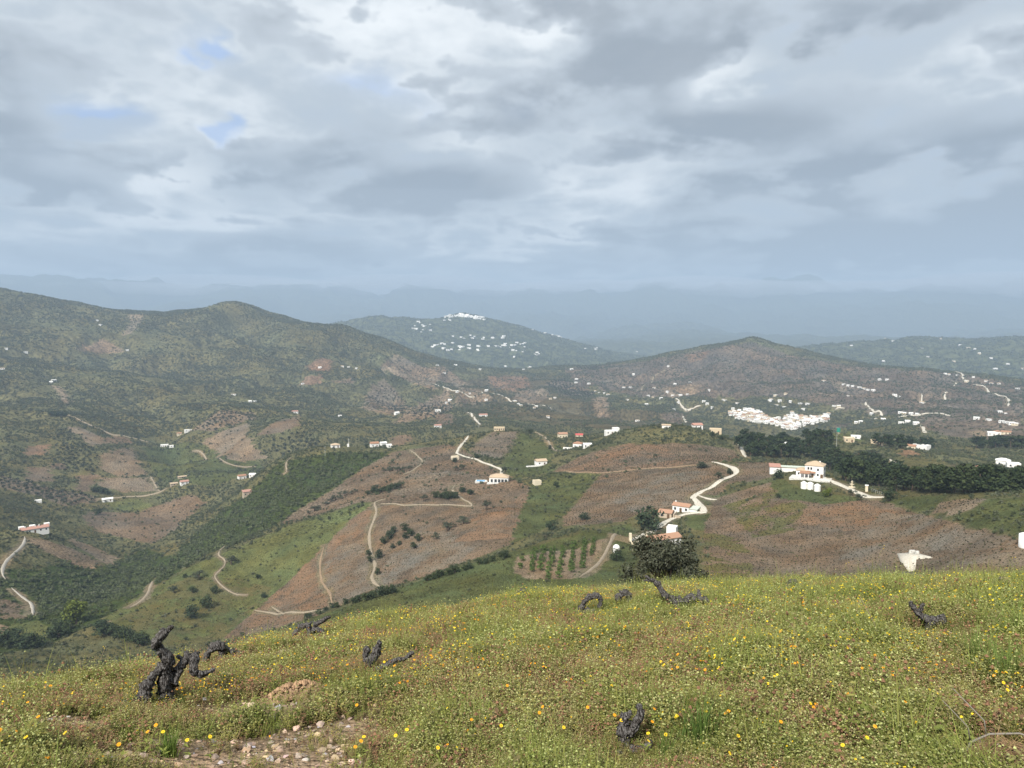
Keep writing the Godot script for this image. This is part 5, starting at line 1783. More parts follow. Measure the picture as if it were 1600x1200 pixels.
# kind, column, row of the foot, nearest, farthest, height, width against height, label, group
const TREES := [
	["round", 1015, 830, 260, 420, 12.0, 1.25, "large round dark tree beside the tumbledown barn", ""],
	["round", 963, 876, 200, 320, 4.6, 1.2, "dark shrubby tree below the well house", ""],
	["olive", 1122, 750, 350, 520, 5.6, 1.1, "lone tree inside the road bend on the vineyard hill", ""],
	["round", 1217, 748, 300, 500, 5.4, 1.1, "dark bushy tree in front of the pink roofed annex", ""],
	["poplar", 1292, 775, 280, 420, 4.6, 1.4, "bright green tree right of the water tanks", ""],
	["olive", 1332, 775, 280, 420, 3.4, 1.2, "grey green tree on the lower side of the drive", ""],
	["olive", 1345, 782, 280, 420, 3.4, 1.3, "grey green bush below the middle of the drive", ""],
	["round", 1390, 783, 280, 420, 6.2, 1.15, "rounded dark pine standing out at the end of the drive", ""],
	["cypress", 1354, 767, 280, 450, 8.0, 1.0, "slim dark cypress behind the gate pillar", ""],
	["round", 1216, 778, 280, 420, 2.6, 1.3, "small round bush left of the grassy terrace below the tanks", ""],
	["poplar", 120, 975, 330, 600, 16.0, 0.95, "tall bright yellow green poplar in the left valley", ""],
	["round", 92, 995, 300, 480, 9.0, 1.5, "broad dense dark tree left of the poplar", ""],
	["round", 153, 804, 500, 1200, 8.5, 1.3, "lone dark tree at the corner of the big brown field", ""],
	["olive", 361, 882, 350, 600, 6.5, 1.2, "grey green tree highest on the bright spur", "trees on the bright green spur"],
	["round", 322, 950, 350, 600, 7.5, 1.2, "largest dark tree low on the bright spur", "trees on the bright green spur"],
	["round", 300, 965, 350, 600, 7.0, 1.3, "dark tree down left of the largest on the bright spur", "trees on the bright green spur"],
	["round", 301, 926, 350, 600, 4.0, 1.2, "round bush beside the bare patch on the bright spur", "trees on the bright green spur"],
	["round", 335, 927, 350, 600, 5.0, 1.2, "round bush above the largest tree on the bright spur", "trees on the bright green spur"],
	["olive", 272, 926, 350, 600, 4.5, 1.4, "grey bush right of the dirt track on the bright spur", "trees on the bright green spur"],
	["olive", 312, 904, 350, 600, 5.0, 1.7, "wide grey thicket on the bright spur", "trees on the bright green spur"],
	["round", 288, 903, 350, 600, 3.0, 1.2, "small bush left of the grey thicket on the spur", "trees on the bright green spur"],
	["round", 281, 889, 350, 600, 3.2, 1.2, "left of the paired bushes at the spur's track end", "trees on the bright green spur"],
	["round", 292, 887, 350, 600, 3.2, 1.2, "right of the paired bushes at the spur's track end", "trees on the bright green spur"],
	["round", 403, 904, 330, 600, 3.4, 1.3, "small dark bush in the middle of the spur's grass", "trees on the bright green spur"],
	["round", 413, 934, 330, 600, 3.4, 1.3, "small dark bush near the red field's lower edge", "trees on the bright green spur"],
	["round", 600, 850, 300, 520, 4.6, 1.2, "leftmost of the dark trees on the ploughed slope", "dark trees on the ploughed slope"],
	["round", 609, 842, 300, 520, 5.4, 1.2, "second of the dark trees on the ploughed slope from the left", "dark trees on the ploughed slope"],
	["round", 615, 833, 300, 520, 4.4, 1.1, "topmost of the left clump on the ploughed slope", "dark trees on the ploughed slope"],
	["round", 632, 829, 300, 520, 4.8, 1.2, "top of the middle clump on the ploughed slope", "dark trees on the ploughed slope"],
	["round", 641, 838, 300, 520, 5.0, 1.3, "low broad tree of the middle clump on the ploughed slope", "dark trees on the ploughed slope"],
	["round", 634, 842, 300, 520, 4.0, 1.2, "left tree of the middle clump on the ploughed slope", "dark trees on the ploughed slope"],
	["round", 653, 846, 300, 520, 4.8, 1.1, "upper tree of the right clump on the ploughed slope", "dark trees on the ploughed slope"],
	["round", 647, 857, 300, 520, 4.2, 1.1, "lower tree of the right clump on the ploughed slope", "dark trees on the ploughed slope"],
	["round", 614, 857, 300, 520, 3.0, 1.2, "small bush between the clumps on the ploughed slope", "dark trees on the ploughed slope"],
	["round", 624, 852, 300, 520, 2.8, 1.3, "smallest bush between the clumps on the ploughed slope", "dark trees on the ploughed slope"],
	["round", 576, 869, 300, 520, 4.2, 1.0, "tree left of the dirt track on the ploughed slope", "dark trees on the ploughed slope"],
	["round", 579, 879, 300, 520, 4.6, 0.9, "tree just below it left of the dirt track", "dark trees on the ploughed slope"],
	["round", 592, 873, 300, 520, 6.0, 0.85, "tallest tree right of the dirt track on the ploughed slope", "dark trees on the ploughed slope"],
	["round", 590, 898, 280, 480, 4.0, 0.9, "lowest tree touching the dirt track", "dark trees on the ploughed slope"],
	["olive", 760, 797, 320, 560, 6.2, 1.1, "round grey tree below the right hand track corner", ""],
	["olive", 662, 783, 330, 560, 4.6, 1.2, "grey bush above the straight dirt track", ""],
	["olive", 682, 842, 300, 480, 4.0, 1.3, "faint grey bush on the lower ploughed slope", ""],
	["olive", 700, 829, 300, 480, 4.6, 2.0, "wide grey thicket on the lower ploughed slope", ""],
	["olive", 725, 818, 300, 480, 4.6, 1.8, "grey thicket under the red bank", ""],
	["round", 870, 762, 330, 560, 4.6, 1.2, "dark bush in the middle of the green slope", ""],
	["round", 914, 812, 280, 460, 4.0, 1.8, "dark hedge clump under the round vineyard hill", ""],
	["round", 862, 828, 270, 420, 5.0, 1.6, "dark clump at the foot of the green slope", ""],
	["olive", 853, 840, 240, 400, 3.0, 1.3, "small grey bush left of the orchard top", ""],
	["round", 1098, 731, 380, 560, 4.0, 2.2, "low dark thicket above the road's upper end", ""],
	["round", 1140, 741, 360, 520, 4.0, 1.0, "bush hugging the inside of the road bend", ""],
	["round", 1112, 681, 450, 760, 4.0, 1.6, "dark bush on the round hill's right brow", ""],
	["round", 1128, 688, 450, 760, 5.0, 1.5, "dark clump above the pine wood's left end", ""],
	["round", 745, 716, 450, 800, 3.6, 1.4, "dark bush beside the concrete road's middle", ""],
	["round", 828, 677, 550, 900, 5.0, 1.8, "dark bush crowning the green bank's top", ""],
	["round", 859, 702, 500, 900, 4.6, 1.0, "dark tree by the track on the green bank", ""],
	["round", 573, 700, 550, 1000, 5.0, 1.0, "dark tree left of the ridge hamlet", ""],
	["round", 572, 716, 500, 900, 5.5, 1.2, "dark blue green tree under the ridge hamlet's wall", ""],
	["round", 710, 722, 430, 800, 4.0, 1.6, "dark bush below the cream shed", ""],
	["olive", 712, 735, 430, 800, 4.4, 1.3, "left of two grey trees below the cream shed", ""],
	["olive", 724, 734, 430, 800, 4.4, 1.3, "right of two grey trees below the cream shed", ""],
	["olive", 790, 738, 430, 760, 5.0, 1.4, "grey tree right of the road above the villa", ""],
]

# belts of trees: kind, from, to, count, nearest, farthest, least and greatest height, spread in rows, label, group
const BELTS := [
	["pine", 1152, 700, 1300, 707, 15, 480, 800, 8, 11, 5.0, "dark pine in the wood above the two storey house", "pines in the hillside wood"],
	["pine", 1168, 713, 1300, 717, 14, 450, 700, 8, 11, 4.0, "dark pine in the wood above the two storey house", "pines in the hillside wood"],
	["pine", 1160, 690, 1232, 692, 8, 520, 900, 8, 10, 4.0, "dark pine in the wood above the two storey house", "pines in the hillside wood"],
	["pine", 1286, 722, 1385, 737, 12, 430, 700, 8, 11, 5.0, "dark pine in the wood right of the two storey house", "pines in the hillside wood"],
	["pine", 1292, 736, 1400, 753, 14, 400, 600, 8, 11, 5.0, "dark pine in the wood right of the two storey house", "pines in the hillside wood"],
	["pine", 1312, 750, 1400, 763, 12, 385, 520, 8, 10.5, 3.0, "dark pine in the wood right of the two storey house", "pines in the hillside wood"],
	["pine", 1395, 766, 1620, 774, 26, 325, 480, 7, 9.5, 3.0, "dark pine in the long belt along the right slope", "pines in the long belt"],
	["pine", 1388, 757, 1620, 763, 24, 370, 520, 7, 9.5, 4.0, "dark pine in the long belt along the right slope", "pines in the long belt"],
	["pine", 1372, 699, 1455, 701, 11, 600, 1000, 8, 10, 3.0, "dark pine in the farther grove behind the white houses", "pines in the farther groves"],
	["pine", 1522, 700, 1612, 700, 14, 700, 1100, 9, 11, 3.0, "dark pine in the flat topped row at the far right", "pines in the far right row"],
	["pine", 1255, 690, 1298, 691, 7, 550, 900, 8, 10, 4.0, "dark pine in the farther grove behind the white houses", "pines in the farther groves"],
	["olive", 1310, 715, 1370, 712, 12, 450, 750, 4, 5.5, 8.0, "grey olive tree on the slope behind the pine wood", "olives behind the pine wood"],
	["round", 575, 772, 625, 764, 11, 380, 640, 3.5, 6, 6.0, "dark tree in the thicket at the head of the ploughed slope", "thicket above the ploughed slope"],
	["round", 680, 776, 712, 779, 6, 360, 640, 3.0, 5, 6.0, "green bush in the patch beside the track's hairpin", "bushes by the hairpin track"],
	["round", 716, 766, 738, 772, 4, 360, 640, 3.0, 4.5, 4.0, "green bush in the patch beside the track's hairpin", "bushes by the hairpin track"],
	["olive", 600, 738, 640, 735, 6, 430, 760, 3.5, 5, 4.0, "grey tree in the hedge across the upper ploughed field", "hedge across the upper field"],
	["olive", 480, 802, 560, 768, 10, 430, 760, 3.0, 5.5, 5.0, "grey bush in the line along the brown strip", "bushes along the brown strip"],
	["round", 148, 768, 172, 773, 5, 700, 1400, 6, 9, 2.0, "dark tree in the row at the foot of the tan fields", "row below the tan fields"],
	["round", 0, 1005, 60, 1015, 8, 250, 480, 5, 9, 8.0, "dark leafy tree in the near left valley thicket", "near left valley thicket"],
	["round", 150, 985, 230, 1010, 9, 280, 520, 5, 8, 6.0, "dark tree along the valley bottom under the bright spur", "trees along the valley bottom"],
	["round", 75, 650, 105, 650, 4, 1000, 1800, 8, 11, 2.0, "dark tree on the left grassy spur's skyline", "trees on the left grassy spur"],
	["round", 470, 962, 620, 925, 14, 190, 330, 2.0, 3.6, 4.0, "dark shrub along the near green bank", "shrubs along the near bank"],
	["round", 660, 910, 800, 868, 12, 190, 330, 2.0, 3.4, 4.0, "dark shrub along the near green bank", "shrubs along the near bank"],
	["olive", 850, 600, 925, 618, 14, 1300, 2600, 5, 7, 4.0, "tiny olive in the far dotted grove", "olives of the far dotted grove"],
]

func build_trees():
	n_bark.seed = 77
	n_bark.frequency = 1.0
	n_bark.fractal_octaves = 3
	bark = mat(lin(0.10, 0.075, 0.055), 1.0, 0.1)
	var models := {
		"round": [tree_model("tree", 11, "round", 620, 0.055, lin(0.040, 0.056, 0.024)), tree_model("tree", 12, "round", 620, 0.055, lin(0.046, 0.062, 0.026)), tree_model("tree", 13, "round", 560, 0.06, lin(0.036, 0.052, 0.026))],
		"olive": [tree_model("tree", 21, "olive", 520, 0.05, lin(0.068, 0.078, 0.048)), tree_model("tree", 22, "olive", 520, 0.05, lin(0.060, 0.070, 0.044))],
		"pine": [tree_model("tree", 31, "pine", 620, 0.055, lin(0.034, 0.050, 0.020)), tree_model("tree", 32, "pine", 620, 0.055, lin(0.042, 0.056, 0.021)), tree_model("tree", 33, "pine", 620, 0.055, lin(0.030, 0.045, 0.020))],
		"poplar": [tree_model("tree", 41, "poplar", 1800, 0.045, lin(0.125, 0.155, 0.03))],
		"cypress": [tree_model("tree", 51, "cypress", 420, 0.04, lin(0.026, 0.040, 0.018))],
		"small": [tree_model("tree", 61, "bush", 160, 0.11, lin(0.085, 0.125, 0.034)), tree_model("tree", 62, "bush", 160, 0.11, lin(0.07, 0.11, 0.03))],
	}
	var names := {"round": "tree", "olive": "olive_tree", "pine": "pine_tree", "poplar": "poplar_tree", "cypress": "cypress_tree", "small": "orchard_tree"}
	for t in TREES:
		var p := where(t[1], t[2], t[3], t[4])
		plant(models[t[0]], names[t[0]], p, t[5], t[6], t[7], "tree", t[8])
	for b in BELTS:
		for i in b[5]:
			var f: float = (i + rng.randf_range(0.2, 0.8)) / float(b[5])
			var p := where(lerpf(b[1], b[3], f) + rng.randf_range(-2, 2), lerpf(b[2], b[4], f) + rng.randf_range(-0.4, 0.4) * b[10], b[6], b[7])
			plant(models[b[0]], names[b[0]], p, rng.randf_range(b[8], b[9]) * (1.2 if b[0] == "pine" else 1.0), rng.randf_range(0.95, 1.3) * (1.15 if b[0] == "pine" else 1.2), b[11], "tree", b[12])
	var rows := [[815, 888, 817, 876, 2], [831, 893, 835, 864, 6], [845, 891, 850, 860, 6], [857, 904, 864, 860, 8], [875, 902, 880, 858, 8], [892, 894, 897, 852, 8], [910, 887, 914, 850, 7], [925, 868, 929, 846, 5]]
	for r in rows:
		for i in r[4]:
			var f: float = i / maxf(r[4] - 1.0, 1.0)
			plant(models.small, names.small, where(lerpf(r[0], r[2], f), lerpf(r[1], r[3], f), 180, 320), rng.randf_range(1.9, 2.8), 0.92, "young green fruit tree in the small orchard rows", "tree", "orchard of young trees")
	for k in models:
		for m in models[k]:
			m.free()

func plant(models: Array, called: String, p: Vector3, h: float, wide: float, label: String, category: String, group: String):
	var src: Node3D = models[rng.randi() % models.size()]
	var o: Node3D = src.duplicate()
	o.name = numbered(called)
	add_child(o)
	o.position = p
	o.rotation.y = rng.randf() * TAU
	o.scale = Vector3(h * wide, h, h * wide)
	tag(o, label, category, group)

# ---------------------------------------------------------------- scrub on the slopes
func build_scrub():
	var shapes := []
	for i in 4:
		var g := RandomNumberGenerator.new()
		g.seed = 500 + i
		var lobes := []
		for q in 5:
			var a := g.randf() * TAU
			var rr := g.randf_range(0.05, 0.32)
			lobes.append([Vector3(cos(a) * rr, g.randf_range(0.18, 0.5), sin(a) * rr), Vector3(0.24, 0.24, 0.24) * g.randf_range(0.8, 1.25)])
		shapes.append(crown_mesh(600 + i, lobes, 70, 0.13, 0.45))
	var m := leaf_material(Color.WHITE, 0.2)
	# from, to, tries, least and greatest size, bias of the patches
	var bands := [[60, 250, 2500, 0.5, 1.4, 0.0], [230, 460, 15000, 0.7, 2.4, 0.0], [460, 900, 52000, 1.1, 3.4, 0.05], [900, 1350, 62000, 1.5, 4.2, 0.05], [1350, 2200, 120000, 2.4, 5.2, 0.1], [2200, 3300, 120000, 3.0, 6.5, 0.15], [3300, 5300, 50000, 6.0, 12.0, 0.2]]
	var sets := [[], [], [], []]
	var cols := [[], [], [], []]
	for b in bands:
		for t in b[2]:
			var az := rng.randf_range(-0.66, 0.66)
			var r := sqrt(lerpf(b[0] * b[0], b[1] * b[1], rng.randf()))
			var x := sin(az) * r
			var z := -cos(az) * r
			var w := woodland(x, z) if r < 3300.0 else 0.7
			var f: float = 0.03 if r < 460.0 else (0.012 if r < 1300.0 else 0.004)
			var patch := n_tint.get_noise_2d(x * f + 300.0, z * f) * 1.5 + n_tint2.get_noise_2d(x * f * 5.0, z * f * 5.0) * 0.5
			if rng.randf() > w + patch * (0.95 if w > 0.3 else w * 1.4) + b[5]:
				continue
			var p := Vector3(x, height(x, z), z)
			if not seen(p, 0.006):
				continue
			var s: float = lerpf(b[3], b[4], pow(rng.randf(), 2.2 if w < 0.9 else 1.3)) * (1.0 if w < 0.9 else 1.25)
			var k := rng.randi() % 4
			var basis := Basis(Vector3.UP, rng.randf() * TAU).scaled(Vector3(s * rng.randf_range(1.0, 1.4), s * rng.randf_range(0.9, 1.25), s * rng.randf_range(1.0, 1.4)))
			sets[k].append(Transform3D(basis, p - Vector3(0, 0.08 * s, 0)))
			var dark := Color(0.058, 0.070, 0.040)
			var grey := Color(0.118, 0.122, 0.084)
			var lush := Color(0.098, 0.122, 0.048)
			var c := dark.lerp(grey, rng.randf() * 0.8).lerp(lush, clampf(rng.randf() * 0.7 + (0.25 if w > 0.9 else -0.15), 0.0, 1.0)) * rng.randf_range(0.75, 1.25)
			cols[k].append(c)
	# tussocks and small herbs on the nearer green slopes
	for t in 46000:
		var az := rng.randf_range(-0.64, 0.64)
		var r := sqrt(lerpf(170.0 * 170.0, 560.0 * 560.0, rng.randf()))
		var x := sin(az) * r
		var z := -cos(az) * r
		var w := woodland(x, z)
		if w < 0.045 and rng.randf() > 0.10:
			continue
		if n_tint2.get_noise_2d(x * 0.08, z * 0.08) + rng.randf_range(-0.4, 0.4) < -0.05:
			continue
		var p := Vector3(x, height(x, z), z)
		if not seen(p, 0.004):
			continue
		var s := rng.randf_range(0.35, 0.95)
		sets[t % 4].append(Transform3D(Basis(Vector3.UP, rng.randf() * TAU).scaled(Vector3(s * 1.4, s * 0.7, s * 1.4)), p))
		cols[t % 4].append(Color(0.075, 0.088, 0.036).lerp(Color(0.135, 0.130, 0.055), rng.randf()) * rng.randf_range(0.7, 1.25))
	for k in 4:
		scatter("hillside_scrub", shapes[k], m, sets[k], cols[k], "green and grey scrub bushes covering the valley slopes", "scrub")
	print("scrub ", sets[0].size() * 4)

# rows of pruned vines on the ploughed slopes, and dotted olive groves
func build_vines_far():
	var g := RandomNumberGenerator.new()
	g.seed = 900
	var vine := crown_mesh(901, [[Vector3(0, 0.28, 0), Vector3(0.28, 0.26, 0.28)], [Vector3(0.12, 0.4, 0.1), Vector3(0.2, 0.16, 0.2)]], 18, 0.22, 0.5)
	var m := leaf_material(Color.WHITE, 0.1)
	var xf := []
	var cols := []
	for q in VINE_PLOTS:
		var line: PackedVector2Array = plot_lines[q[0]]
		var lo := line[0]
		var hi := line[0]
		for p in line:
			lo = lo.min(p)
			hi = hi.max(p)
		var ang: float = q[2]
		var ax := Vector2(cos(ang), sin(ang))
		var ay := Vector2(-ax.y, ax.x)
		var mid := (lo + hi) * 0.5
		var half := (hi - lo).length() * 0.5
		var sp: float = q[1]
		var n := int(half / sp)
		for i in range(-n, n + 1):
			for j in range(-n, n + 1):
				var s: Vector2 = mid + ax * i * sp + ay * j * sp * q[3] + ax * n_tint2.get_noise_2d(j * 0.2, i * 0.05) * 2.0 + ay * n_tint2.get_noise_2d(i * 0.06, j * 0.3 + 20.0) * 1.8
				s += Vector2(rng.randf_range(-0.25, 0.25), rng.randf_range(-0.25, 0.25)) * sp
				if not Geometry2D.is_point_in_polygon(s, line) or rng.randf() < 0.08:
					continue
				var p := Vector3(s.x, height(s.x, s.y), s.y)
				if woodland(s.x, s.y) > 0.09 or not seen(p, 0.004):
					continue
				var k: float = rng.randf_range(0.6, 1.15) * q[4]
				xf.append(Transform3D(Basis(Vector3.UP, rng.randf() * TAU).scaled(Vector3(k, k * 0.9, k)), p))
				cols.append(Color(0.052, 0.043, 0.032).lerp(Color(0.080, 0.080, 0.036), rng.randf() * 0.8) * rng.randf_range(0.7, 1.3))
	scatter("hillside_vines", vine, m, xf, cols, "rows of small pruned vines dotting the brown slopes", "vines")
	print("vines ", xf.size())
	var gx := []
	var gc := []
	for q in GROVES:
		var line := outline(q[0], q[1], 4)
		var lo := line[0]
		var hi := line[0]
		for p in line:
			lo = lo.min(p)
			hi = hi.max(p)
		var sp: float = q[2]
		var y := lo.y
		while y < hi.y:
			var x := lo.x
			while x < hi.x:
				var s := Vector2(x, y) + Vector2(rng.randf_range(-0.2, 0.2), rng.randf_range(-0.2, 0.2)) * sp
				x += sp
				if not Geometry2D.is_point_in_polygon(s, line):
					continue
				var p := Vector3(s.x, height(s.x, s.y), s.y)
				if not seen(p, 0.004):
					continue
				var k: float = rng.randf_range(0.8, 1.2) * q[3]
				gx.append(Transform3D(Basis(Vector3.UP, rng.randf() * TAU).scaled(Vector3(k * 1.3, k, k * 1.3)), p))
				gc.append(Color(0.05, 0.058, 0.038) * rng.randf_range(0.8, 1.25))
			y += sp
	var olive := crown_mesh(950, [[Vector3(0.1, 0.45, 0), Vector3(0.3, 0.3, 0.3)], [Vector3(-0.15, 0.5, 0.15), Vector3(0.3, 0.28, 0.3)], [Vector3(0, 0.55, -0.15), Vector3(0.3, 0.3, 0.3)]], 60, 0.14, 0.4)
	scatter("olive_groves", olive, m, gx, gc, "far groves of dotted olive trees on the pale plots", "olive groves")
	print("groves ", gx.size())

# plot, spacing, bearing of the rows, spacing across over spacing along, size
const VINE_PLOTS := [[4, 1.9, 0.55, 1.6, 0.7], [14, 1.6, 0.3, 1.75, 0.85], [19, 2.3, 0.2, 1.0, 0.7], [20, 1.6, -0.2, 1.6, 0.75], [21, 1.7, 0.35, 1.6, 0.7], [29, 1.9, 0.1, 1.0, 0.75], [43, 3.0, 0.5, 1.0, 0.8], [31, 3.2, 0.3, 1.0, 0.8], [32, 3.2, 0.3, 1.0, 0.8]]
const GROVES := [
	[[80, 690, 100, 668, 140, 700, 155, 712, 150, 740, 110, 740, 78, 732, 90, 705], 800, 9.5, 4.2],
	[[0, 742, 40, 752, 90, 765, 150, 775, 150, 785, 100, 790, 60, 775, 0, 762], 700, 8.5, 4.6],
	[[415, 700, 435, 680, 470, 672, 500, 690, 490, 705, 440, 712], 850, 10.0, 4.8],
	[[852, 600, 880, 592, 930, 615, 920, 622, 880, 618], 1300, 11.0, 5.0],
	[[300, 672, 345, 640, 400, 645, 398, 655, 330, 674], 950, 11.0, 4.2],
	[[575, 625, 600, 600, 640, 630, 630, 648], 1000, 13.0, 4.6],
	[[640, 650, 690, 620, 712, 640, 660, 660], 1000, 13.0, 4.6],
	[[900, 572, 940, 572, 935, 578, 905, 578], 2000, 12.0, 5.0],
]

# ---------------------------------------------------------------- the meadow in front
class Weave:                                    # collects coloured faces
	var v := PackedVector3Array()
	var nn := PackedVector3Array()
	var cc := PackedColorArray()
	var idx := PackedInt32Array()
	func tri(a: Vector3, b: Vector3, c: Vector3, col: Color):
		var k := v.size()
		var n := (c - a).cross(b - a).normalized()
		v.append_array([a, b, c])
		nn.append_array([n, n, n])
		cc.append_array([col, col, col])
		idx.append_array([k, k + 1, k + 2])
	func blade(root: Vector3, dir: Vector3, bend: Vector3, length: float, width: float, col: Color, segs := 3):
		var side := dir.cross(Vector3.UP)
		if side.length() < 0.05:
			side = Vector3.RIGHT
		side = side.normalized() * width
		var p := root
		var d := dir.normalized()
		for i in segs:
			var f0 := 1.0 - float(i) / segs
			var f1 := 1.0 - float(i + 1) / segs
			var q := p + d * length / segs
			tri(p - side * f0, q - side * f1, p + side * f0, col)
			if i < segs - 1:
				tri(p + side * f0, q - side * f1, q + side * f1, col)
			p = q
			d = (d + bend).normalized()
	func leaf(root: Vector3, dir: Vector3, length: float, width: float, col: Color):
		var d := dir.normalized()
		var side := d.cross(Vector3.UP)
		if side.length() < 0.05:
			side = Vector3.RIGHT
		side = side.normalized() * width
		var mid := root + d * length * 0.5 + Vector3(0, -length * 0.06, 0)
		var tip := root + d * length - Vector3(0, length * 0.18, 0)
		tri(root, mid + side, mid - Vector3(0, length * 0.05, 0), col)
		tri(root, mid - Vector3(0, length * 0.05, 0), mid - side, col)
		tri(mid + side, tip, mid - Vector3(0, length * 0.05, 0), col)
		tri(mid - side, mid - Vector3(0, length * 0.05, 0), tip, col)
	func bobble(c: Vector3, r: float, col: Color):
		var p := [Vector3(0, r * 1.1, 0), Vector3(r, 0, 0), Vector3(0, 0, r), Vector3(-r, 0, 0), Vector3(0, 0, -r), Vector3(0, -r * 0.8, 0)]
		for i in 4:
			var a: Vector3 = p[1 + i]
			var b: Vector3 = p[1 + (i + 1) % 4]
			tri(c + p[0], c + a, c + b, col)
			tri(c + p[5], c + b, c + a, col * 0.8)
	func daisy(c: Vector3, up: Vector3, r: float, petal: Color, heart: Color, n := 9):
		var x := up.cross(Vector3(0.3, 0.1, 0.9)).normalized()
		var z := up.cross(x)
		for i in n:
			var a := TAU * i / n
			var b := TAU * (i + 0.9) / n
			var m := (a + b) * 0.5
			var pa := c + (x * cos(a) + z * sin(a)) * r * 0.8 + up * r * 0.12
			var pb := c + (x * cos(b) + z * sin(b)) * r * 0.8 + up * r * 0.12
			var pm := c + (x * cos(m) + z * sin(m)) * r + up * r * 0.06
			tri(c, pa, pm, petal)
			tri(c, pm, pb, petal)
		for i in 5:
			var a := TAU * i / 5.0
			var b := TAU * (i + 1) / 5.0
			tri(c + up * r * 0.28, c + (x * cos(a) + z * sin(a)) * r * 0.36 + up * r * 0.1, c + (x * cos(b) + z * sin(b)) * r * 0.36 + up * r * 0.1, heart)

func woven(w: Weave) -> ArrayMesh:
	return surface(w.v, w.nn, w.idx, w.cc)

func rand_dir(g: RandomNumberGenerator, lean: float) -> Vector3:
	var a := g.randf() * TAU
	return Vector3(cos(a) * lean, 1.0, sin(a) * lean).normalized()

func grass_tuft(seed_: int, blades: int, h: float, w: float, lean: float, c0: Color, c1: Color) -> ArrayMesh:
	var g := RandomNumberGenerator.new()
	g.seed = seed_
	var o := Weave.new()
	for i in blades:
		var d := rand_dir(g, g.randf() * lean)
		var root := Vector3(g.randfn() * 0.02, -0.01, g.randfn() * 0.02) * (h / 0.16)
		o.blade(root, d, Vector3(d.x, -0.18, d.z) * g.randf_range(0.1, 0.55), h * g.randf_range(0.5, 1.15), w * g.randf_range(0.6, 1.3), c0.lerp(c1, g.randf()), 4)
	return woven(o)

func herb(seed_: int, stems: int, h: float, leaf: float, c0: Color, c1: Color) -> ArrayMesh:
	var g := RandomNumberGenerator.new()
	g.seed = seed_
	var o := Weave.new()
	for s in stems:
		var d := rand_dir(g, g.randf_range(0.1, 0.7))
		var hh := h * g.randf_range(0.6, 1.1)
		o.blade(Vector3(0, -0.01, 0), d, Vector3(d.x, 0, d.z) * 0.1, hh, 0.0018, c1, 3)
		for k in 9:
			var f := (k + 0.6) / 9.0
			var a := g.randf() * TAU
			o.leaf(d * hh * f, Vector3(cos(a), g.randf_range(0.1, 0.9), sin(a)), leaf * g.randf_range(0.6, 1.2), leaf * g.randf_range(0.22, 0.4), c0.lerp(c1, g.randf()))
	return woven(o)

func seed_heads(seed_: int, stems: int, h: float, r: float, stem: Color, head: Color) -> ArrayMesh:
	var g := RandomNumberGenerator.new()
	g.seed = seed_
	var o := Weave.new()
	for s in stems:
		var d := rand_dir(g, g.randf_range(0.05, 0.75))
		var hh := h * g.randf_range(0.45, 1.1)
		o.blade(Vector3(0, -0.01, 0), d, Vector3(d.x, 0.0, d.z) * 0.08, hh, 0.0016, stem, 3)
		var p := d * hh * 0.97
		o.bobble(p, r * g.randf_range(0.7, 1.25), head * g.randf_range(0.75, 1.15))
		for k in 2:
			var a := g.randf() * TAU
			o.leaf(d * hh * g.randf_range(0.2, 0.7), Vector3(cos(a), 0.4, sin(a)), 0.03, 0.006, stem)
	return woven(o)

func flower_plant(seed_: int, stems: int, h: float, r: float, petal: Color, heart: Color) -> ArrayMesh:
	var g := RandomNumberGenerator.new()
	g.seed = seed_
	var o := Weave.new()
	for s in stems:
		var d := rand_dir(g, g.randf_range(0.05, 0.5))
		var hh := h * g.randf_range(0.7, 1.1)
		o.blade(Vector3(0, -0.01, 0), d, Vector3(d.x, 0, d.z) * 0.05, hh, 0.0018, Color(0.10, 0.13, 0.035), 3)
		var up := (d + Vector3(g.randfn() * 0.25, 0.2, 0.25 + g.randfn() * 0.25)).normalized()
		o.daisy(d * hh, up, r * g.randf_range(0.75, 1.2), petal * g.randf_range(0.85, 1.1), heart)
		for k in 4:
			var a := g.randf() * TAU
			o.leaf(d * hh * g.randf_range(0.1, 0.8), Vector3(cos(a), 0.5, sin(a)), 0.035, 0.006, Color(0.10, 0.135, 0.04))
	return woven(o)

const LEAF_FRESH := Color(0.165, 0.190, 0.045)
const LEAF_MID := Color(0.122, 0.142, 0.037)
const LEAF_OLIVE := Color(0.205, 0.182, 0.056)
const STRAW := Color(0.30, 0.235, 0.125)
const PALE := Color(0.36, 0.36, 0.15)
const YELLOW := Color(0.78, 0.56, 0.035)
const ORANGE := Color(0.78, 0.34, 0.02)

func build_foreground():
	build_meadow_plants()
	build_old_vines()
	build_stones()
	build_clumps()
	build_brow_olive()

func standing(x: float, z: float, turn: float, s: float, lean := 0.12) -> Transform3D:
	var up := Vector3(rng.randfn() * lean, 1.0, rng.randfn() * lean).normalized()
	var b := Basis(Vector3.UP, turn)
	b = Basis(Quaternion(Vector3.UP, up)) * b
	return Transform3D(b.scaled(Vector3(s, s, s)), Vector3(x, near_height(x, z), z))

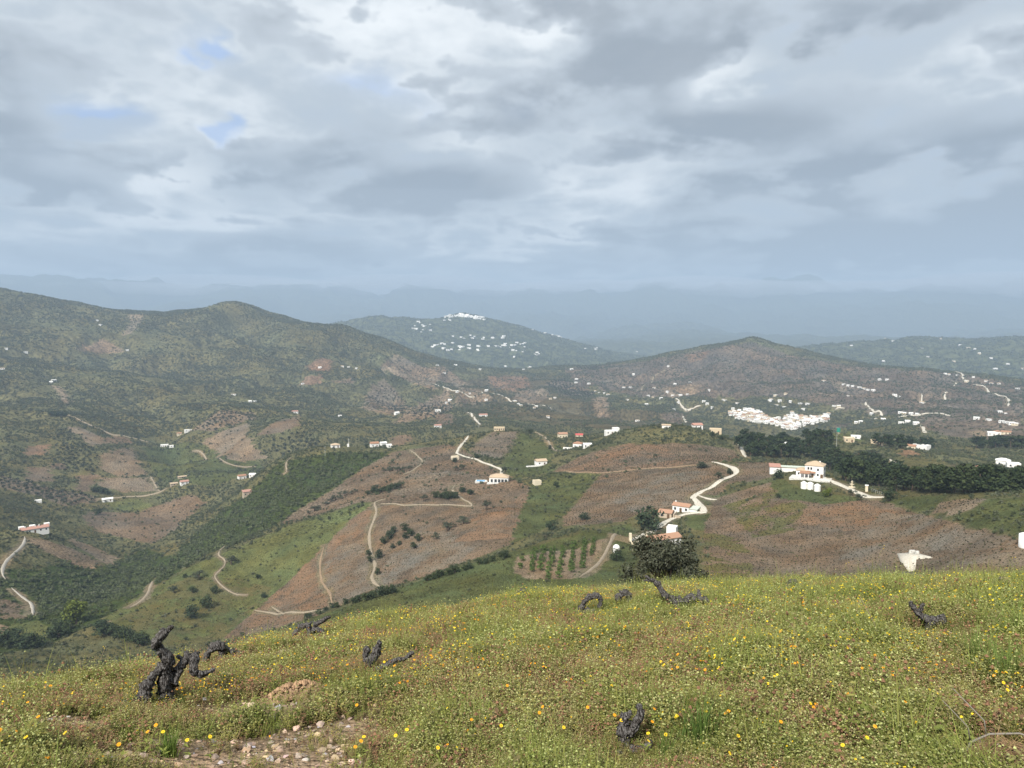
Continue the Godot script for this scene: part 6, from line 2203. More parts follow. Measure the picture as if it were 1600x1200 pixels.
func build_meadow_plants():
	var m := leaf_material(Color.WHITE, 0.35)
	var kinds := {
		"fresh": [grass_tuft(1, 14, 0.16, 0.0019, 0.8, LEAF_FRESH, LEAF_MID), grass_tuft(2, 12, 0.21, 0.0018, 0.7, LEAF_FRESH, LEAF_OLIVE)],
		"herb": [herb(3, 6, 0.13, 0.016, LEAF_FRESH, LEAF_MID), herb(4, 7, 0.10, 0.013, LEAF_MID, LEAF_OLIVE), herb(5, 5, 0.16, 0.018, LEAF_FRESH, LEAF_OLIVE)],
		"heads": [seed_heads(6, 8, 0.17, 0.0048, LEAF_OLIVE, PALE), seed_heads(7, 8, 0.14, 0.0044, LEAF_MID, Color(0.30, 0.31, 0.12)), seed_heads(8, 8, 0.18, 0.0042, Color(0.19, 0.16, 0.07), Color(0.34, 0.27, 0.15))],
		"dry": [grass_tuft(9, 9, 0.15, 0.0022, 1.1, STRAW, Color(0.20, 0.13, 0.07)), seed_heads(10, 6, 0.13, 0.007, Color(0.16, 0.10, 0.055), Color(0.22, 0.12, 0.07))],
		"bloom": [flower_plant(11, 2, 0.18, 0.0098, YELLOW, Color(0.55, 0.28, 0.02)), flower_plant(12, 3, 0.17, 0.0088, YELLOW, Color(0.6, 0.34, 0.02)), flower_plant(13, 2, 0.15, 0.0105, ORANGE, Color(0.40, 0.14, 0.02))],
	}
	var xf := {}
	var cols := {}
	for k in kinds:
		for i in kinds[k].size():
			xf[k + str(i)] = []
			cols[k + str(i)] = []
	var stock_feet := []
	for s in STOCKS:
		var q := near_spot(s[1], s[2])
		stock_feet.append(q + Vector3(-q.x, 0, -q.z).normalized() * 0.2)
	# nearest, farthest, plants per square metre
	var rings := [[1.6, 4.2, 2500.0], [4.2, 7.0, 1350.0], [7.0, 11.0, 640.0], [11.0, 17.5, 280.0]]
	for ring in rings:
		var area: float = 1.35 * (ring[1] * ring[1] - ring[0] * ring[0])
		for i in int(area * ring[2]):
			var az := rng.randf_range(-1.35, 1.35)
			var r := sqrt(lerpf(ring[0] * ring[0], ring[1] * ring[1], rng.randf()))
			var x := sin(az) * r
			var z := -cos(az) * r
			# the meadow goes on past the edges of the view
			var over := absf(x) + z * 0.74
			if over > 0.3 and (over > 3.6 or rng.randf() < 0.4):
				continue
			var bare := bareness(x, z)
			if rng.randf() < bare * 0.92:
				continue
			var wet := n_tint.get_noise_2d(x * 0.45 + 7.0, z * 0.45) + n_tint2.get_noise_2d(x * 1.7, z * 1.7) * 0.6 + clampf(x / 14.0, -0.35, 0.4)
			var gold := n_tint2.get_noise_2d(x * 0.6 + 50.0, z * 0.6) + clampf((r - 6.0) / 9.0, -0.2, 0.45)
			var u := rng.randf()
			var kind := "fresh"
			if u < (0.012 if r < 5.0 else 0.04) + maxf(gold, 0.0) * (0.05 if r < 5.0 else 0.18):
				kind = "bloom"
			elif u < 0.40:
				kind = "heads"
			elif u < 0.40 + clampf(0.22 - wet * 0.55, 0.03, 0.45):
				kind = "dry"
			elif u < 0.80:
				kind = "herb"
			var n := rng.randi() % int(kinds[kind].size())
			if kind == "bloom":
				n = 2 if rng.randf() < (0.28 if r < 6.0 else 0.15) else rng.randi() % 2
			var s := rng.randf_range(0.65, 1.25) * (1.0 + clampf(wet, -0.5, 0.6) * 0.55) * (0.8 if r < 4.0 else 1.0) * (1.0 - bare * 0.45)
			if kind == "bloom":
				s *= 0.66 if r < 5.0 else 0.78
			elif kind == "fresh" and wet > 0.25 and rng.randf() < 0.35:
				s *= rng.randf_range(1.3, 1.9)
			elif kind == "heads" and rng.randf() < 0.05:
				s *= rng.randf_range(1.2, 1.5)
			elif kind == "dry" and rng.randf() < 0.12:
				s *= rng.randf_range(1.3, 1.8)
			for st in stock_feet:
				var dd := Vector2(x - st.x, z - st.z).length()
				if dd < 0.55:
					s *= lerpf(0.4, 1.0, dd / 0.55)
			var key := kind + str(n)
			xf[key].append(standing(x, z, rng.randf() * TAU, s))
			var q := rng.randf_range(0.72, 1.25)
			cols[key].append(Color(q * (1.0 - wet * 0.12), q, q * (1.0 - wet * 0.1)))
	var labels := {"fresh": ["meadow_grass", "green grass blades growing all over the near hilltop", "grass"], "herb": ["meadow_herbs", "leafy green herbs mixed through the near meadow", "herbs"], "heads": ["seed_heads", "pale green seed heads on thin stems across the meadow", "weeds"], "dry": ["dry_grass", "brown dry grass and stalks among the meadow plants", "dry grass"], "bloom": ["meadow_flowers", "countless small yellow and orange flowers across the meadow", "flowers"]}
	var total := 0
	for k in kinds:
		for i in kinds[k].size():
			scatter(labels[k][0], kinds[k][i], m, xf[k + str(i)], cols[k + str(i)], labels[k][1], labels[k][2])
			total += xf[k + str(i)].size()
	print("meadow ", total)
	# the nearest flowers, one by one
	var spots := [[255, 1172, 0], [10, 1158, 1], [30, 1160, 1], [40, 1173, 0], [115, 1180, 0], [300, 1172, 0], [330, 1170, 0], [228, 1165, 1], [238, 1164, 1], [195, 1183, 1], [62, 1150, 1], [145, 1158, 1], [573, 1190, 1], [560, 1190, 1], [563, 1177, 0], [690, 1198, 0], [618, 1177, 0], [633, 1175, 0], [596, 1045, 0], [621, 1050, 1], [653, 1044, 1], [541, 1042, 1], [557, 1126, 1], [740, 1143, 1], [780, 1157, 0], [790, 1087, 1], [753, 1062, 0], [850, 1128, 1], [912, 1070, 0], [928, 1072, 0], [951, 1084, 0], [1020, 1134, 1], [953, 1139, 1], [876, 1154, 0], [843, 1130, 1], [1015, 1173, 0], [1034, 1168, 0], [1006, 1171, 0], [1056, 1146, 0], [1096, 1131, 0], [1100, 1116, 0], [1085, 1058, 1], [1097, 1065, 1], [1035, 1050, 0], [1118, 1057, 0], [1163, 1064, 0], [1172, 1062, 0], [1189, 1077, 1], [1203, 1075, 0], [1268, 1121, 1], [1290, 1128, 1], [1277, 1114, 1], [1326, 1026, 0], [1227, 1158, 1], [1307, 1191, 0], [1344, 1181, 0], [1430, 1146, 0], [1420, 1121, 1], [1371, 1035, 1], [1340, 1065, 1], [1495, 926, 0], [1500, 924, 0], [1553, 1069, 0], [1570, 1073, 0], [1561, 1085, 0], [1564, 1102, 0], [1357, 1165, 1], [1316, 1101, 1], [1354, 1055, 1], [1237, 1049, 1], [1217, 1046, 1], [1205, 1074, 1], [1020, 1145, 1], [965, 1152, 0], [920, 1122, 1], [1145, 1200, 0], [1150, 1170, 0], [1260, 1117, 0]]
	var fl := [["yellow", flower_plant(71, 1, 0.16, 0.0155, YELLOW, Color(0.6, 0.34, 0.02))], ["orange", flower_plant(72, 1, 0.14, 0.0165, ORANGE, Color(0.40, 0.14, 0.02))]]
	for s in spots:
		var p := near_spot(s[0], s[1] + 22)
		var g := RandomNumberGenerator.new()
		g.seed = s[0] * 7 + s[1]
		var o := thing("wildflower", p, g.randf() * TAU)
		var hh := 0.15 * g.randf_range(0.85, 1.2)
		var st := Weave.new()
		var d := rand_dir(g, 0.15)
		st.blade(Vector3(0, -0.02, 0), d, Vector3.ZERO, hh + 0.02, 0.0018, LEAF_MID, 3)
		put("stem", woven(st), m, o)
		var lf := Weave.new()
		for k in 5:
			var a := g.randf() * TAU
			lf.leaf(d * hh * g.randf_range(0.1, 0.7), Vector3(cos(a), 0.5, sin(a)), 0.04, 0.007, LEAF_FRESH)
		put("leaves", woven(lf), m, o)
		var fh := Weave.new()
		fh.daisy(d * hh, Vector3(g.randfn() * 0.3, 0.8, 0.4 + g.randfn() * 0.2).normalized().rotated(Vector3.UP, -o.rotation.y), 0.0105, YELLOW if s[2] == 0 else ORANGE, Color(0.55, 0.28, 0.02), 12)
		put("flower_head", woven(fh), m, o)
		tag(o, "single %s daisy like flower standing above the near meadow weeds" % ("bright yellow" if s[2] == 0 else "deep orange"), "flower", "larger %s flowers" % ("yellow" if s[2] == 0 else "orange"))

# ---------------------------------------------------------------- old vine stocks
# label, foot column and row, arms of [column, row, depth offset m, radius in columns]
const STOCKS := [
	["large gnarled vine stock with one tall raised arm and sprawling limbs", 255, 1100, [
		[[262, 1112, 0.0, 15], [260, 1088, 0.0, 15], [258, 1064, 0.0, 14], [262, 1044, 0.0, 12], [264, 1030, 0.0, 10], [259, 1016, 0.0, 9], [250, 1004, 0.0, 9], [249, 994, 0.02, 10], [255, 986, 0.02, 9], [263, 983, 0.02, 7], [268, 977, 0.02, 5], [273, 973, 0.02, 3]],
		[[226, 1098, 0.05, 10], [229, 1080, 0.05, 12], [233, 1062, 0.04, 12], [242, 1050, 0.02, 11], [254, 1043, 0.0, 10], [264, 1040, 0.0, 8]],
		[[268, 1072, 0.0, 12], [278, 1056, -0.03, 10], [288, 1042, -0.05, 9], [296, 1036, -0.05, 9], [302, 1042, -0.03, 9], [300, 1054, 0.0, 8], [306, 1062, 0.0, 8], [318, 1064, 0.0, 6], [331, 1058, 0.0, 3]],
		[[232, 1092, 0.06, 7], [216, 1084, 0.06, 6], [204, 1080, 0.06, 5], [192, 1080, 0.06, 3]],
		[[222, 1104, 0.08, 9], [206, 1102, 0.1, 8], [194, 1107, 0.1, 6], [178, 1102, 0.1, 4]]]],
	["dark low vine stock just right of the large gnarled one", 345, 1032, [
		[[322, 1032, 0.0, 5], [326, 1018, 0.0, 7], [336, 1007, 0.0, 9], [346, 1008, 0.0, 9], [348, 1020, 0.0, 8], [346, 1034, 0.0, 8]],
		[[348, 1016, 0.0, 7], [358, 1016, 0.0, 6], [366, 1022, 0.0, 5], [376, 1026, 0.0, 3]]]],
	["black arched vine stock standing against the red field", 487, 998, [
		[[458, 996, 0.0, 4], [464, 984, 0.0, 5], [472, 976, 0.0, 6], [481, 975, 0.0, 6], [484, 984, 0.0, 6], [483, 1000, 0.0, 6]],
		[[489, 1000, 0.0, 6], [490, 984, 0.0, 7], [494, 974, 0.0, 6], [504, 970, 0.0, 5], [512, 966, 0.0, 4], [516, 964, 0.0, 2]],
		[[491, 982, 0.02, 5], [500, 984, 0.04, 5], [507, 990, 0.05, 4]]]],
	["forked dark vine stock with a side limb in mid meadow", 585, 1048, [
		[[576, 1052, 0.0, 10], [576, 1034, 0.0, 10], [572, 1020, 0.0, 9], [576, 1008, 0.0, 6]],
		[[580, 1036, 0.0, 9], [588, 1018, 0.0, 9], [592, 1006, 0.0, 8], [594, 1000, 0.0, 5]],
		[[580, 1046, 0.04, 7], [600, 1038, 0.04, 6], [618, 1030, 0.04, 6], [630, 1030, 0.04, 5], [638, 1024, 0.04, 5], [645, 1018, 0.04, 3]]]],
	["low hooped vine stock left of the small dark lump", 920, 962, [
		[[902, 962, 0.0, 5], [908, 950, 0.0, 6], [914, 938, 0.0, 6], [922, 931, 0.0, 6], [932, 929, 0.0, 6], [938, 936, 0.0, 5], [936, 948, 0.0, 5]],
		[[906, 956, 0.0, 6], [918, 954, 0.0, 5], [930, 956, 0.0, 4]]]],
	["small dark vine lump left of the horizontal stock", 975, 945, [
		[[966, 944, 0.0, 6], [967, 932, 0.0, 6], [974, 925, 0.0, 6], [982, 928, 0.0, 6], [984, 940, 0.0, 6]]]],
	["long horizontal weathered vine stock with raised neck below the olive", 1060, 955, [
		[[1008, 901, 0.0, 2.5], [1018, 907, 0.0, 4], [1027, 913, 0.0, 5.5], [1033, 923, 0.0, 7], [1041, 933, 0.0, 9], [1053, 939, 0.0, 10.5], [1067, 938, 0.0, 11], [1081, 934, 0.0, 11], [1094, 932, 0.0, 9.5], [1102, 936, 0.0, 7.5], [1104, 947, 0.0, 6], [1103, 960, 0.0, 6]],
		[[1056, 940, 0.0, 9], [1059, 952, 0.0, 8], [1058, 966, 0.0, 8]],
		[[1020, 908, 0.0, 2.5], [1012, 909, 0.0, 2], [1006, 908, 0.0, 1.5]]]],
	["grey lichened vine stump sunk in weeds at the bottom", 985, 1172, [
		[[972, 1178, 0.0, 16], [975, 1156, 0.0, 15], [974, 1138, 0.0, 11], [976, 1122, 0.0, 8], [986, 1112, 0.0, 6]],
		[[980, 1150, 0.0, 12], [992, 1132, 0.0, 10], [1000, 1112, 0.0, 8], [994, 1100, 0.0, 5]],
		[[984, 1166, 0.04, 12], [1004, 1162, 0.05, 9], [1018, 1150, 0.05, 5]],
		[[975, 1172, 0.05, 12], [958, 1174, 0.06, 9], [946, 1168, 0.06, 5]]]],
	["silver streaked vine stump with two horns on the right", 1452, 985, [
		[[1425, 944, 0.0, 3], [1429, 952, 0.0, 5], [1436, 961, 0.0, 7], [1446, 967, 0.0, 8.5], [1458, 969, 0.0, 8.5], [1468, 965, 0.0, 8], [1472, 956, 0.0, 5]],
		[[1438, 962, 0.0, 5], [1440, 952, 0.0, 4], [1442, 944, 0.0, 2]],
		[[1450, 966, 0.0, 9], [1452, 990, 0.0, 9]]]],
	["small dark stub on the brow left of centre right", 1236, 926, [
		[[1232, 928, 0.0, 7], [1233, 915, 0.0, 7], [1238, 907, 0.0, 6], [1243, 914, 0.0, 5], [1243, 924, 0.0, 5]]]],
	["spindly dark vine stub on the left brow", 95, 1054, [
		[[78, 1052, 0.0, 4], [90, 1046, 0.0, 5], [102, 1044, 0.0, 5], [108, 1034, 0.0, 4], [110, 1024, 0.0, 2]],
		[[96, 1046, 0.0, 5], [97, 1058, 0.0, 5]]]],
	["black sprawling vine on the brow below the concrete apron", 1432, 908, [
		[[1410, 900, 0.0, 3], [1422, 896, 0.0, 5], [1436, 899, 0.0, 6], [1448, 894, 0.0, 4], [1454, 889, 0.0, 2]],
		[[1432, 898, 0.0, 6], [1433, 912, 0.0, 6]]]],
	["small dark vine lump on the brow left of the hooped stock", 811, 940, [
		[[806, 938, 0.0, 5], [810, 927, 0.0, 5], [817, 922, 0.0, 5], [821, 930, 0.0, 4], [822, 938, 0.0, 4]]]],
	["dark stub on the brow near the right edge", 1560, 922, [
		[[1552, 918, 0.0, 4], [1558, 906, 0.0, 5], [1566, 904, 0.0, 5], [1569, 914, 0.0, 5], [1568, 922, 0.0, 5]]]],
]

func build_old_vines():
	var m := mat(Color.WHITE, 1.0, 0.1)
	m.albedo_texture = noise_picture(512, 0.03, 6, 811, [[0.0, lin(0.014, 0.012, 0.011)], [0.40, lin(0.028, 0.024, 0.022)], [0.54, lin(0.055, 0.049, 0.046)], [0.60, lin(0.24, 0.235, 0.23)], [0.66, lin(0.34, 0.335, 0.33)], [0.72, lin(0.06, 0.054, 0.05)], [1.0, lin(0.15, 0.14, 0.13)]])
	m.uv1_triplanar = true
	m.uv1_scale = Vector3(7.0, 2.0, 7.0)
	m.heightmap_enabled = true
	m.heightmap_texture = noise_picture(512, 0.05, 5, 812, [[0.0, Color.BLACK], [1.0, Color.WHITE]])
	m.heightmap_scale = 0.4
	var seed_ := 0
	for s in STOCKS:
		seed_ += 1
		var foot := near_spot(s[1], s[2])
		var r := Vector2(foot.x, foot.z).length()
		var to_foot := foot - Vector3(0, EYE, 0)
		var k := to_foot.dot(Vector3(0, -sin(pitch), -cos(pitch))) / FOCAL
		var o := thing("vine_stock", foot, atan2(-foot.x, -foot.z) + PI)
		o.rotation.y = -atan2(foot.x, -foot.z)
		tag(o, s[0], "vine stock", "old vine stocks in the meadow")
		var first := true
		for arm in s[3]:
			var path := []
			var ctl := []
			for a in arm:
				ctl.append([Vector3((a[0] - s[1]) * k, (s[2] - a[1]) * k * 0.97, a[2]), a[3] * k * 0.64])
			var g := RandomNumberGenerator.new()
			g.seed = seed_ * 31 + arm.size()
			for i in ctl.size() - 1:
				var p0: Vector3 = ctl[maxi(i - 1, 0)][0]
				var p1: Vector3 = ctl[i][0]
				var p2: Vector3 = ctl[i + 1][0]
				var p3: Vector3 = ctl[mini(i + 2, ctl.size() - 1)][0]
				for q in 5:
					var f := q / 5.0
					var wob := Vector3(g.randfn(), g.randfn(), g.randfn()) * 0.0038 * (k / 0.006)
					path.append([p1.cubic_interpolate(p2, p0, p3, f) + wob, lerpf(ctl[i][1], ctl[i + 1][1], f) * (1.0 + 0.55 * n_bark.get_noise_2d(i * 1.6 + q * 0.5, seed_ * 5.0))])
			path.append([ctl[-1][0], ctl[-1][1] * 0.8])
			var limb := put("trunk" if first else "arm", limb_mesh([path], 22, 0.46, seed_), m, o)
			# pruned spurs and knots along the limb
			for q in 1 + path.size() / 11:
				var i: int = g.randi_range(path.size() / 4, path.size() - 2)
				var rad: float = path[i][1]
				var d := Vector3(g.randfn(), absf(g.randfn()) * 0.8 + 0.2, g.randfn()).normalized()
				var ln := rad * g.randf_range(1.5, 2.5)
				put("spur", limb_mesh([[[path[i][0], rad * 0.8], [path[i][0] + d * ln * 0.55, rad * g.randf_range(0.45, 0.65)], [path[i][0] + d * ln + Vector3(g.randfn(), g.randfn(), g.randfn()) * rad * 0.3, rad * g.randf_range(0.15, 0.4)]]], 12, 0.5, seed_ + q), m, limb)
			first = false

# ---------------------------------------------------------------- stones, earth heaps
func stone_mesh(seed_: int, flat: float) -> ArrayMesh:
	var g := RandomNumberGenerator.new()
	g.seed = seed_
	var pts := []
	for i in 16:
		var d := Vector3(g.randfn(), g.randfn(), g.randfn()).normalized()
		pts.append(Vector3(d.x * g.randf_range(0.75, 1.0), d.y * flat * g.randf_range(0.7, 1.0), d.z * g.randf_range(0.6, 0.9)))
	var st := SurfaceTool.new()
	st.begin(Mesh.PRIMITIVE_TRIANGLES)
	st.set_smooth_group(-1)
	# convex hull by brute force
	for i in pts.size():
		for j in range(i + 1, pts.size()):
			for k in range(j + 1, pts.size()):
				var n: Vector3 = (pts[j] - pts[i]).cross(pts[k] - pts[i])
				if n.length() < 1e-5:
					continue
				var side := 0
				for q in pts.size():
					if q == i or q == j or q == k:
						continue
					var s := n.dot(pts[q] - pts[i])
					side |= 1 if s > 0.0 else 2
				if side == 1:
					for v in [pts[i], pts[j], pts[k]]: st.add_vertex(v)
				elif side == 2:
					for v in [pts[i], pts[k], pts[j]]: st.add_vertex(v)
	st.generate_normals()
	return st.commit()

func rock_material(c: Color, seed_: int) -> StandardMaterial3D:
	var m := mat(Color.WHITE, 0.95, 0.2)
	m.vertex_color_use_as_albedo = true
	m.albedo_texture = noise_picture(256, 0.03, 5, seed_, [[0.0, c.darkened(0.35)], [0.5, c], [1.0, c.lightened(0.15)]])
	m.uv1_triplanar = true
	m.uv1_scale = Vector3(1.3, 1.3, 1.3)
	return m

func build_stones():
	var shapes := []
	for i in 6:
		shapes.append(stone_mesh(700 + i, [0.3, 0.4, 0.18, 0.55, 0.22, 0.35][i]))
	var mats := [rock_material(lin(0.50, 0.39, 0.27), 821), rock_material(lin(0.38, 0.31, 0.25), 822), rock_material(lin(0.40, 0.39, 0.39), 823)]
	# the stones one can pick out: column, row, half length, material, label
	var list := [
		[392, 1104, 0.062, 0, "angular tan stone largest beside the crumbled earth heap"], [380, 1110, 0.045, 0, "tan stone left of the largest one by the heap"],
		[435, 1108, 0.04, 2, "grey slab right below the crumbled earth heap"], [428, 1126, 0.04, 2, "lower grey slab below the crumbled earth heap"],
		[385, 1070, 0.035, 2, "grey stone on the grass right of the large vine"], [288, 1122, 0.05, 1, "brown stone under the large vine's right arm"],
		[11, 1136, 0.03, 1, "flat brown stone at the left edge"], [470, 1183, 0.055, 1, "pointed brown stone at the bottom left of centre"],
		[443, 1022, 0.075, 0, "pale tan rock on the slope above the earth heap"], [230, 1138, 0.03, 1, "pale flat stone in the left weeds"],
		[662, 1128, 0.04, 2, "light grey pitted stone in the dry grass"], [325, 1142, 0.03, 0, "tan chip at the gravel's upper left"],
		[423, 1187, 0.03, 2, "grey chip at the bottom of the gravel"], [395, 1147, 0.035, 1, "brown chip in the middle of the gravel"]]
	for s in list:
		var p := near_spot(s[0], s[1])
		var o := put("stone", shapes[int(s[0]) % 6], mats[s[3]], null, p + Vector3(0, s[2] * 0.15, 0))
		o.rotation.y = s[0] * 0.37
		o.scale = Vector3.ONE * s[2]
		tag(o, s[4], "stone", "stones on the bare earth")
	var xf := [[], [], [], [], [], []]
	var cols := [[], [], [], [], [], []]
	var n := 0
	while n < 16000:
		n += 1
		var az := rng.randf_range(-0.66, 0.66)
		var r := sqrt(lerpf(2.0 * 2.0, 9.5 * 9.5, pow(rng.randf(), 1.3)))
		var x := sin(az) * r
		var z := -cos(az) * r
		var b := bareness(x, z)
		if rng.randf() > b * 1.1 + 0.03:
			continue
		var k := rng.randi() % 6
		var s := 0.006 + 0.030 * pow(rng.randf(), 3.0)
		var basis := Basis.from_euler(Vector3(rng.randfn() * 0.25, rng.randf() * TAU, rng.randfn() * 0.25)).scaled(Vector3.ONE * s)
		xf[k].append(Transform3D(basis, Vector3(x, near_height(x, z) + s * 0.15, z)))
		var q := rng.randf_range(0.6, 1.25)
		cols[k].append(Color(q, q * rng.randf_range(0.88, 1.0), q * rng.randf_range(0.8, 1.05)))
	for k in 6:
		scatter("gravel", shapes[k], mats[[0, 1, 2, 0, 1, 0][k]], xf[k], cols[k], "shaly tan and grey gravel on the bare patches", "gravel")
	# crumbled earth heap and straw heap
	earth_heap("earth_heap", 462, 1092, 0.30, 0.16, 0.10, lin(0.27, 0.175, 0.105), "crumbled reddish earth heap beside the bare stony patch", "earth heap")
	earth_heap("straw_heap", 1585, 1205, 0.32, 0.22, 0.11, lin(0.16, 0.095, 0.055), "brown heap of rotted straw in the bottom right corner", "straw heap")

func earth_heap(called: String, px: float, py: float, w: float, d: float, h: float, c: Color, label: String, category: String):
	var p := near_spot(px, py)
	var o := thing(called, p, -atan2(p.x, -p.z))
	tag(o, label, category)
	var n := 56
	var v := PackedVector3Array()
	var idx := PackedInt32Array()
	var st := SurfaceTool.new()
	st.begin(Mesh.PRIMITIVE_TRIANGLES)
	for j in n + 1:
		for i in n + 1:
			var x := (i / float(n) * 2.0 - 1.0)
			var z := (j / float(n) * 2.0 - 1.0)
			var rr := sqrt(x * x + z * z) + n_bark.get_noise_2d(x * 2.0 + px, z * 2.0) * 0.28
			var y := h * smoothstep(1.0, 0.15, rr)
			y += (absf(n_bark.get_noise_2d(x * 6.0, z * 6.0 + px)) * 0.045 + n_bark.get_noise_2d(x * 17.0, z * 17.0) * 0.014) * smoothstep(1.0, 0.6, rr)
			var lp := Vector3(x * w, 0, z * d).rotated(Vector3.UP, o.rotation.y)
			st.add_vertex(Vector3(x * w, near_height(p.x + lp.x, p.z + lp.z) - p.y + y - 0.02, z * d))
	for j in n:
		for i in n:
			var a := j * (n + 1) + i
			for q in [a, a + 1, a + n + 1, a + 1, a + n + 2, a + n + 1]:
				st.add_index(q)
	st.generate_normals()
	var m := mat(Color.WHITE, 1.0, 0.1)
	m.albedo_texture = noise_picture(256, 0.04, 5, int(px), [[0.0, c.darkened(0.5)], [0.5, c], [0.8, c.lightened(0.2)], [1.0, c.lightened(0.35)]])
	m.uv1_triplanar = true
	m.uv1_scale = Vector3(3, 3, 3)
	put("heap", st.commit(), m, o)
	var g := RandomNumberGenerator.new()
	g.seed = int(px)
	var wv := Weave.new()
	var clod := Weave.new()
	for i in 260:
		var x := g.randfn() * 0.42
		var z := g.randfn() * 0.42
		if x * x + z * z > 0.9:
			continue
		var y := h * smoothstep(1.0, 0.15, sqrt(x * x + z * z)) + 0.01
		var lp := Vector3(x * w, 0, z * d).rotated(Vector3.UP, o.rotation.y)
		y += near_height(p.x + lp.x, p.z + lp.z) - p.y
		if called == "straw_heap":
			var dd := Vector3(g.randfn(), g.randf_range(-0.05, 0.3), g.randfn()).normalized()
			wv.blade(Vector3(x * w, y, z * d), dd, Vector3(0, -0.1, 0), g.randf_range(0.05, 0.16), 0.0022, Color(0.30, 0.19, 0.10) * g.randf_range(0.5, 1.2), 2)
		else:
			clod.bobble(Vector3(x * w, y, z * d), g.randf_range(0.006, 0.02), Color(0.33, 0.215, 0.13) * g.randf_range(0.6, 1.2))
	if called == "straw_heap":
		put("straw", woven(wv), leaf_material(Color.WHITE, 0.1), o)
	else:
		put("clods", woven(clod), leaf_material(Color.WHITE, 0.0), o)

# ---------------------------------------------------------------- clumps one can pick out
func build_clumps():
	var m := leaf_material(Color.WHITE, 0.35)
	var clumps := [
		[1092, 1178, 170, 0.33, 0.0042, 0.5, Color(0.085, 0.135, 0.03), Color(0.06, 0.10, 0.025), "tall dark green grass clump right of the grey stump"],
		[265, 1182, 130, 0.16, 0.0034, 0.6, Color(0.13, 0.19, 0.04), Color(0.10, 0.15, 0.035), "bright green grass clump on the lower left"],
		[352, 1072, 130, 0.19, 0.0036, 0.8, Color(0.10, 0.15, 0.035), Color(0.08, 0.12, 0.03), "green grass clump right of the large vine"],
		[1575, 1075, 220, 0.36, 0.0042, 0.7, Color(0.14, 0.19, 0.05), Color(0.10, 0.15, 0.04), "tall light green grass stand at the right edge"],
		[1535, 1045, 200, 0.34, 0.0042, 0.8, Color(0.13, 0.18, 0.045), Color(0.10, 0.14, 0.035), "green grass stand just left of the right edge one"],
		[1590, 1010, 200, 0.38, 0.0044, 0.8, Color(0.13, 0.18, 0.045), Color(0.10, 0.14, 0.035), "grass stand farther up the right edge"],
		[1490, 1025, 130, 0.26, 0.003, 0.8, Color(0.12, 0.16, 0.04), Color(0.10, 0.13, 0.035), "loose grass stand below the two horned stump"],
		[1040, 1190, 60, 0.22, 0.003, 0.6, Color(0.10, 0.15, 0.035), Color(0.08, 0.12, 0.03), "grass clump at the bottom between stump and tall clump"],
		[1420, 1190, 50, 0.20, 0.003, 0.9, Color(0.11, 0.16, 0.035), Color(0.09, 0.13, 0.03), "arching grass clump at the bottom right"],
		[780, 1010, 50, 0.22, 0.003, 0.8, Color(0.12, 0.16, 0.04), Color(0.10, 0.13, 0.03), "green grass clump in the middle of the meadow"],
		[200, 1105, 60, 0.12, 0.0026, 0.9, Color(0.11, 0.155, 0.04), Color(0.09, 0.13, 0.03), "short green grass clump left of the large vine's foot"],
	]
	for c in clumps:
		var p := near_spot(c[0], c[1])
		var o := put("grass_clump", grass_tuft(int(c[0]), c[2], c[3], c[4], c[5], c[6], c[7]), m, null, p)
		tag(o, c[8], "grass clump", "grass clumps in the meadow")
	var broad := [[1385, 1185], [1400, 1160], [1330, 1170], [1430, 1178], [1460, 1190], [1370, 1150], [1345, 1195], [1300, 1150], [1285, 1185], [1490, 1170], [1410, 1200], [1320, 1140]]
	for i in broad.size():
		var p := near_spot(broad[i][0], broad[i][1])
		var g := RandomNumberGenerator.new()
		g.seed = 40 + i
		var o := thing("broadleaf_weed", p, g.randf() * TAU)
		var st := Weave.new()
		for k in 9:
			var d := rand_dir(g, g.randf_range(0.3, 1.1))
			var hh := g.randf_range(0.06, 0.15)
			st.blade(Vector3(0, -0.01, 0), d, Vector3(0, -0.02, 0), hh, 0.002, LEAF_MID, 2)
			var lw := Weave.new()
			var tip := d * hh * 0.97
			var nrm := (Vector3.UP + Vector3(d.x, 0, d.z) * 0.4 + Vector3(g.randfn(), 0, g.randfn()) * 0.3).normalized()
			var x := nrm.cross(Vector3(0.2, 0.1, 0.9)).normalized()
			var z := nrm.cross(x)
			var rr := g.randf_range(0.016, 0.03)
			var col := LEAF_FRESH.lerp(LEAF_MID, g.randf()) * g.randf_range(0.8, 1.15)
			for q in 10:
				var a := TAU * q / 10.0
				var b := TAU * (q + 1) / 10.0
				var ra := rr * (1.0 if q % 2 == 0 else 0.8)
				var rb := rr * (0.8 if q % 2 == 0 else 1.0)
				lw.tri(tip, tip + (x * cos(a) + z * sin(a)) * ra + nrm * rr * 0.22, tip + (x * cos(b) + z * sin(b)) * rb + nrm * rr * 0.22, col)
			put("leaf", woven(lw), m, o)
		put("stems", woven(st), m, o)
		tag(o, "low broad leaved green weed near the bottom right straw heap", "weed", "broad leaved weeds at the bottom right")
	# bare stalks standing above the brow, and a fallen branch
	var stalks := [[142, 1050, 160, 1008, "pale bare stalk leaning over the left brow"], [1352, 925, 1372, 858, "tall thin weed stalk against the vine slope"], [1300, 920, 1318, 880, "thin weed stalk left of the tall one on the brow"], [1508, 918, 1552, 884, "grey twig slanting over the right brow"], [1383, 1020, 1350, 950, "dark arching stem on the right meadow"], [1110, 915, 1118, 892, "thin stalk behind the horizontal stock"], [1265, 915, 1258, 893, "thin stalk on the brow right of the small stub"], [1595, 915, 1588, 880, "flower stalk at the right end of the brow"], [60, 1060, 52, 1032, "thin stalk at the left end of the brow"], [400, 1000, 408, 975, "thin stalk above the brow right of the low stock"]]
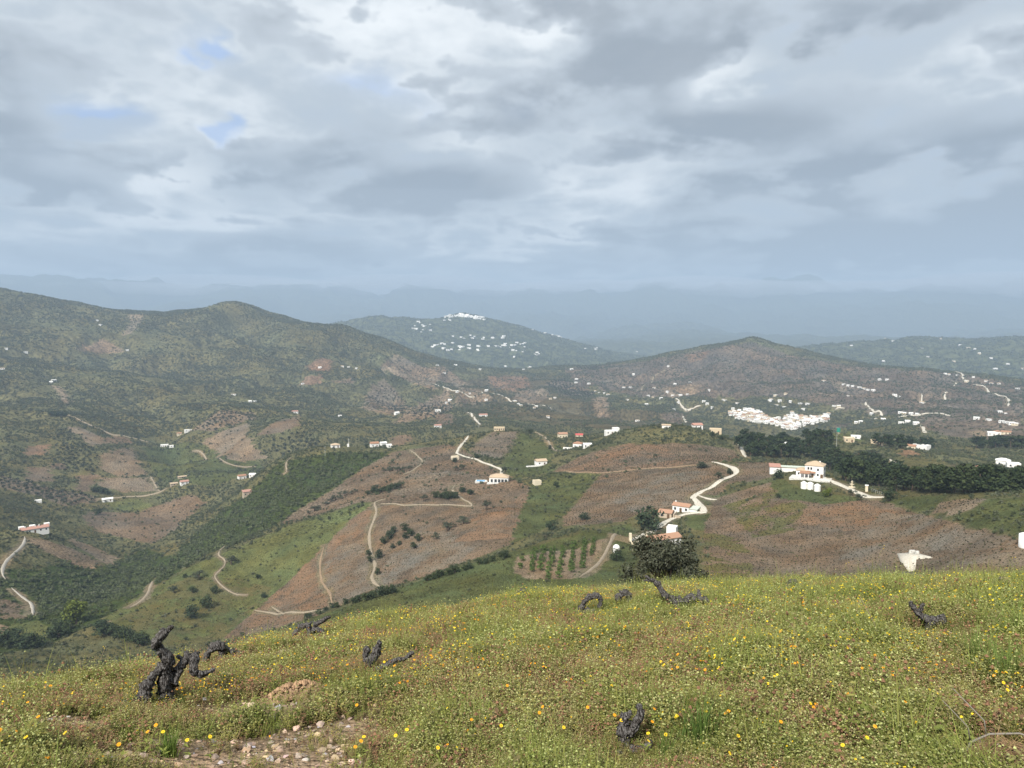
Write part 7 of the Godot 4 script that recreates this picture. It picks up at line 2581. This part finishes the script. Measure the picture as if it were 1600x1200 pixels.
	for s in stalks:
		var p := near_spot(s[0], s[1])
		var k := p.distance_to(Vector3(0, EYE, 0)) / FOCAL
		var o := thing("weed_stalk", p, -atan2(p.x, -p.z))
		tag(o, s[4], "stalk", "bare stalks above the meadow")
		var tip := Vector3((s[2] - s[0]) * k, (s[1] - s[3]) * k, 0)
		put("stem", limb_mesh([[[Vector3(0, -0.03, 0), 0.004], [tip * 0.5 + Vector3(0.01, 0.02, 0.01), 0.003], [tip, 0.0016]]], 5), mat(lin(0.22, 0.18, 0.12), 0.9, 0.2), o)
		var hd := Weave.new()
		for q in 5:
			hd.bobble(tip * (1.0 - q * 0.06) + Vector3(rng.randfn() * 0.012, 0, rng.randfn() * 0.01), 0.008, Color(0.5, 0.36, 0.06) if q < 2 else Color(0.2, 0.19, 0.08))
		put("seed_head", woven(hd), m, o)
	var bp := near_spot(1505, 1192)
	var kb := bp.distance_to(Vector3(0, EYE, 0)) / FOCAL
	var br := thing("fallen_branch", bp, -atan2(bp.x, -bp.z))
	tag(br, "grey bare forked branch lying before the straw heap", "branch")
	var bm := mat(lin(0.21, 0.19, 0.165), 0.95, 0.2)
	var P := func(a: float, b: float, zz: float) -> Vector3: return Vector3((a - 1505) * kb, (1192 - b) * kb, zz)
	put("main_stem", limb_mesh([[[P.call(1500, 1200, 0.0), 0.006], [P.call(1512, 1165, 0.0), 0.0055], [P.call(1530, 1152, -0.02), 0.005], [P.call(1560, 1143, -0.03), 0.0045], [P.call(1600, 1148, -0.02), 0.004]]], 7, 0.2), bm, br)
	put("twig", limb_mesh([[[P.call(1527, 1153, -0.02), 0.004], [P.call(1524, 1138, -0.03), 0.003], [P.call(1490, 1108, -0.04), 0.0018]]], 5, 0.2), bm, br)
	put("twig", limb_mesh([[[P.call(1511, 1165, 0.0), 0.004], [P.call(1508, 1145, 0.02), 0.003], [P.call(1480, 1118, 0.03), 0.0015]]], 5, 0.2), bm, br)

# ---------------------------------------------------------------- the olive just over the brow
func build_brow_olive():
	var g := RandomNumberGenerator.new()
	g.seed = 4711
	var s := sight(1045, 900)
	var r := 27.0
	var foot := ground(Vector3(sin(s.x) * r, 0, -cos(s.x) * r))
	var o := thing("olive_tree", foot, 0.0)
	tag(o, "grey green olive tree rising just behind the meadow brow", "tree")
	var top := EYE + sight(1045, 832).y * r - foot.y
	var half := 76.0 / FOCAL * r
	var lobes := []
	var paths := []
	var fork := Vector3(0, top * 0.3, 0)
	paths.append([[Vector3(0, -0.4, 0), 0.2], [Vector3(0.03, top * 0.15, 0), 0.16], [fork, 0.13]])
	for i in 40:
		var a := g.randf() * TAU
		var f := sqrt(g.randf())
		var y := lerpf(0.3, 0.9, g.randf())
		var wide := half * 0.8 * sqrt(clampf(1.0 - pow((y - 0.5) / 0.5, 2.0), 0.05, 1.0))
		var c := Vector3(cos(a) * f * wide, y * top, sin(a) * f * wide)
		lobes.append([c, Vector3(0.46, 0.38, 0.46) * g.randf_range(0.7, 1.25)])
		if i % 2 == 0:
			paths.append([[fork, 0.06], [fork.lerp(c, 0.5) + Vector3(0, 0.1, 0), 0.035], [c, 0.012]])
	put("trunk", limb_mesh(paths, 7, 0.2), bark, o)
	put("crown", crown_mesh(4712, lobes, 20000, 0.055, 0.6), leaf_material(lin(0.062, 0.068, 0.045), 0.2), o)
	put("young_leaves", crown_mesh(4713, lobes, 1400, 0.05, 0.25), leaf_material(lin(0.12, 0.125, 0.09), 0.2), o)
